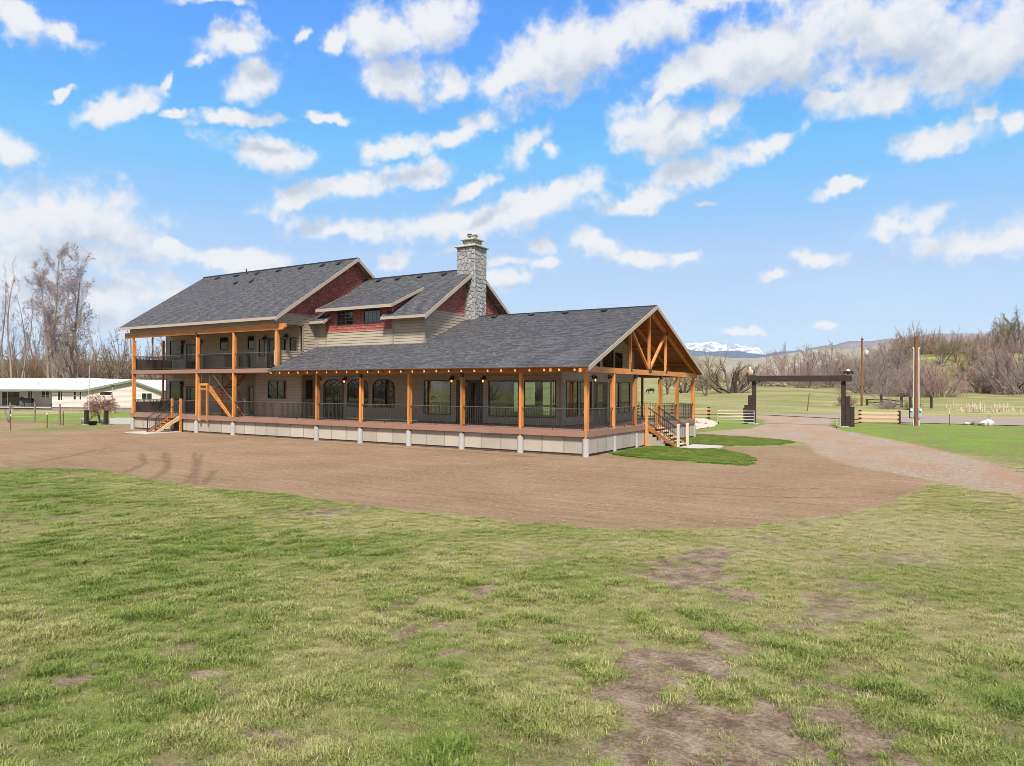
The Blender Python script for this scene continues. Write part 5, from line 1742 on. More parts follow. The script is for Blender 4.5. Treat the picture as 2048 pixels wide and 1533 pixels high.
def inner_stair(H):
    st = MB().box(-29.86, -28.86, 0.02, 2.06, 3.20, 3.30).build('staircase', M['deck'], H)
    # landing frame and legs
    for x in (-29.74, -28.90):
        MB().box(x - 0.07, x + 0.07, -0.20, -0.098, G0 - 0.36, 3.34).build('landing_post', M['timber'], st)
    MB().box(-29.80, -28.84, -0.19, -0.10, 3.345, 3.50).build('landing_beam', M['timber_x'], st)
    MB().box(-29.66, -28.98, -0.16, -0.11, 3.02, 3.19).build('landing_beam', M['timber_x'], st)
    for y in (1.0, 2.0):
        MB().box(-28.97, -28.83, y - 0.07, y + 0.07, G0, 3.2).build('landing_post', M['timber'], st)
    # lower flight
    x0, x1, z0, z1 = -26.42, -28.86, G0, 3.30
    for y in (-0.02, 1.02):
        q = [(x0 - 0.03, z0 + 0.01), (x0 - 0.28, z0 + 0.01), (x1, z1 - 0.32), (x1, z1 + 0.04), (x1 + 0.1, z1 + 0.04)]
        MB().prism([(a, y - 0.04, z) for a, z in q], [(a, y + 0.04, z) for a, z in q]).build('stringer', M['timber_x'], st)
    n = 11
    for k in range(1, n):
        x = x0 + (x1 - x0) * k / n
        z = z0 + (z1 - z0) * k / n
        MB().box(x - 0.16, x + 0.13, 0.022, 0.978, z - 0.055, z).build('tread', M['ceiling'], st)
    hr = MB()
    for y in (0.03, 1.0):
        hr.bar((x0 + 0.15, y, z0 + 0.98), (x1 + 0.02, y, z1 + 1.02), 0.045, 0.045)
        hr.box(x0 + 0.02, x0 + 0.06, y - 0.02, y + 0.02, z0, z0 + 1.06)
        hr.box(x1 - 0.02, x1 + 0.02, y - 0.02, y + 0.02, z1, z1 + 1.05)
    hr.bar((-29.80, 0.03, 4.35), (-28.86, 0.03, 4.35), 0.045, 0.045)
    hr.bar((-29.80, 0.03, 3.40), (-28.86, 0.03, 3.40), 0.03, 0.03)
    hr.box(-29.82, -29.78, 0.01, 0.05, 3.3, 4.4)
    hr.build('handrail', M['rail_top'], st)
    bl = MB()
    for y in (0.03, 1.0):
        for k in range(1, 22):
            f = k / 22
            x, z = x0 + (x1 - x0) * f, z0 + (z1 - z0) * f
            bl.box(x - 0.008, x + 0.008, y - 0.008, y + 0.008, z + 0.08, z + 0.98)
    for k in range(1, 9):
        x = -29.80 + 0.94 * k / 9
        bl.box(x - 0.008, x + 0.008, 0.022, 0.038, 3.4, 4.34)
    bl.build('baluster_row', M['rail'], st, kind='stuff')
    # upper flight
    x0, x1, z0, z1 = -28.86, -27.35, 3.30, D2
    for y in (1.08, 2.02):
        q = [(x0, z0 - 0.25), (x1, z1 - 0.32), (x1, z1 - 0.02), (x0, z0 + 0.05)]
        MB().prism([(a, y - 0.04, z) for a, z in q], [(a, y + 0.04, z) for a, z in q]).build('stringer', M['timber_x'], st)
    for k in range(1, 7):
        x, z = x0 + (x1 - x0) * k / 7, z0 + (z1 - z0) * k / 7
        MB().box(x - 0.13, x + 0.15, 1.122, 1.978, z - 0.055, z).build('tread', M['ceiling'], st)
    # guard round the stair opening on the upper deck
    g = MB()
    cs = [(-30.25, 0.55), (-26.1, 0.55)]
    for (xa, xb, y) in ((-31.0, -28.6, 1.0), (-28.5, -27.6, 1.0), (-27.4, -26.2, 1.0), (-28.4, -27.3, 2.05)):
        g.bar((xa, y, D2 + 1.03), (xb, y, D2 + 1.03), 0.05, 0.05)
        g.bar((xa, y, D2 + 0.08), (xb, y, D2 + 0.08), 0.04, 0.04)
        for x in (xa, xb):
            g.box(x - 0.028, x + 0.028, y - 0.028, y + 0.028, D2, D2 + 1.04)
    g.bar((-28.55, 1.1, 4.0 + 0.45), (-27.4, 1.1, D2 + 0.9), 0.04, 0.04)
    gd = g.build('railing', M['black'], H)
    b = MB()
    for (xa, xb, y) in ((-31.0, -28.6, 1.0), (-28.5, -27.6, 1.0), (-27.4, -26.2, 1.0), (-28.4, -27.3, 2.05)):
        n = int((xb - xa) / 0.112)
        for k in range(1, n):
            x = xa + (xb - xa) * k / n
            b.box(x - 0.014, x + 0.014, y - 0.014, y + 0.014, D2 + 0.1, D2 + 1.01)
    b.build('baluster_row', M['black'], gd, kind='stuff')


def outer_stairs(H):
    # left: seven steps down from the deck edge towards the yard
    L, Rr, y0, y1 = -33.03, -32.0, -0.10, -1.95
    st = MB().box(L, Rr, y0 - 0.26, y0, G0 - 0.20, G0 - 0.155).build('porch_steps', M['timber_x'], H)
    for x in (L, Rr):
        MB().box(x - 0.07, x + 0.07, y0 - 0.08, y0 + 0.06, -0.1, G0 + 1.16).build('newel_post', M['timber'], st, bevel=0.008)
        q = [(y0 - 0.09, G0 - 0.06), (y1 - 0.12, 0.08), (y1 + 0.22, 0.08), (y0 - 0.09, G0 - 0.36)]
        MB().prism([(x - 0.035, y, z) for y, z in q], [(x + 0.035, y, z) for y, z in q]).build('stringer', M['wood_new'] if x > -32.5 else M['timber_y'], st)
    for k in range(1, 7):
        y, z = y0 - 0.12 + (y1 - y0 + 0.12) * k / 7, G0 - 0.02 - (G0 - 0.08) * k / 7
        MB().box(L + 0.04, Rr - 0.04, y - 0.02, y + 0.25, z - 0.045, z).build('tread', M['timber_x'], st)
    hr = MB()
    bl = MB()
    for x in (L + 0.02, Rr - 0.02):
        hr.bar((x, y0 - 0.08, G0 + 0.93), (x, y1 - 0.25, 0.93), 0.045, 0.04)
        hr.bar((x, y0 - 0.08, G0 + 0.10), (x, y1 + 0.05, 0.22), 0.03, 0.03)
        hr.box(x - 0.025, x + 0.025, y1 - 0.02, y1 + 0.03, 0.06, 1.02)
        for k in range(1, 13):
            f = k / 13
            y = y0 - 0.1 + (y1 - y0 + 0.1) * f
            zz = G0 - (G0 - 0.1) * f
            bl.box(x - 0.008, x + 0.008, y - 0.008, y + 0.008, zz + 0.12, zz + 0.92)
    hr.build('handrail', M['rail'], st)
    bl.build('baluster_row', M['rail'], st, kind='stuff')
    # right: broad flight off the end gable, boarded in below
    ya, yb, xa, xb = 7.46, 9.06, 0.14, 2.02
    s2 = MB().box(xa, xa + 0.26, ya + 0.05, yb - 0.05, G0 - 0.20, G0 - 0.155).build('porch_steps', M['deck'], H)
    for y in (ya, yb):
        MB().box(xa - 0.03, xa + 0.11, y - 0.07, y + 0.07, -0.1, G0 + 1.14).build('newel_post', M['timber'], s2, bevel=0.008)
        MB().box(xb - 0.075, xb + 0.065, y - 0.07, y + 0.07, -0.05, 1.33).build('newel_post', M['cream_post'], s2, bevel=0.008)
        q = [(xa + 0.12, G0 - 0.02), (xb - 0.08, 0.12), (xb - 0.08, -0.02), (xa + 0.12, G0 - 0.30)]
        MB().prism([(x, y - 0.035, z) for x, z in q], [(x, y + 0.035, z) for x, z in q]).build('stringer', M['timber_x'], s2)
    for k in range(5):
        zz0, zz1 = 0.02 + 0.183 * k, 0.02 + 0.183 * (k + 1) - 0.006
        xe = xa + 0.12 + (xb - 0.1 - xa - 0.12) * max(0.02, 1 - (zz1 + 0.30) / G0)
        MB().box(xa + 0.10, xe, ya - 0.012, ya + 0.012, zz0, zz1).build('plank', M['siding'], s2)
    for k in range(1, 7):
        x, z = xa + 0.1 + (xb - xa - 0.15) * k / 7, G0 - 0.02 - (G0 - 0.04) * k / 7
        MB().box(x - 0.06, x + 0.24, ya + 0.04, yb - 0.04, z - 0.05, z).build('tread', M['wood_new'], s2)
    hr = MB()
    bl = MB()
    for y in (ya, yb):
        hr.bar((xa + 0.1, y, G0 + 0.98), (xb - 0.06, y, 1.12), 0.05, 0.045)
        hr.bar((xa + 0.1, y, G0 + 0.14), (xb - 0.06, y, 0.28), 0.035, 0.035)
        for k in range(1, 14):
            f = k / 14
            x = xa + 0.12 + (xb - xa - 0.2) * f
            zz = G0 - (G0 - 0.14) * f
            bl.box(x - 0.009, x + 0.009, y - 0.009, y + 0.009, zz + 0.14, zz + 0.96)
    hr.build('handrail', M['black'], s2)
    bl.build('baluster_row', M['black'], s2, kind='stuff')


def stones_on(parent, mp, a0, a1, z0f, z1f, size, seed, z0, z1):
    """irregular flat stones: Voronoi cells of a jittered grid cut to the face, each one an own object"""
    rnd = random.Random(seed)
    pts = []
    nz = max(2, int(round((z1 - z0) / (size * 0.95))))
    na = max(2, int(round((a1 - a0) / size)))
    for i in range(-1, nz + 1):
        for j in range(-1, na + 1):
            pts.append((a0 + (j + 0.5 + rnd.uniform(-0.42, 0.42) + (0.5 if i % 2 else 0)) * (a1 - a0) / na, z0 + (i + 0.5 + rnd.uniform(-0.40, 0.40)) * (z1 - z0) / nz))
    for i, (px, pz) in enumerate(pts):
        cell = [(a0, z0), (a1, z0), (a1, z1), (a0, z1)]
        for j, (qx, qz) in enumerate(pts):
            if i == j or abs(qx - px) > 4 * size or abs(qz - pz) > 4 * size:
                continue
            mx_, mz_, nx_, nz_ = (px + qx) / 2, (pz + qz) / 2, qx - px, qz - pz
            out = []
            for k in range(len(cell)):
                p, q = cell[k], cell[(k + 1) % len(cell)]
                dp = (p[0] - mx_) * nx_ + (p[1] - mz_) * nz_
                dq = (q[0] - mx_) * nx_ + (q[1] - mz_) * nz_
                if dp <= 0:
                    out.append(p)
                if (dp <= 0) != (dq <= 0):
                    t = dp / (dp - dq)
                    out.append((p[0] + t * (q[0] - p[0]), p[1] + t * (q[1] - p[1])))
            cell = out
            if len(cell) < 3:
                break
        if len(cell) < 3:
            continue
        # keep only what stands above the roof line under it
        cx_, cz_ = sum(p[0] for p in cell) / len(cell), sum(p[1] for p in cell) / len(cell)
        if cz_ < z0f(cx_) - 0.15 or abs(area(cell)) < 0.006:
            continue
        sh = lambda k, m: [(cx_ + (p[0] - cx_) * k * m, cz_ + (p[1] - cz_) * k * m) for p in cell]
        r = math.sqrt(abs(area(cell)) / math.pi)
        k1 = max(0.5, 1 - 0.016 / r)
        k2 = max(0.4, 1 - 0.050 / r)
        bul = rnd.uniform(0.022, 0.05)
        A, B = sh(k1, 1), sh(k2, 1)
        n = len(cell)
        vs = [mp(a, z, -0.02) for a, z in A] + [mp(a, z, bul * 0.55) for a, z in A] + [mp(a, z, bul + rnd.uniform(-0.006, 0.006)) for a, z in B]
        fs = [(k, (k + 1) % n, n + (k + 1) % n, n + k) for k in range(n)] + [(n + k, n + (k + 1) % n, 2 * n + (k + 1) % n, 2 * n + k) for k in range(n)]
        fs.append(tuple(range(2 * n, 3 * n)))
        MB().add(vs, fs).build('stone', M['stone'], parent)


def build_chimney(H):
    x0, x1, y0, y1 = -13.28, -11.82, 7.58, 8.98
    zt = 12.62
    ch = MB().box(x0 + 0.03, x1 - 0.03, y0 + 0.03, y1 - 0.03, 7.2, zt).build('chimney', M['mortar'], H)
    pr = lambda y: 4.33 + 0.4167 * (min(y, 16.5 - y) + 0.68)
    mid = lambda y: 7.69 + 0.65 * ((y if y < 8.25 else 16.5 - y) - 2.75)
    f, r = on_y(y0 + 0.03), on_x(x1 - 0.03)
    # front face: over the roof on the left part, down to the low roof at its right edge
    stones_on(ch, f, x0, x1, lambda a: (mid(y0) if a < -12.55 else pr(y0)), None, 0.285, 3, 7.75, zt)
    stones_on(ch, r, y0, y1, lambda a: pr(a), None, 0.285, 5, 7.75, zt)
    cap = MB().box(x0 - 0.14, x1 + 0.14, y0 - 0.14, y1 + 0.14, zt, zt + 0.12)
    cap.build('cap_slab', M['capstone'], ch, bevel=0.03)
    nx0, nx1, ny0, ny1 = x0 + 0.42, x1 - 0.06, y0 + 0.38, y1 - 0.30
    nx0, nx1, ny0, ny1 = -13.0, -12.05, 7.85, 8.72
    MB().box(nx0 + 0.02, nx1 - 0.02, ny0 + 0.02, ny1 - 0.02, zt + 0.12, zt + 0.50).build('chimney_neck', M['mortar'], ch)
    stones_on(ch, on_y(ny0 + 0.02), nx0, nx1, lambda a: 0, None, 0.22, 8, zt + 0.12, zt + 0.50)
    stones_on(ch, on_x(nx1 - 0.02), ny0, ny1, lambda a: 0, None, 0.22, 9, zt + 0.12, zt + 0.50)
    MB().box(nx0 - 0.13, nx1 + 0.13, ny0 - 0.13, ny1 + 0.13, zt + 0.50, zt + 0.60).build('cap_slab', M['capstone'], ch, bevel=0.03)
    for x, y, h in ((-12.72, 8.25, 0.32), (-12.32, 8.35, 0.24)):
        MB().lathe((x, y, zt + 0.60), [(0.10, 0), (0.10, h - 0.08), (0.20, h - 0.06), (0.21, h - 0.02), (0.09, h), (0.07, h + 0.03), (0.17, h + 0.05), (0.18, h + 0.08), (0.05, h + 0.11)], 12).build('flue_cap', M['flue'], ch)


build_house()

# ------------------------------------------------------------------ neighbour's ranch house


def hz(x, y):
    return float(height(np.array([x]), np.array([y]))[0])


def ranch():
    rz = R(31.9)
    root = thing('ranch_house', (-80.5, 18.4, 0), 'low cream sided ranch house with a white metal roof and sage green eaves', 'house', local=True)
    root.rotation_euler = (0, 0, rz)
    S = lambda u: (u - 175) * 0.0649
    Z = lambda v: (823 - v) * 0.0649
    W = lambda t: (lambda s, z, d: (s, t - d, z))
    sd = M['ranch_siding']

    def boarded(name, t, poly, holes=(), expo=0.16):
        mb = MB()
        mb.prism([(s, t + 0.03, z) for s, z in poly], [(s, t + 0.15, z) for s, z in poly])
        w = mb.build(name, M['ranch_siding'], root)
        pieces = [poly]
        for h in holes:
            pieces = punch(pieces, h)
        z0, z1 = min(p[1] for p in poly), max(p[1] for p in poly)
        pl = MB()
        r = 0
        while z0 + r * expo < z1:
            lo, hi = z0 + r * expo, z0 + (r + 1) * expo
            for p in pieces:
                c = clip(clip(p, 1, lo, False), 1, hi - 0.006, True)
                if len(c) >= 3 and abs(area(c)) > 0.01:
                    c = c if area(c) > 0 else c[::-1]
                    pl.prism([(s, t - 0.004 - 0.02 * (hi - z) / expo, z) for s, z in c], [(s, t + 0.03, z) for s, z in c])
            r += 1
        pl.build('lap_siding', sd, w, kind='stuff')
        return w
    g = [(0, 0.5), (9.47, 0.5), (9.47, 2.72), (5.95, 3.98), (0, 2.72)]
    hw = [(S(199), S(224.5), Z(791.5), Z(783)), (S(282.5), S(304.5), Z(800.5), Z(785.5))]
    boarded('wall', 0.0, g, hw)
    window(root, W(0.0), *hw[0], fmat='white', fw=0.05)
    window(root, W(0.0), *hw[1], vbars=(0.5,), fmat='white', fw=0.07)
    h2 = [(S(114.5), S(125.5), Z(802), Z(782)), (S(145.5), S(152.5), Z(801), Z(783)), (S(157.5), S(163.5), Z(801), Z(783))]
    boarded('wall', 0.02, [(S(104), 0.5), (-0.02, 0.5), (-0.02, 2.72), (S(104), 2.72)], h2)
    window(root, W(0.02), *h2[0], vbars=(0.5,), fmat='white', fw=0.07)
    window(root, W(0.02), *h2[1], hbars=(0.5,), fmat='white', fw=0.07)
    window(root, W(0.02), *h2[2], hbars=(0.5,), fmat='white', fw=0.07)
    h3 = [(S(0) - 1.2, S(20), 0.55, Z(784)), (S(34.5), S(46), Z(801), Z(782.5)), (S(62), S(81), Z(798), Z(782)), (S(90), S(99), 0.55, Z(783))]
    boarded('wall', 1.9, [(-19, 0.5), (S(104), 0.5), (S(104), 2.72), (-19, 2.72)], h3)
    boarded_end = MB().box(S(104) - 0.05, S(104) + 0.05, 0.03, 1.93, 0.5, 2.72).build('wall', sd, root)
    window(root, W(1.9), *h3[0], vbars=(0.33,), fmat='white', fw=0.08)
    window(root, W(1.9), *h3[1], vbars=(0.5,), fmat='white', fw=0.09)
    window(root, W(1.9), *h3[2], vbars=(0.5,), hbars=(0.3,), fmat='white', fw=0.09)
    d = MB().box(*h3[3][:2], 1.88, 1.92, h3[3][2], h3[3][3]).build('door', M['meter'], root)
    f = MB()
    ring(f, W(1.9), [(h3[3][0] - 0.09, 0.5), (h3[3][1] + 0.09, 0.5), (h3[3][1] + 0.09, h3[3][3] + 0.09), (h3[3][0] - 0.09, h3[3][3] + 0.09)], [(h3[3][0], 0.55), (h3[3][1], 0.55), (h3[3][1], h3[3][3]), (h3[3][0], h3[3][3])], 0, 0.05)
    f.build('door_frame', M['white'], d)
    MB().box(-19, 0, 0.06, 8, -0.1, 0.5).box(0, 9.4, 0.06, 8, -0.1, 0.5).build('foundation', M['ranch_base'], root)
    MB().box(-19, S(104) - 0.06, -0.1, 1.87, 0.40, 0.52).build('porch_floor', M['slab'], root)
    # roofs: white ribbed metal, with raised seams
    def metal(name, quad, ribs):
        q = [Vector(p) for p in quad]
        n = (q[1] - q[0]).cross(q[3] - q[0]).normalized()
        if n.z < 0:
            n = -n
        mb = MB()
        mb.prism([p + n * 0.04 for p in q], [p - n * 0.04 for p in q])
        for k in range(ribs + 1):
            a = q[0].lerp(q[1], k / ribs)
            b = q[3].lerp(q[2], k / ribs)
            mb.bar(a + n * 0.055, b + n * 0.055, 0.05, 0.03, n)
        return mb.build(name, M['white_roof'], root)
    r1 = metal('roof', [(S(103), -0.35, 2.78), (-0.25, -0.38, 2.78), (5.95, -0.38, 4.10), (S(108), 5.2, 4.34)], 16)
    r2 = metal('roof', [(9.85, -0.38, 2.70), (9.85, 8.5, 2.70), (5.95, 8.5, 4.12), (5.95, -0.38, 4.10)], 14)
    r3 = metal('roof', [(-19.5, -0.45, 2.80), (S(103), -0.40, 2.80), (S(112), 5.6, 4.32), (-19.5, 5.4, 4.22)], 26)
    MB().box(-19.5, -0.25, -0.50, -0.42, 2.56, 2.80).build('eave_trim', M['ranch_trim'], r3)
    for (a, b) in (((-0.25, 2.66), (5.95, 3.98)), ((5.95, 3.98), (9.85, 2.58))):
        mb = MB()
        q = [(a[0], a[1] - 0.12), (b[0], b[1] - 0.12), (b[0], b[1] + 0.10), (a[0], a[1] + 0.10)]
        mb.prism([(s, -0.43, z) for s, z in q], [(s, -0.36, z) for s, z in q]).build('eave_trim', M['ranch_trim'], r1)
    for u in (137, 145.5, 163.5, 170.5):
        s = S(u)
        MB().cyl((s, 1.6, 3.1), (s, 1.6, 3.85), 0.07, n=8).build('vent_pipe', M['flue'], r1)
    MB().cyl((S(60), 1.6, 3.1), (S(60), 1.6, 3.75), 0.07, n=8).build('vent_pipe', M['flue'], r3)
    MB().box(S(209), S(214), -0.12, -0.02, Z(806), Z(799)).build('meter_box', M['meter'], root)
    # smoker grill on the porch
    def at(s, t, z=0.0):
        c, sn = math.cos(rz), math.sin(rz)
        return (-80.5 + s * c - t * sn, 18.4 + s * sn + t * c, z)
    gr = thing('smoker_grill', at(S(48), 0.7, 0.52), 'black barrel smoker grill on the porch of the cream ranch house', 'grill', local=True)
    gr.rotation_euler = (0, 0, rz)
    MB().cyl((-0.62, 0, 0.82), (0.62, 0, 0.82), 0.30, n=14).box(-0.55, 0.55, -0.5, -0.25, 0.72, 0.76).build('barrel', M['black'], gr)
    MB().box(-0.98, -0.62, -0.22, 0.22, 0.78, 1.22).cyl((-0.8, 0, 1.2), (-0.8, 0, 1.42), 0.06, n=8).build('firebox', M['black'], gr)
    for x in (-0.5, 0.5):
        for y in (-0.22, 0.22):
            MB().bar((x, y * 0.5, 0.6), (x * 1.25, y, 0.0), 0.06, 0.06).build('leg', M['black'], gr)
    pd = thing('pedestal', at(S(45), -1.9, 0), 'small stone bird bath in the grass below the ranch porch', 'bird bath', local=True)
    MB().lathe((0, 0, 0), [(0.16, 0), (0.12, 0.05), (0.09, 0.5), (0.14, 0.56)], 12).build('stem', M['slab'], pd)
    MB().lathe((0, 0, 0.56), [(0.12, 0), (0.40, 0.10), (0.42, 0.16), (0.36, 0.13)], 14).build('bowl', M['wood_new'], pd)
    pot = thing('plant_pot', at(S(97), 0.9, 0.52), 'black empty plant pot by the grey door of the ranch house', 'pot', local=True)
    MB().lathe((0, 0, 0), [(0.22, 0), (0.32, 0.36), (0.34, 0.40), (0.28, 0.37)], 12).build('tub', M['rubber'], pot)
    return at, S


ranch_at, ranch_S = ranch()

# masts, tubs, posts and beds between the houses
for (x, y, h, lab, box) in ((-47.6, 1.6, 5.0, 'tall thin grey mast rising from the metal tub beside a dark post', False), (-72.5, 17.2, 3.3, 'grey service mast with a small white box near the ranch gable wall', True)):
    o = thing('mast', (x, y, 0), lab, 'mast', local=True)
    MB().cyl((0, 0, 0), (0, 0, h), 0.045, 0.03, 8).build('pole', M['gate_metal'], o)
    if box:
        MB().box(-0.13, 0.13, -0.12, -0.04, 1.9, 2.35).build('meter_box', M['meter'], o)
        MB().cyl((0.35, 0, 0), (0.35, 0, 1.9), 0.05, n=8).build('conduit', M['conduit'], o)
        MB().box(-0.12, 0.12, -0.1, 0.1, 3.25, 3.4).build('cap', M['black'], o)
for x, y, lab in ((-47.2, 1.2, 'dark stained square post with bare weeping branches just behind it'), (-45.2, 1.75, 'dark stained square post in front of the grey raised garden bed')):
    o = thing('post', (x, y, 0), lab, 'post', 'dark posts between the houses', local=True)
    MB().box(-0.14, 0.14, -0.14, 0.14, 0, 1.24).build('shaft', M['wood_dark'], o, bevel=0.015)
    MB().box(-0.24, 0.24, -0.24, 0.24, -0.03, 0.05).build('footing', M['slab'], o)
o = thing('tub', (-47.55, 1.3, 0), 'galvanised metal tub with a wire hoop by the dark post', 'tub', local=True)
MB().lathe((0, 0, 0), [(0.28, 0), (0.33, 0.5), (0.35, 0.53), (0.29, 0.50), (0.27, 0.3)], 16).build('vessel', M['gate_metal'], o, True)
mb = MB()
for k in range(8):
    a, b = math.pi * k / 8, math.pi * (k + 1) / 8
    mb.cyl((0.3 * math.cos(a), 0, 0.5 + 0.55 * math.sin(a)), (0.3 * math.cos(b), 0, 0.5 + 0.55 * math.sin(b)), 0.012, n=5)
mb.build('hoop', M['gate_metal'], o)
o = thing('tub', (-45.85, 1.0, 0), 'low round black rubber tub on the grass', 'tub', local=True)
MB().lathe((0, 0, 0), [(0.27, 0), (0.36, 0.34), (0.38, 0.36), (0.32, 0.33)], 16).build('vessel', M['rubber'], o, True)
o = thing('tub', (-45.95, 2.0, 0), 'small pale metal bucket behind the black rubber tub', 'bucket', local=True)
MB().lathe((0, 0, 0), [(0.22, 0), (0.30, 0.55), (0.31, 0.57), (0.27, 0.54)], 14).build('vessel', M['meter'], o, True)
o = thing('garden_bed', (-46.6, 4.2, 0), 'grey corrugated raised garden bed on the lawn', 'garden bed', local=True)
o.rotation_euler = (0, 0, R(33))
mb = MB()
n = 44
for (x0, y0, x1, y1) in ((-1.15, -0.45, 1.15, -0.45), (1.15, -0.45, 1.15, 0.45), (1.15, 0.45, -1.15, 0.45), (-1.15, 0.45, -1.15, -0.45)):
    L = math.hypot(x1 - x0, y1 - y0)
    k = int(L / 0.06)
    nx, ny = (y1 - y0) / L, -(x1 - x0) / L
    for i in range(k):
        a, b = i / k, (i + 1) / k
        w0, w1 = (0.02 if i % 2 else 0), (0.0 if i % 2 else 0.02)
        p0 = (x0 + (x1 - x0) * a + nx * w0, y0 + (y1 - y0) * a + ny * w0)
        p1 = (x0 + (x1 - x0) * b + nx * w1, y0 + (y1 - y0) * b + ny * w1)
        mb.add([(*p0, 0), (*p1, 0), (*p1, 0.5), (*p0, 0.5)], [(0, 1, 2, 3)])
mb.build('side_panel', M['gate_metal'], o)
MB().box(-1.12, 1.12, -0.42, 0.42, 0, 0.42).build('soil', M['ranch_base'], o)

# wire fence on the left: weathered posts and steel pickets, each its own thing
for k, (x, y, h, lean, lab) in enumerate(((-56.6, -0.6, 1.75, 4, 'weathered wooden corner post, one of the leaning pair at the left edge'), (-56.3, -0.9, 1.15, -14, 'short pale brace post leaning on the weathered corner post'),
                                         (-55.0, 0.7, 1.75, 2, 'tall weathered fence post below the ranch porch steps'), (-48.9, -0.1, 1.75, 0, 'brown fence post nearest the galvanised tub'))):
    o = thing('fence_post', (x, y, 0), lab, 'fence post', 'posts of the left wire fence', local=True)
    o.rotation_euler = (0, R(lean), 0.3 * k)
    MB().cyl((0, 0, -0.1), (0, 0, h), 0.085, 0.07, 8).build('shaft', M['wood_grey'], o)
for k, (x, y, lab) in enumerate(((-43.07, -6.21, 'rusty steel picket at the left edge of the brown garden soil'), (-44.36, -3.18, 'rusty steel picket in the middle of the brown garden soil'), (-47.09, -0.7, 'green tipped steel picket next to the brown fence post'))):
    o = thing('steel_picket', (x, y, 0), lab, 'fence post', 'steel pickets of the left wire fence', local=True)
    MB().bar((0, 0, -0.1), (0, 0, 1.05), 0.045, 0.04).bar((0, 0.02, 0), (0, 0.02, 1.05), 0.012, 0.05).build('shaft', M['wood_pole'], o)
    MB().box(-0.03, 0.03, -0.03, 0.03, 1.05, 1.2).build('tip', M['white'] if k < 2 else M['twig_gold'], o)
mb = MB()
pts = [(-75, -2.5), (-56.6, -0.6), (-55.0, 0.7), (-48.9, -0.1), (-47.2, 1.2)]
for a, b in zip(pts[:-1], pts[1:]):
    for z in (0.5, 0.9, 1.3):
        mb.bar((*a, z), (*b, z), 0.014, 0.014)
tag(mb.build('fence_wire', M['gate_metal']), 'thin wires strung along the weathered posts on the left', 'wire')

# ------------------------------------------------------------------ entrance gate arch
ga = thing('gate_arch', (2.7, 38.0, 0), 'dark timber entrance arch with stepped side posts across the gravel drive', 'gate arch')
yl, yr_ = 38.2, 38.0
for sx, x in ((-1, -1.05), (1, 6.65)):
    # tall post carrying the beam, two shorter posts stepping outwards
    MB().box(x - 0.17, x + 0.17, yl - 0.17, yl + 0.17, -0.1, 4.62).build('tall_post', M['wood_dark'], ga, bevel=0.02)
    MB().box(x + sx * 0.18 - (0.0 if sx > 0 else 0.34), x + sx * 0.18 + (0.34 if sx > 0 else 0.0), yl - 0.16, yl + 0.16, -0.1, 2.72).build('middle_post', M['wood_dark'], ga, bevel=0.02)
    MB().box(x + sx * 0.53 - (0.0 if sx > 0 else 0.34), x + sx * 0.53 + (0.34 if sx > 0 else 0.0), yl - 0.15, yl + 0.15, -0.1, 1.80).build('short_post', M['wood_dark'], ga, bevel=0.02)
    MB().box(x - 0.45, x + 0.45, yl - 0.35, yl + 0.3, -0.03, 0.09).build('footing', M['slab'], ga)
MB().box(-1.60, 7.35, yl - 0.40, yl - 0.18, 4.02, 4.56).build('beam', M['wood_dark_x'], ga, bevel=0.02)


def tube_gate(at_, rz, w, label, wheel=True):
    o = thing('metal_gate', at_, label, 'gate', 'metal gates of the entrance arch', local=True)
    o.rotation_euler = (0, 0, rz)
    MB().cyl((0, 0, 0.12), (0, 0, 1.3), 0.028, n=8).cyl((w, 0, 0.12), (w, 0, 1.3), 0.028, n=8).build('upright', M['gate_metal'], o)
    for k in range(5):
        z = 0.20 + k * 0.265
        MB().cyl((0, 0, z), (w, 0, z), 0.024, n=8).build('rail', M['gate_metal'], o)
    MB().cyl((w, -0.03, 0.11), (w, 0.03, 0.11), 0.11, n=14).build('wheel', M['rubber'], o)


tube_gate((-0.85, 37.4, 0), R(205), 3.3, 'galvanised tube gate swung open in front of the left arch post')
tube_gate((6.45, 37.9, 0), R(-88), 3.3, 'galvanised tube gate swung open edge on at the right arch post')


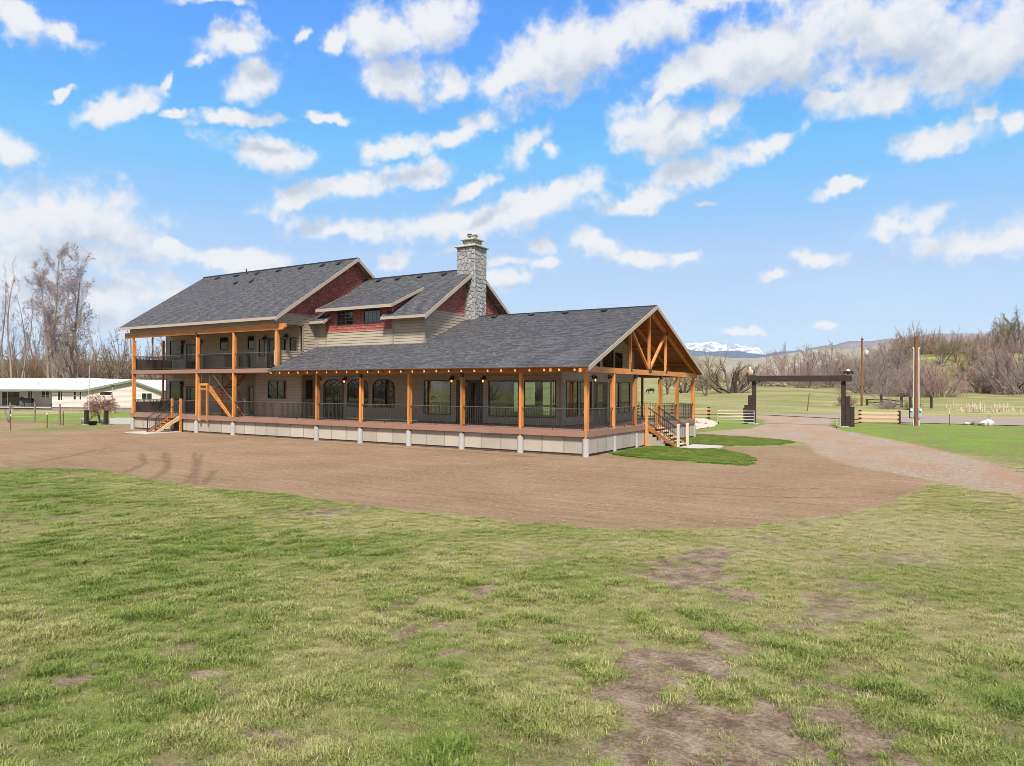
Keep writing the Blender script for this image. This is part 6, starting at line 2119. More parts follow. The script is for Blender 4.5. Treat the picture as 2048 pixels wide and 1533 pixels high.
def bird(at_, label, dark):
    """carved bird standing on the beam, body one continuous form"""
    o = thing('bird_statue', at_, label, 'bird statue', local=True)
    body = MB()
    if dark:
        body.lathe((0, 0, 0.06), [(0.04, 0), (0.14, 0.10), (0.19, 0.24), (0.15, 0.36), (0.08, 0.44)], 10)
        b = body.build('body', M['plumage_dark'], o, True)
        for sx in (-1, 1):
            MB().prism([(sx * 0.08, -0.03, 0.42), (sx * 0.36, -0.08, 0.36), (sx * 0.50, -0.10, 0.08), (sx * 0.38, -0.06, 0.10), (sx * 0.22, -0.02, 0.16)],
                       [(sx * 0.08, 0.05, 0.42), (sx * 0.36, -0.02, 0.36), (sx * 0.50, -0.06, 0.08), (sx * 0.38, 0.0, 0.10), (sx * 0.22, 0.04, 0.16)]).build('wing', M['plumage_dark'], o)
        MB().ball((0, -0.06, 0.40), 0.16, 0.11, 0.13).cyl((0, -0.15, 0.42), (0, -0.26, 0.38), 0.035, 0.008, 6).build('head', M['plumage_white'], o, True)
        MB().bar((-0.06, 0, 0.12), (-0.07, 0, 0), 0.05, 0.05).bar((0.06, 0, 0.12), (0.07, 0, 0), 0.05, 0.05).build('feet', M['plumage_rust'], o)
    else:
        body.lathe((0, 0, 0), [(0.13, 0), (0.20, 0.16), (0.23, 0.36), (0.17, 0.55), (0.09, 0.64)], 10)
        body.build('body', M['plumage_rust'], o, True)
        MB().ball((0, -0.02, 0.70), 0.12, 0.12, 0.12).cyl((0, -0.1, 0.69), (0, -0.2, 0.65), 0.035, 0.008, 6).build('head', M['plumage_white'], o, True)
        for sx in (-1, 1):
            MB().ball((sx * 0.17, 0.02, 0.34), 0.07, 0.12, 0.24, 8, 5).build('wing', M['plumage_white'], o, True)


bird((-1.35, 37.92, 4.56), 'rust and white perched bird on the left end of the arch beam', False)
bird((7.05, 37.92, 4.56), 'dark bird with half spread wings and white head on the right beam end', True)


# ------------------------------------------------------------------ board fences, poles
def board_fence(pts, label, name='board_fence', posts=True):
    x0, y0 = pts[0]
    f = thing(name, (x0, y0, 0), label, 'fence')
    for i, (x, y) in enumerate(pts):
        if posts:
            MB().box(x - 0.13, x + 0.13, y - 0.13, y + 0.13, -0.1, 1.32).build('post', M['wood_dark'], f, bevel=0.01)
    for (ax, ay), (bx, by) in zip(pts[:-1], pts[1:]):
        for z in (0.28, 0.68, 1.06):
            MB().bar((ax, ay - 0.15, z), (bx, by - 0.15, z), 0.045, 0.20).build('board', M['wood_new'], f)
    return f


board_fence([(-35, 57), (-29, 54.6), (-23, 52.4), (-17.6, 50.4), (-12.8, 49.0), (-8.1, 47.6), (-3.55, 44.9)], 'new pine three board fence with dark posts left of the entrance arch')
board_fence([(7.1, 46.8), (10.5, 46.6)], 'short new pine board fence panel between two dark posts right of the arch')
MB_f = thing('board_fence', (6.9, 39.5, 0), 'short reddish board run joining the right arch post to its fence', 'fence')
for z in (0.28, 0.68, 1.06):
    MB().bar((6.95, 39.0, z), (7.1, 46.6, z), 0.045, 0.20).build('board', M['wood_new'], MB_f)

up = thing('utility_pole', (3.4, 86, hz(3.4, 86)), 'slim brown utility pole with a pale transformer can behind the fence', 'utility pole', local=True)
MB().cyl((0, 0, -0.3), (0, 0, 10.1), 0.19, 0.13, 12).build('pole', M['wood_pole'], up)
MB().cyl((0.62, -0.1, 7.3), (0.62, -0.1, 8.25), 0.27, n=14).build('transformer', M['slab'], up, True)
MB().cyl((0.12, 0, 7.9), (0.45, -0.08, 7.8), 0.03, n=6).cyl((0.62, -0.1, 8.25), (0.62, -0.1, 8.6), 0.05, n=6).build('transformer_arm', M['gate_metal'], up)
MB().cyl((0, 0, 10.1), (0, 0, 10.4), 0.04, n=6).cyl((0.1, 0, 9.8), (0.24, 0, 9.9), 0.05, n=6).cyl((-0.1, 0, 8.9), (-0.32, 0, 9.0), 0.04, n=6).build('insulator', M['black'], up)
p2 = thing('utility_pole', (12.0, 44.7, 0), 'stout brown service pole with white conduits and grey meter boxes', 'utility pole', local=True)
MB().cyl((0, 0, -0.3), (0, 0, 8.25), 0.185, 0.165, 14).build('pole', M['wood_pole'], p2)
for s in (-1, 1):
    MB().cyl((s * 0.215, -0.03, 0), (s * 0.195, -0.03, 7.1), 0.045, n=8).cyl((s * 0.195, -0.03, 7.1), (s * 0.27, -0.03, 7.25), 0.06, n=8).build('conduit', M['conduit'], p2)
    MB().box(s * 0.32 - 0.16, s * 0.32 + 0.16, -0.22, -0.02, 0.75, 1.65).build('meter_box', M['meter'], p2, bevel=0.02)
    MB().cyl((s * 0.36, -0.22, 1.45), (s * 0.36, -0.32, 1.45), 0.09, n=12).build('meter_dial', M['white'], p2)
p3 = thing('utility_pole', (-148, 68, hz(-148, 68)), 'dark utility pole with a crossarm beyond the upper porch at the left', 'utility pole', local=True)
MB().cyl((0, 0, -1), (0, 0, 15.2), 0.24, 0.17, 10).build('pole', M['wood_dark'], p3)
MB().bar((-1.9, 1.2, 13.9), (1.9, -1.2, 13.9), 0.2, 0.22).build('crossarm', M['wood_dark'], p3)

# old rail fence and odd posts along the road
of = thing('rail_fence', (3.8, 91.5, 0), 'old dark post and rail fence in dry brush beside the slim utility pole', 'fence')
op = [(3.9, 88.0, 1.0), (5.6, 90.5, 1.5), (8.6, 85.0, 1.6), (9.9, 80.5, 1.8), (12.3, 84.0, 1.6)]
for x, y, h in op:
    z = hz(x, y)
    MB().box(x - 0.17, x + 0.17, y - 0.17, y + 0.17, z - 0.1, z + h).build('post', M['wood_dark'], of)
for (ax, ay, _), (bx, by, _) in zip(op[:2], op[1:3]):
    for z in (0.35, 0.85):
        MB().bar((ax, ay, hz(ax, ay) + z), (bx, by, hz(bx, by) + z), 0.06, 0.14).build('rail', M['wood_dark'], of)
o = thing('fence_post', (10.75, 62.5, 0), 'dark wooden post standing on the grey road verge beside the service pole', 'fence post', local=True)
MB().box(-0.16, 0.16, -0.16, 0.16, -0.1, 1.45).build('shaft', M['wood_dark'], o)
o = thing('fence_post', (-2.2, 74, hz(-2.2, 74)), 'thin leaning rust coloured post in the pasture seen through the arch', 'fence post', local=True)
o.rotation_euler = (0, R(6), 0)
MB().cyl((0, 0, -0.1), (0, 0, 2.5), 0.08, 0.06, 8).build('shaft', M['wood_pole'], o)
for x, y, lab in ((14.6, 46.8, 'thin dark steel post at the lawn edge right of the service pole'), (17.7, 48.1, 'thin dark steel post beside the pale boulders on the road verge')):
    o = thing('steel_post', (x, y, 0), lab, 'fence post', 'thin steel posts along the road', local=True)
    MB().bar((0, 0, -0.1), (0, 0, 1.12), 0.04, 0.04).bar((0, 0.02, 0), (0, 0.02, 1.1), 0.012, 0.05).build('shaft', M['black'], o)
    MB().box(-0.025, 0.025, -0.025, 0.025, 1.12, 1.24).build('tip', M['conduit'], o)


def boulder(at_, r, mat, label, seed, group=None, name='boulder', cat='rock'):
    rnd = random.Random(seed)
    mb = MB()
    mb.ball((0, 0, r * 0.35), r, r * rnd.uniform(0.7, 0.95), r * rnd.uniform(0.5, 0.7), 9, 6)
    mb.v = [tuple(c * (1 + rnd.uniform(-0.16, 0.16)) for c in v) for v in mb.v]
    o = mb.build(name, mat)
    o.location = at_
    return tag(o, label, cat, group)


boulder((17.6, 48.6, 0.05), 0.55, M['white_rock'], 'large white boulder on the verge by the steel post', 1)
boulder((16.7, 49.0, 0.05), 0.38, M['rock'], 'pinkish boulder just left of the large white boulder', 2)
boulder((16.0, 49.4, 0.05), 0.26, M['rock'], 'smaller brown rock farthest left on the verge by the white boulder', 3)
# bed of landscape rock beside the porch corner
mb = MB()
rnd = random.Random(5)
bedp = np.array([(-2.6, 25.2), (-8.3, 43.5), (-7.6, 44.2), (-4.1, 36.8), (-2.6, 30.3)])
cnt = 0
while cnt < 900:
    x, y = rnd.uniform(-8.5, -2.3), rnd.uniform(24.5, 44.5)
    if poly_sd(np.array([x]), np.array([y]), bedp)[0] < 0:
        continue
    r = rnd.uniform(0.06, 0.16)
    k = MB().ball((x, y, r * 0.5 + 0.02), r, r * 0.8, r * 0.6, 6, 4)
    mb.add([tuple(c + rnd.uniform(-0.02, 0.02) for c in v) for v in k.v], k.f)
    cnt += 1
tag(mb.build('rock_bed', M['rock']), kind='stuff')
boulder((-4.6, 33.5, 0.05), 0.55, M['rock'], 'single larger rock resting on the landscape rock bed by the porch', 9)

# slabs at the foot of the steps
def paver(name, poly, z, label):
    mb = MB()
    mb.prism([(x, y, z) for x, y in poly], [(x, y, -0.05) for x, y in poly])
    return tag(mb.build(name, M['slab'], bevel=0.015), label, 'slab')


paver('concrete_slab', [(-34.2, -2.9), (-31.5, -2.9), (-31.5, -0.35), (-34.2, -0.35)], 0.075, 'pale concrete pad at the foot of the left porch steps')
paver('concrete_slab', [(2.12, 9.85), (3.9, 9.75), (4.0, 8.75), (3.3, 7.3), (2.12, 7.3)], 0.085, 'pale concrete pad at the foot of the right porch steps')

# far sheds and one cow
for x, y, w, h, mat, lab in ((-246, 655, 15, 5.5, 'white_roof', 'tiny white roofed shed far across the valley behind the porch'), (-228, 672, 12, 4.5, 'barn', 'tiny brown shed far across the valley next to the white roofed one'),
                             (-262, 660, 10, 4.5, 'barn', 'tiny brown barn farthest left across the valley')):
    o = thing('far_shed', (x, y, hz(x, y)), lab, 'shed', 'sheds across the valley', local=True)
    o.rotation_euler = (0, 0, R(28))
    MB().box(-w / 2, w / 2, -4, 4, -2, h * 0.6).build('wall', M['barn'], o)
    MB().prism([(-w / 2 - 0.5, -4.6, h * 0.58), (-w / 2 - 0.5, 0, h), (-w / 2 - 0.5, 4.6, h * 0.58)], [(w / 2 + 0.5, -4.6, h * 0.58), (w / 2 + 0.5, 0, h), (w / 2 + 0.5, 4.6, h * 0.58)]).build('roof', M['white_roof'] if mat == 'white_roof' else M['meter'], o)


def cow(at_, rz, label):
    me = bpy.data.meshes.new('cow')
    V = [(-0.75, 0, 1.12), (-0.3, 0, 1.08), (0.25, 0, 1.05), (0.62, 0, 1.15), (0.95, 0, 1.0), (1.15, 0, 0.55), (1.28, 0, 0.30), (1.36, 0, 0.16)]
    E = [(i, i + 1) for i in range(7)]
    Rd = [0.30, 0.40, 0.40, 0.33, 0.22, 0.17, 0.13, 0.09]
    for x, y, b in ((-0.72, 0.2, 0), (-0.72, -0.2, 0), (0.55, 0.18, 3), (0.55, -0.18, 3)):
        i = len(V)
        k = -0.10 if b == 0 else 0.03
        V += [(x, y, 0.78), (x + k, y, 0.42), (x, y, 0.03)]
        Rd += [0.16, 0.085, 0.07]
        E += [(b, i), (i, i + 1), (i + 1, i + 2)]
    i = len(V)
    V += [(-1.08, 0, 1.12), (-1.15, 0, 0.5)]
    Rd += [0.05, 0.04]
    E += [(0, i), (i, i + 1)]
    for y in (0.22, -0.22):
        i = len(V)
        V.append((1.18, y, 0.62))
        Rd.append(0.05)
        E.append((5, i))
    me.from_pydata(V, E, [])
    o = bpy.data.objects.new('cow', me)
    COL.objects.link(o)
    sk = o.modifiers.new('skin', 'SKIN')
    for i, r in enumerate(Rd):
        me.skin_vertices[0].data[i].radius = (r, r)
    me.skin_vertices[0].data[1].use_root = True
    o.modifiers.new('sub', 'SUBSURF').levels = 1
    me.materials.append(M['hide'])
    o.location = at_
    o.rotation_euler = (0, 0, rz)
    tag(o, label, 'cow')


cow((-57.6, 159.8, hz(-57.6, 159.8)), R(200), 'single black cow grazing in the far pasture behind the porch posts')

# ------------------------------------------------------------------ bare trees and brush


def prisms(segs, n):
    """tapered n-sided tubes for an array of segments (x0,y0,z0,x1,y1,z1,r0,r1)"""
    S = np.asarray(segs, float)
    a, b = S[:, 0:3], S[:, 3:6]
    d = b - a
    d /= np.linalg.norm(d, axis=1, keepdims=True) + 1e-9
    ref = np.where(np.abs(d[:, 2:3]) > 0.9, np.array([[1.0, 0, 0]]), np.array([[0, 0, 1.0]]))
    s = np.cross(d, ref)
    s /= np.linalg.norm(s, axis=1, keepdims=True) + 1e-9
    t = np.cross(d, s)
    vs = []
    for c, r in ((a, S[:, 6:7]), (b, S[:, 7:8])):
        for i in range(n):
            an = 2 * np.pi * i / n
            vs.append(c + s * r * np.cos(an) + t * r * np.sin(an))
    V = np.stack(vs, 1)                      # (m, 2n, 3)
    m = len(S)
    base = (np.arange(m) * 2 * n)[:, None]
    F = np.concatenate([base + np.array([[i, (i + 1) % n, n + (i + 1) % n, n + i]]) for i in range(n)], 0)
    return V.reshape(-1, 3), F


def grow(seed, stems, levels):
    """stems: list of (position, direction, length, radius); levels: one dict per order of branching.
    returns segment arrays per order"""
    rnd = random.Random(seed)
    out = [[] for _ in levels]
    tips = []

    def branch(p, d, L, r, lv):
        sp = levels[lv]
        k = sp.get('seg', 3)
        pts = [(p.copy(), r)]
        d = d.normalized()
        for i in range(k):
            w = sp.get('wig', 0.15)
            d = (d + Vector((rnd.gauss(0, w), rnd.gauss(0, w), rnd.gauss(0, w) + sp.get('up', 0.0)))).normalized()
            q = p + d * (L / k)
            r2 = r * (1 - (1 - sp.get('tip', 0.35)) * (i + 1) / k)
            ra = pts[-1][1]
            out[lv].append((p.x, p.y, p.z, q.x, q.y, q.z, ra, r2))
            p = q
            pts.append((q.copy(), r2))
        if lv + 1 >= len(levels):
            tips.append((p.copy(), d.copy()))
            return
        nx = levels[lv + 1]
        cnt = nx['n'] if isinstance(nx['n'], int) else rnd.randint(*nx['n'])
        s0 = nx.get('from', 0.25)
        for c in range(cnt):
            t = s0 + (1 - s0) * (c + rnd.random()) / cnt
            f = min(t * k, k - 1e-3)
            i = int(f)
            a, b = pts[i][0], pts[i + 1][0]
            q = a.lerp(b, f - i)
            dd = (b - a).normalized()
            ax = dd.cross(Vector((rnd.gauss(0, 1), rnd.gauss(0, 1), rnd.gauss(0, 1))))
            if ax.length < 1e-3:
                continue
            an = R(rnd.uniform(*nx['ang']))
            nd = Quaternion(ax.normalized(), an) @ dd
            ln = L * rnd.uniform(*nx['len']) * (1 - nx.get('fall', 0.4) * t)
            rr = pts[i][1] * rnd.uniform(*nx.get('rad', (0.4, 0.6)))
            branch(q, nd, ln, max(rr, nx.get('rmin', 0.012)), lv + 1)
    for p, d, L, r in stems:
        branch(Vector(p), Vector(d), L, r, 0)
    return out, tips


def buds_mesh(tips, n, size, spread, seed):
    rg = np.random.default_rng(seed)
    T = np.array([list(p) for p, _ in tips])
    D = np.array([list(d) for _, d in tips])
    idx = rg.integers(0, len(T), n)
    c = T[idx] - D[idx] * rg.random((n, 1)) * spread * 2 + rg.normal(0, spread * 0.35, (n, 3))
    a = rg.normal(0, 1, (n, 3))
    a /= np.linalg.norm(a, axis=1, keepdims=True)
    b = np.cross(a, rg.normal(0, 1, (n, 3)))
    b /= np.linalg.norm(b, axis=1, keepdims=True) + 1e-9
    s = size * rg.uniform(0.6, 1.5, (n, 1))
    V = np.stack([c - a * s - b * s * 0.5, c + a * s - b * s * 0.3, c + a * s * 0.7 + b * s * 0.6, c - a * s * 0.5 + b * s * 0.5], 1).reshape(-1, 3)
    F = np.arange(4 * n).reshape(-1, 4)
    return V, F


def tree_meshes(seed, stems, levels, split, bark_m, twig_m, buds=None):
    """trunk mesh (orders below split) and crown mesh (the rest, with buds in a second material)"""
    out, tips = grow(seed, stems, levels)
    tv, tf = [], []
    o = 0
    for lv in range(split):
        v, f = prisms(out[lv], 7 if lv == 0 else 5)
        tv.append(v)
        tf.append(f + o)
        o += len(v)
    trunk = np_mesh('trunk', np.concatenate(tv), np.concatenate(tf), bark_m, True)
    cv, cf = [], []
    o = 0
    nb = 0
    for lv in range(split, len(levels)):
        v, f = prisms(out[lv], 3)
        cv.append(v)
        cf.append(f + o)
        o += len(v)
    nf = sum(len(f) for f in cf)
    if buds:
        n, size, spread, bm = buds
        v, f = buds_mesh(tips, n, size, spread, seed)
        cv.append(v)
        cf.append(f + o)
        nb = len(f)
    crown = np_mesh('crown', np.concatenate(cv), np.concatenate(cf), twig_m)
    if nb:
        crown.materials.append(buds[3])
        mi = np.zeros(nf + nb, dtype=np.int32)
        mi[nf:] = 1
        crown.polygons.foreach_set('material_index', mi)
    return trunk, crown


def fan(n, r, tilt, L, rad, seed, jit=0.25):
    rnd = random.Random(seed)
    res = []
    for i in range(n):
        an = 2 * math.pi * (i + rnd.uniform(-0.4, 0.4)) / n
        tl = R(tilt) * rnd.uniform(0.15, 1.0)
        res.append(((math.cos(an) * r * rnd.random(), math.sin(an) * r * rnd.random(), -0.1), (math.cos(an) * math.sin(tl), math.sin(an) * math.sin(tl), math.cos(tl)), L * rnd.uniform(1 - jit, 1 + jit * 0.4), rad * rnd.uniform(0.6, 1.1)))
    return res


KINDS = {}
# tall upright cottonwood, unit = metres, about 27 tall
KINDS['cottonwood'] = tree_meshes(11, [((0, 0, 0), (0.0, 0.02, 1), 26, 0.30), ((0.8, 0.4, 0), (0.09, 0.03, 1), 24, 0.25), ((-0.7, 0.3, 0), (-0.07, -0.02, 1), 23, 0.22), ((0.3, -0.6, 0), (0.17, -0.05, 1), 20, 0.20)],
                                  [dict(seg=9, wig=0.022, up=0.05, tip=0.10), dict(n=24, ang=(16, 36), len=(0.17, 0.34), up=0.20, wig=0.07, seg=4, rad=(0.22, 0.36), tip=0.25, fall=0.5, **{'from': 0.2}),
                                   dict(n=8, ang=(16, 42), len=(0.26, 0.46), up=0.16, wig=0.10, seg=2, rad=(0.35, 0.55), rmin=0.018, tip=0.5), dict(n=4, ang=(18, 50), len=(0.3, 0.6), up=0.14, wig=0.12, seg=1, rmin=0.012, tip=0.5)],
                                  2, M['bark_grey'], M['twig_grey'], (14000, 0.070, 0.55, M['bud_purple']))
KINDS['slim'] = tree_meshes(12, [((0, 0, 0), (0.05, 0.0, 1), 22, 0.26), ((0.5, 0.2, 0), (0.16, 0.05, 1), 18, 0.20)],
                            [dict(seg=9, wig=0.05, up=0.05, tip=0.12), dict(n=13, ang=(20, 50), len=(0.14, 0.30), up=0.14, wig=0.12, seg=4, rad=(0.25, 0.45), tip=0.25, fall=0.45, **{'from': 0.25}),
                             dict(n=6, ang=(20, 55), len=(0.28, 0.5), up=0.1, wig=0.16, seg=2, rad=(0.4, 0.6), rmin=0.02, tip=0.5), dict(n=3, ang=(20, 60), len=(0.3, 0.6), up=0.1, wig=0.15, seg=1, rmin=0.013, tip=0.5)],
                            2, M['bark_grey'], M['twig_grey'], (900, 0.08, 0.5, M['bud_purple']))
# rounded bare tree, about 10 tall
LEV_R = [dict(seg=4, wig=0.09, up=0.05, tip=0.35), dict(n=7, ang=(18, 48), len=(0.5, 0.85), up=0.06, wig=0.12, seg=4, rad=(0.4, 0.65), tip=0.3, fall=0.3, **{'from': 0.3}),
         dict(n=8, ang=(18, 55), len=(0.3, 0.6), up=0.05, wig=0.16, seg=3, rad=(0.35, 0.6), rmin=0.022, tip=0.4), dict(n=7, ang=(18, 60), len=(0.25, 0.55), up=0.05, wig=0.18, seg=2, rmin=0.014, tip=0.5)]
KINDS['round'] = tree_meshes(21, fan(3, 0.3, 22, 5.0, 0.24, 4), LEV_R, 2, M['bark_mid'], M['twig_grey'], (1500, 0.05, 0.3, M['bud_olive']))
KINDS['round_olive'] = tree_meshes(22, fan(4, 0.4, 26, 4.6, 0.20, 5), LEV_R, 2, M['bark_mid'], M['twig_olive'], (2000, 0.055, 0.4, M['bud_olive']))
# spreading willow with many leaning stems, about 9 tall
KINDS['willow'] = tree_meshes(31, fan(11, 0.9, 66, 5.6, 0.27, 6, 0.3), [dict(seg=5, wig=0.10, up=0.11, tip=0.4), dict(n=7, ang=(15, 45), len=(0.35, 0.7), up=0.08, wig=0.12, seg=4, rad=(0.35, 0.6), tip=0.3, fall=0.3, **{'from': 0.25}),
                              dict(n=8, ang=(15, 50), len=(0.3, 0.6), up=0.05, wig=0.14, seg=3, rad=(0.35, 0.6), rmin=0.022, tip=0.4), dict(n=4, ang=(15, 50), len=(0.3, 0.6), up=0.03, wig=0.15, seg=1, rmin=0.014, tip=0.5)],
                              2, M['bark_dark'], M['twig_gold'], None)
# dense many-stemmed thicket, rounded to the ground


def dome(n, r, L, rad, seed):
    rnd = random.Random(seed)
    res = []
    for i in range(n):
        an = rnd.uniform(0, 2 * math.pi)
        q = math.sqrt(rnd.random())
        tl = R(6 + 80 * q * rnd.uniform(0.7, 1.08))
        ca, sa = math.cos(an), math.sin(an)
        res.append(((ca * r * q, sa * r * q, -0.1), (ca * math.sin(tl), sa * math.sin(tl), math.cos(tl)), L * rnd.uniform(0.6, 1.0) * (0.8 + 0.3 * q), rad * rnd.uniform(0.6, 1.1)))
    return res


LEV_B = [dict(seg=4, wig=0.14, up=0.02, tip=0.35), dict(n=9, ang=(20, 65), len=(0.3, 0.65), up=0.02, wig=0.18, seg=3, rad=(0.35, 0.6), rmin=0.016, tip=0.35, fall=0.35, **{'from': 0.06}),
         dict(n=11, ang=(20, 75), len=(0.25, 0.5), up=0.02, wig=0.2, seg=2, rmin=0.013, tip=0.45, rad=(0.4, 0.6)), dict(n=4, ang=(20, 75), len=(0.3, 0.6), up=0.02, wig=0.15, seg=1, rmin=0.0105, tip=0.6)]
KINDS['bush_pink'] = tree_meshes(41, dome(26, 2.0, 4.2, 0.065, 7), LEV_B, 1, M['bark_dark'], M['twig_pink'], None)
KINDS['bush_grey'] = tree_meshes(42, dome(24, 1.8, 4.6, 0.07, 8), LEV_B, 1, M['bark_dark'], M['twig_grey'], None)
KINDS['bush_gold'] = tree_meshes(43, dome(20, 1.4, 4.6, 0.065, 9), LEV_B, 1, M['bark_dark'], M['twig_gold'], None)
KINDS['bush_red'] = tree_meshes(44, dome(20, 1.8, 4.4, 0.065, 10), LEV_B, 1, M['bark_dark'], M['twig_red'], None)
# little grafted tree whose crown hangs in a mop
KINDS['weeping'] = tree_meshes(61, [((0, 0, 0), (0, 0, 1), 1.1, 0.09)] + [((0, 0, 0.95), (math.cos(a) * 0.8, math.sin(a) * 0.8, 0.75), 0.95, 0.035) for a in np.linspace(0, 6.0, 15)],
                               [dict(seg=4, wig=0.12, up=-0.12, tip=0.5), dict(n=12, ang=(15, 70), len=(0.5, 1.0), up=-0.30, wig=0.16, seg=4, rad=(0.4, 0.6), rmin=0.010, tip=0.5, **{'from': 0.45}),
                                dict(n=7, ang=(15, 70), len=(0.4, 0.8), up=-0.25, wig=0.2, seg=2, rmin=0.007, tip=0.6)], 1, M['bark_dark'], M['twig_red'], None)
# lighter build of the same bushes for the far tangles
LEV_M = [dict(seg=3, wig=0.12, up=0.03, tip=0.35), dict(n=7, ang=(15, 55), len=(0.3, 0.7), up=0.03, wig=0.16, seg=2, rad=(0.35, 0.6), rmin=0.022, tip=0.35, fall=0.3, **{'from': 0.08}),
         dict(n=14, ang=(15, 65), len=(0.25, 0.55), up=0.03, wig=0.18, seg=1, rmin=0.016, tip=0.45, rad=(0.4, 0.6))]
for _k, _m, _s in (('mass_pink', 'twig_pink', 51), ('mass_grey', 'twig_grey', 52), ('mass_gold', 'twig_gold', 53), ('mass_red', 'twig_red', 54)):
    KINDS[_k] = tree_meshes(_s, dome(26, 2.0, 4.4, 0.07, _s), LEV_M, 1, M['bark_dark'], M[_m], None)
KSIZE = {}
for k, (tm, cm) in KINDS.items():
    co = np.empty(len(cm.vertices) * 3, dtype=np.float32)
    cm.vertices.foreach_get('co', co)
    co = co.reshape(-1, 3)
    KSIZE[k] = (float(np.percentile(co[:, 2], 99.7)), float(np.percentile(np.hypot(co[:, 0], co[:, 1]), 96)))


def plant(kind, x, y, h, w, label, rz=0.0, name='bare_tree', cat='tree', group=None, sink=0.1):
    tm, cm = KINDS[kind]
    H_, W_ = KSIZE[kind]
    o = thing(name, (x, y, hz(x, y) - sink), label, cat, group, local=True)
    s = h / H_
    sw = (w / 2) / W_
    sw = min(max(sw, s * 0.55), s * 1.9)
    o.scale = (sw, sw, s)
    o.rotation_euler = (0, 0, rz)
    t = link('trunk', tm, o)
    link('crown', cm, o)
    return o



plant('cottonwood', -114.3, 30.3, 27.4, 11.5, 'tallest cottonwood with purplish buds, towering behind the white roofed ranch house', 0.4)
plant('slim', -118.1, 25.6, 25.0, 7.5, 'thin bare cottonwood with forked trunk left of the tallest one', 1.2)
plant('slim', -124.1, 30.1, 22.0, 5.5, 'slender leaning bare tree between the forked cottonwood and the tallest one', 3.6)
plant('slim', -122.8, 25.0, 24.0, 6.5, 'bare tree cut off by the left edge of the view', 5.0)
plant('round', -103.0, 27.9, 15.5, 7.0, 'mid sized bare tree under the right side of the tallest cottonwood', 0.9)
plant('round', -111.7, 39.5, 13.2, 9.0, 'rounded grey bare tree behind the ranch gable', 2.2)
plant('round', -136.2, 63.8, 14.4, 10.5, 'grey bare tree seen between the left porch posts', 4.1)
plant('round', -150, 70, 12.6, 8.0, 'thin dark bare tree beside the crossarm utility pole', 1.0)
plant('bush_grey', -124.7, 59.1, 5.8, 5.0, 'pale shrub showing between the porch corner post and the wall', 0.5, 'shrub', 'shrub')
# brush mass behind the ranch house, one tangle
WOOD_L = []
rnd = random.Random(77)
for k in range(46):
    u = rnd.random()
    ax, ay = -155 + 50 * u, -2 + 78 * u
    x, y = ax + rnd.uniform(-12, 6), ay + rnd.uniform(-6, 10)
    WOOD_L.append((rnd.choice(['mass_grey', 'mass_grey', 'mass_red', 'mass_pink', 'mass_gold']), x, y, rnd.uniform(8.5, 12.0) + 4.5 * u, rnd.uniform(9, 14), rnd.uniform(0, 6.28)))


def mass(name, items):
    """many bushes joined into one tangle of stems and twigs"""
    vs, fs, mi = [], [], []
    o = 0
    mats = []
    for kind, x, y, h, w, rz in items:
        H_, W_ = KSIZE[kind]
        for me in KINDS[kind]:
            n = len(me.vertices)
            co = np.empty(n * 3, dtype=np.float32)
            me.vertices.foreach_get('co', co)
            co = co.reshape(-1, 3)
            nf = len(me.polygons)
            ix = np.empty(nf * 4, dtype=np.int32)
            me.loops.foreach_get('vertex_index', ix)
            ix = ix.reshape(-1, 4)
            c, s = math.cos(rz), math.sin(rz)
            sw, sh = (w / 2) / W_, h / H_
            q = np.stack([(co[:, 0] * c - co[:, 1] * s) * sw + x, (co[:, 0] * s + co[:, 1] * c) * sw + y, co[:, 2] * sh + hz(x, y) - 0.1], 1)
            m = me.materials[0]
            if m not in mats:
                mats.append(m)
            vs.append(q)
            fs.append(ix + o)
            mi.append(np.full(len(ix), mats.index(m), dtype=np.int32))
            o += n
    me = np_mesh(name, np.concatenate(vs), np.concatenate(fs))
    for m in mats:
        me.materials.append(m)
    me.polygons.foreach_set('material_index', np.concatenate(mi))
    return link(name, me, kind='stuff')


mass('brush_thicket', WOOD_L)

# right side, pasture trees and the wooded bank
plant('willow', -24.8, 121.4, 9.6, 16.5, 'wide spreading bare willow with many leaning trunks left of the arch', 0.3)
plant('round', -26.5, 108.5, 5.5, 6.0, 'small dark stemmed bare tree in front of the spreading willow', 0.8)
plant('round', -39.9, 123.8, 6.5, 8.0, 'small bare tree seen between the middle gable posts', 1.9)
plant('willow', -38.5, 130.5, 6.2, 7.0, 'low dark bare tree seen between the right hand gable posts', 2.5)
plant('bush_gold', -40.3, 152.9, 10.5, 10.5, 'yellowish willow bush just beside the porch gable eave', 1.1, 'bush', 'bush')
plant('bush_pink', -38.3, 207.2, 7.5, 11.0, 'pinkish bush low behind the left end of the arch beam', 0.3, 'bush', 'bush')
plant('bush_pink', -23.7, 192.7, 12.2, 17.0, 'large pinkish brown thicket above the middle of the arch beam', 0.2, 'bush', 'bush')
plant('bush_grey', -16.8, 202.9, 12.4, 17.5, 'large grey brown thicket above the right half of the arch beam', 2.0, 'bush', 'bush')
plant('bush_pink', -18.6, 172.3, 4.8, 7.5, 'small dark rounded bush standing under the arch beam', 2.9, 'bush', 'bush')
plant('bush_red', -9.8, 189.6, 10.0, 13.5, 'russet bush just left of the slim utility pole', 0.7, 'bush', 'bush')
plant('bush_grey', -0.6, 148.2, 10.0, 12.5, 'grey tangled bush just right of the slim utility pole', 1.5, 'bush', 'bush')
plant('bush_grey', 3.0, 162.2, 11.5, 13.0, 'tall grey bush between the two utility poles', 2.6, 'bush', 'bush')
plant('round_olive', 2.7, 167.9, 13.5, 10.0, 'budding tree rising over the grey bushes between the two poles', 0.4)
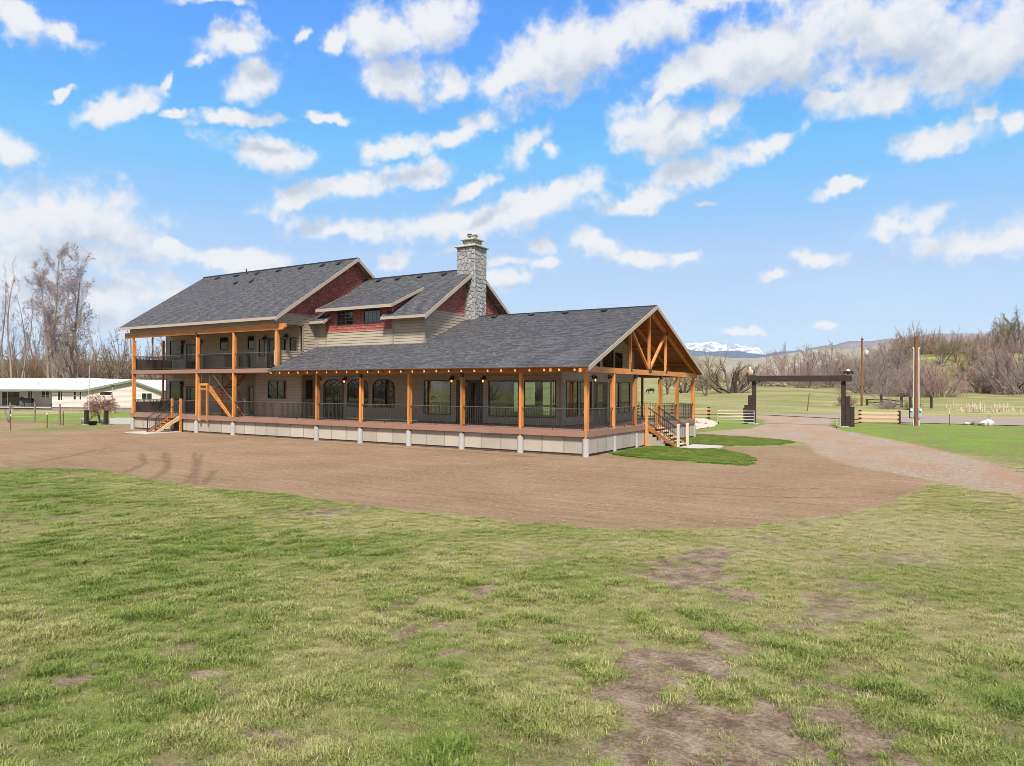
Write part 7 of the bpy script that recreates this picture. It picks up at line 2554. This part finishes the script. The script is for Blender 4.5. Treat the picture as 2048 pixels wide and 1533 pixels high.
plant('bush_grey', 3.9, 127.4, 3.2, 11.5, 'low grey wedge of brush left of the service pole', 3.3, 'bush', 'bush')
plant('bush_pink', 12.9, 118.9, 7.2, 12.5, 'dark pink bush on the pasture edge right of the service pole', 0.9, 'bush', 'bush')
plant('bush_pink', 8.8, 121.3, 5.6, 7.0, 'dark pink bush directly behind the service pole', 2.2, 'bush', 'bush')
plant('round_olive', 12.5, 185.8, 8.4, 9.0, 'spreading bare tree on the bank above the dark pink bush', 1.3)
plant('round', 15.4, 190.0, 8.2, 6.0, 'narrower bare tree on the bank right beside the spreading one', 2.1)
plant('round_olive', 20.4, 167.1, 10.5, 7.5, 'bare tree with olive buds in the gap of the bank', 3.0)
plant('bush_gold', 17.6, 172.1, 7.5, 7.0, 'yellowish bush beside the olive budded tree on the bank', 0.6, 'bush', 'bush')
plant('bush_pink', 24.2, 151.9, 11.0, 15.0, 'big pinkish thicket at the foot of the bank on the right', 1.8, 'bush', 'bush')
plant('bush_grey', 28.2, 147.9, 13.0, 14.0, 'big grey thicket cut by the right edge of the view', 0.1, 'bush', 'bush')
plant('round_olive', 24.4, 199.1, 9.6, 8.0, 'first tall budding tree on the crest left of the edge one', 0.5)
plant('round_olive', 27.6, 207.0, 10.5, 8.0, 'second tall budding tree on the crest', 1.7)
plant('round_olive', 30.8, 203.0, 12.8, 10.0, 'tallest budding tree on the crest at the right edge of the view', 2.8)
WOOD_R = []
rnd = random.Random(91)
for k in range(44):
    t = k / 43
    x, y = -22 + 52 * t + rnd.uniform(-4, 4), 222 - 22 * t + rnd.uniform(-6, 18)
    WOOD_R.append((rnd.choice(['mass_pink', 'mass_grey', 'mass_red', 'mass_gold']), x, y, rnd.uniform(6.5, 10.5) if x < 8 else rnd.uniform(4, 7), rnd.uniform(11, 16), rnd.uniform(0, 6.28)))
for x, y, h in ((8, 152, 8.5), (12, 160, 6), (19, 150, 5.5), (24, 170, 8), (30, 175, 9), (-5, 170, 8), (-13, 180, 7), (22, 182, 8)):
    WOOD_R.append((rnd.choice(['mass_pink', 'mass_grey', 'mass_gold']), x, y, h, 12, rnd.uniform(0, 6.28)))
for x in (-52, -60, -70, -82, -95, -47, -110):
    WOOD_R.append(('mass_pink', x, 232 + rnd.uniform(-10, 10) + abs(x + 40) * 1.4, rnd.uniform(5, 7.5), 13, rnd.uniform(0, 6.28)))
mass('bank_thicket', WOOD_R)
# brush along the far side of the yard, which the porch windows mirror
WOOD_S = []
rnd = random.Random(33)
for k in range(16):
    x = -150 + k * 9.5
    WOOD_S.append((rnd.choice(['mass_grey', 'mass_pink', 'mass_red']), x, -112 + rnd.uniform(-8, 8), rnd.uniform(4, 9), rnd.uniform(9, 13), rnd.uniform(0, 6.28)))
mass('yard_thicket', WOOD_S)
plant('bush_red', 1.6, 84.5, 2.6, 3.4, 'dry reddish shrub at the foot of the slim utility pole', 0.4, 'shrub', 'shrub')
plant('bush_grey', 7.4, 82.5, 1.9, 4.5, 'tangle of pale dry brush along the old rail fence', 1.4, 'shrub', 'shrub')
plant('bush_red', 10.0, 81.5, 1.8, 3.0, 'small dry shrub at the right end of the old rail fence', 2.4, 'shrub', 'shrub')
plant('weeping', -49.2, 3.4, 2.75, 2.7, 'rounded bare weeping shrub right behind the left dark post', 0.4, 'shrub', 'shrub')
# dry reeds on the far verge
mb = MB()
rnd = random.Random(6)
for cx, cy, n in ((17.4, 78.5, 40), (20.6, 80.5, 26), (18.8, 79.4, 14), (14.8, 80.4, 10)):
    for k in range(n):
        x, y = cx + rnd.gauss(0, 0.75), cy + rnd.gauss(0, 0.5)
        h = rnd.uniform(0.6, 1.7)
        mb.cyl((x, y, 0), (x + rnd.gauss(0, 0.1), y, h), 0.03, 0.015, 4, False)
        mb.cyl((x, y, h * 0.8), (x + rnd.gauss(0, 0.05), y, h + 0.25), 0.07, 0.02, 5, False)
mb.build('dry_reeds', M['reed'], kind='stuff')

# ------------------------------------------------------------------ grass


def mat_blades():
    m, t, b = new_mat('grass_blades')
    tint = t.n('ShaderNodeAttribute', attribute_type='INSTANCER', attribute_name='tint').outputs['Fac']
    rnd = t.n('ShaderNodeAttribute', attribute_type='INSTANCER', attribute_name='vary').outputs['Fac']
    own = t.n('ShaderNodeAttribute', attribute_name='blade').outputs['Fac']
    f = t.math('ADD', tint, t.math('MULTIPLY', t.math('SUBTRACT', own, 0.5), 0.42))
    c = t.ramp(f, [(0.0, (0.105, 0.165, 0.018)), (0.28, (0.190, 0.245, 0.040)), (0.50, (0.285, 0.305, 0.080)), (0.72, (0.385, 0.345, 0.140)), (1.0, (0.50, 0.42, 0.225))])
    c = t.mix(t.math('MULTIPLY', rnd, 0.30), c, (0.150, 0.205, 0.070))
    setb(t, b, **{'Base Color': c, 'Roughness': 0.6, 'Specular IOR Level': 0.25, 'Subsurface Weight': 0.0})
    tr = t.n('ShaderNodeBsdfTranslucent', ins={'Color': c})
    mx = t.n('ShaderNodeMixShader', ins={0: 0.28})
    out = [n for n in m.node_tree.nodes if n.type == 'OUTPUT_MATERIAL'][0]
    t.l.new(b.outputs[0], mx.inputs[1])
    t.l.new(tr.outputs[0], mx.inputs[2])
    t.l.new(mx.outputs[0], out.inputs[0])
    return m


M['blade'] = mat_blades()


def tuft(seed, n, h, spread, lean, wd):
    rg = np.random.default_rng(seed)
    an = rg.uniform(0, 2 * np.pi, n)
    rr = spread * np.sqrt(rg.random(n))
    bx, by = np.cos(an) * rr, np.sin(an) * rr
    hh = h * rg.uniform(0.45, 1.15, n)
    la = an + rg.normal(0, 0.9, n)
    ll = lean * rg.uniform(0.3, 1.3, n)
    w = wd * rg.uniform(0.6, 1.2, n)
    px, py = -np.sin(la + rg.normal(0, 0.6, n)), np.cos(la + rg.normal(0, 0.6, n))
    mid = np.stack([bx + np.cos(la) * ll * hh * 0.35, by + np.sin(la) * ll * hh * 0.35, hh * 0.62], 1)
    tip = np.stack([bx + np.cos(la) * ll * hh * 1.1, by + np.sin(la) * ll * hh * 1.1, hh * (1 - 0.32 * ll)], 1)
    P = np.stack([px, py, np.zeros(n)], 1) * w[:, None] / 2
    B = np.stack([bx, by, np.full(n, -0.01)], 1)
    V = np.stack([B - P, B + P, mid + P * 0.8, mid - P * 0.8, tip + P * 0.12, tip - P * 0.12], 1).reshape(-1, 3)
    b0 = (np.arange(n) * 6)[:, None]
    F = np.concatenate([b0 + np.array([[0, 1, 2, 3]]), b0 + np.array([[3, 2, 4, 5]])], 0)
    me = np_mesh('tuft', V, F, M['blade'])
    np_attr(me, 'blade', np.repeat(rg.random(n), 6))
    return me


TUFTS = bpy.data.collections.new('tufts')
for k, a in enumerate(((1, 36, 0.052, 0.10, 0.9, 0.0070), (2, 44, 0.042, 0.13, 1.1, 0.0065), (3, 50, 0.056, 0.10, 0.95, 0.0070), (4, 70, 0.068, 0.12, 0.95, 0.0070), (5, 26, 0.036, 0.12, 1.25, 0.0070))):
    TUFTS.objects.link(bpy.data.objects.new('tuft_%d' % k, tuft(*a)))


def scatter(name, pts, kind_ix, scale, tint, vary, rot):
    me = bpy.data.meshes.new(name)
    n = len(pts)
    me.vertices.add(n)
    me.vertices.foreach_set('co', np.asarray(pts, dtype=np.float32).ravel())
    for nm, a in (('tint', tint), ('vary', vary), ('size', scale), ('spin', rot)):
        np_attr(me, nm, a)
    at = me.attributes.new('pick', 'INT', 'POINT')
    at.data.foreach_set('value', np.asarray(kind_ix, dtype=np.int32))
    me.update()
    o = link(name, me, kind='stuff')
    g = bpy.data.node_groups.new(name, 'GeometryNodeTree')
    g.interface.new_socket('Geometry', in_out='INPUT', socket_type='NodeSocketGeometry')
    g.interface.new_socket('Geometry', in_out='OUTPUT', socket_type='NodeSocketGeometry')
    N = g.nodes
    L = g.links
    gi, go = N.new('NodeGroupInput'), N.new('NodeGroupOutput')
    ci = N.new('GeometryNodeCollectionInfo')
    ci.inputs['Collection'].default_value = TUFTS
    ci.inputs['Separate Children'].default_value = True
    ci.inputs['Reset Children'].default_value = True
    ip = N.new('GeometryNodeInstanceOnPoints')
    ip.inputs['Pick Instance'].default_value = True

    def attr(nm, ty):
        a = N.new('GeometryNodeInputNamedAttribute')
        a.data_type = ty
        a.inputs['Name'].default_value = nm
        return a.outputs['Attribute']
    cb = N.new('ShaderNodeCombineXYZ')
    L.new(attr('spin', 'FLOAT'), cb.inputs[2])
    er = N.new('FunctionNodeEulerToRotation')
    L.new(cb.outputs[0], er.inputs[0])
    L.new(gi.outputs[0], ip.inputs['Points'])
    L.new(ci.outputs[0], ip.inputs['Instance'])
    L.new(attr('pick', 'INT'), ip.inputs['Instance Index'])
    L.new(er.outputs[0], ip.inputs['Rotation'])
    L.new(attr('size', 'FLOAT'), ip.inputs['Scale'])
    L.new(ip.outputs[0], go.inputs[0])
    md = o.modifiers.new('tufts', 'NODES')
    md.node_group = g
    return o


def lawn_grass():
    rg = np.random.default_rng(99)
    allp = []
    # density falls with the size of a tuft in view
    for (x0, x1, y0, y1, per) in ((-2, 19, -27.5, -20, 150), (-8, 22, -20, -14.5, 85), (-24, 24, -30, -14.5, 34), (8, 24, -14.5, -2, 70), (14, 24, -10, 6, 30)):
        n = int((x1 - x0) * (y1 - y0) * per)
        allp.append(np.stack([rg.uniform(x0, x1, n), rg.uniform(y0, y1, n)], 1))
    P = np.concatenate(allp)
    # keep what the view and a step to either side of it can see
    dx, dy = P[:, 0] - 14.9, P[:, 1] + 30.6
    r = np.hypot(dx, dy)
    az = np.degrees(np.arctan2(dx, dy)) + 31.9
    P = P[(np.abs(az) < 46) & (r > 4.0)]
    F = ground_fields(P[:, 0], P[:, 1])
    clump = fbm(P[:, 0] * 2.6, P[:, 1] * 2.6, 61)
    cover = (1 - sstep(F['soil'], 0.15, 0.75)) * (1 - sstep(F['grav'], 0.15, 0.7)) * (1 - 0.93 * sstep(F['bare'], 0.25, 0.95))
    cover = cover * (0.42 + 0.9 * sstep(clump, 0.34, 0.6)) * (1 - 0.45 * sstep(fbm(P[:, 0] * 0.7, P[:, 1] * 0.7, 66), 0.5, 0.68))
    keep = rg.random(len(P)) < cover
    P, clump = P[keep], clump[keep]
    F = {k: v[keep] for k, v in F.items()}
    n = len(P)
    tall = sstep(clump, 0.50, 0.72) * sstep(-P[:, 1], 17, 22)
    thin = sstep(F['bare'], 0.15, 0.6) + sstep(F['soil'], 0.1, 0.5)
    pick = np.where(rg.random(n) < tall * 0.55, np.where(rg.random(n) < 0.35, 3, 2), np.where(rg.random(n) < 0.45 + 0.4 * thin, np.where(rg.random(n) < 0.5, 4, 1), 0))
    size = rg.uniform(0.7, 1.25, n) * (1 - 0.3 * np.clip(thin, 0, 1)) * (0.8 + 0.5 * tall)
    d = np.hypot(P[:, 0] - 14.9, P[:, 1] + 30.6)
    size *= 1 + np.clip((d - 14) / 18, 0, 1) * 0.55
    drift = fbm(P[:, 0] * 0.9, P[:, 1] * 0.9, 71) - 0.5
    tint = 0.20 + 0.66 * F['dry'] + 0.55 * drift + rg.normal(0, 0.17, n)
    z = 0.012 + 0.03 * (fbm(P[:, 0] * 0.5, P[:, 1] * 0.5, 8) - 0.5)
    scatter('lawn_grass', np.stack([P[:, 0], P[:, 1], z], 1), pick, size, np.clip(tint, 0.0, 1), rg.random(n), rg.uniform(0, 6.28, n))
    # taller bright grass in the two strips by the porch steps and weeds against the skirting
    n = 26000
    Q = np.stack([rg.uniform(-1.5, 8, n), rg.uniform(-0.2, 20.5, n)], 1)
    G = ground_fields(Q[:, 0], Q[:, 1])
    keep = rg.random(n) < sstep(G['lush'], 0.2, 0.8)
    Q = Q[keep]
    n = len(Q)
    near = sstep(-np.abs(Q[:, 0] - 1.0), -1.6, -0.2) * sstep(-Q[:, 1], -12, -5)
    scatter('bright_grass', np.stack([Q[:, 0], Q[:, 1], np.full(n, 0.03)], 1), np.where(rg.random(n) < 0.3, 3, 2), rg.uniform(0.6, 1.15, n) * (1 + 0.7 * near), np.clip(rg.normal(0.2, 0.13, n) + 0.5 * (fbm(Q[:, 0] * 1.2, Q[:, 1] * 1.2, 93) - 0.5) - 0.16 * near, 0, 1), rg.random(n) * 0.5, rg.uniform(0, 6.28, n))
    return len(P)


print('tufts', lawn_grass())


def clods():
    """clods and small stones strewn over the graded soil and the drive"""
    rg = np.random.default_rng(17)
    n = 26000
    P = np.stack([rg.uniform(-26, 18, n), rg.uniform(-18.5, 6, n)], 1)
    F = ground_fields(P[:, 0], P[:, 1])
    cl = fbm(P[:, 0] * 0.5, P[:, 1] * 1.6, 81)
    keep = (np.maximum(F['soil'], F['grav']) > 0.6) & (rg.random(n) < sstep(cl, 0.35, 0.65) * 0.6 + 0.12) & ~((P[:, 1] > -0.15) & (P[:, 0] < 0.2))
    P = P[keep]
    n = len(P)
    s = 0.010 + 0.032 * rg.random(n) ** 3
    base = np.array([(1, 0, 0), (-1, 0, 0), (0, 1, 0), (0, -1, 0), (0, 0, 0.8), (0, 0, -0.5)], float)
    V = base[None] * s[:, None, None] * rg.uniform(0.6, 1.4, (n, 6, 3))
    V[:, :, 0] += P[:, 0:1]
    V[:, :, 1] += P[:, 1:2]
    V[:, :, 2] += 0.016 + s[:, None] * 0.3
    f = np.array([(0, 2, 4), (2, 1, 4), (1, 3, 4), (3, 0, 4)])
    Fc = ((np.arange(n) * 6)[:, None, None] + f[None]).reshape(-1, 3)
    m = painted('soil_clod', (0.26, 0.175, 0.125), 0.95, 0.2, None, 0, 0.1)
    link('soil_clods', np_mesh('soil_clods', V.reshape(-1, 3), Fc, m), kind='stuff')


clods()

# ------------------------------------------------------------------ air
def haze():
    m = bpy.data.materials.new('valley_air')
    m.use_nodes = True
    m.node_tree.nodes.clear()
    t = NT(m.node_tree)
    v = t.n('ShaderNodeVolumePrincipled', ins={'Color': (0.80, 0.88, 1.0, 1), 'Density': 0.000022, 'Anisotropy': 0.0})
    o = t.n('ShaderNodeOutputMaterial')
    t.l.new(v.outputs[0], o.inputs['Volume'])
    MB().box(-14500, 14500, -14500, 14500, -60, 1150).build('haze', m, None, kind='stuff')


haze()
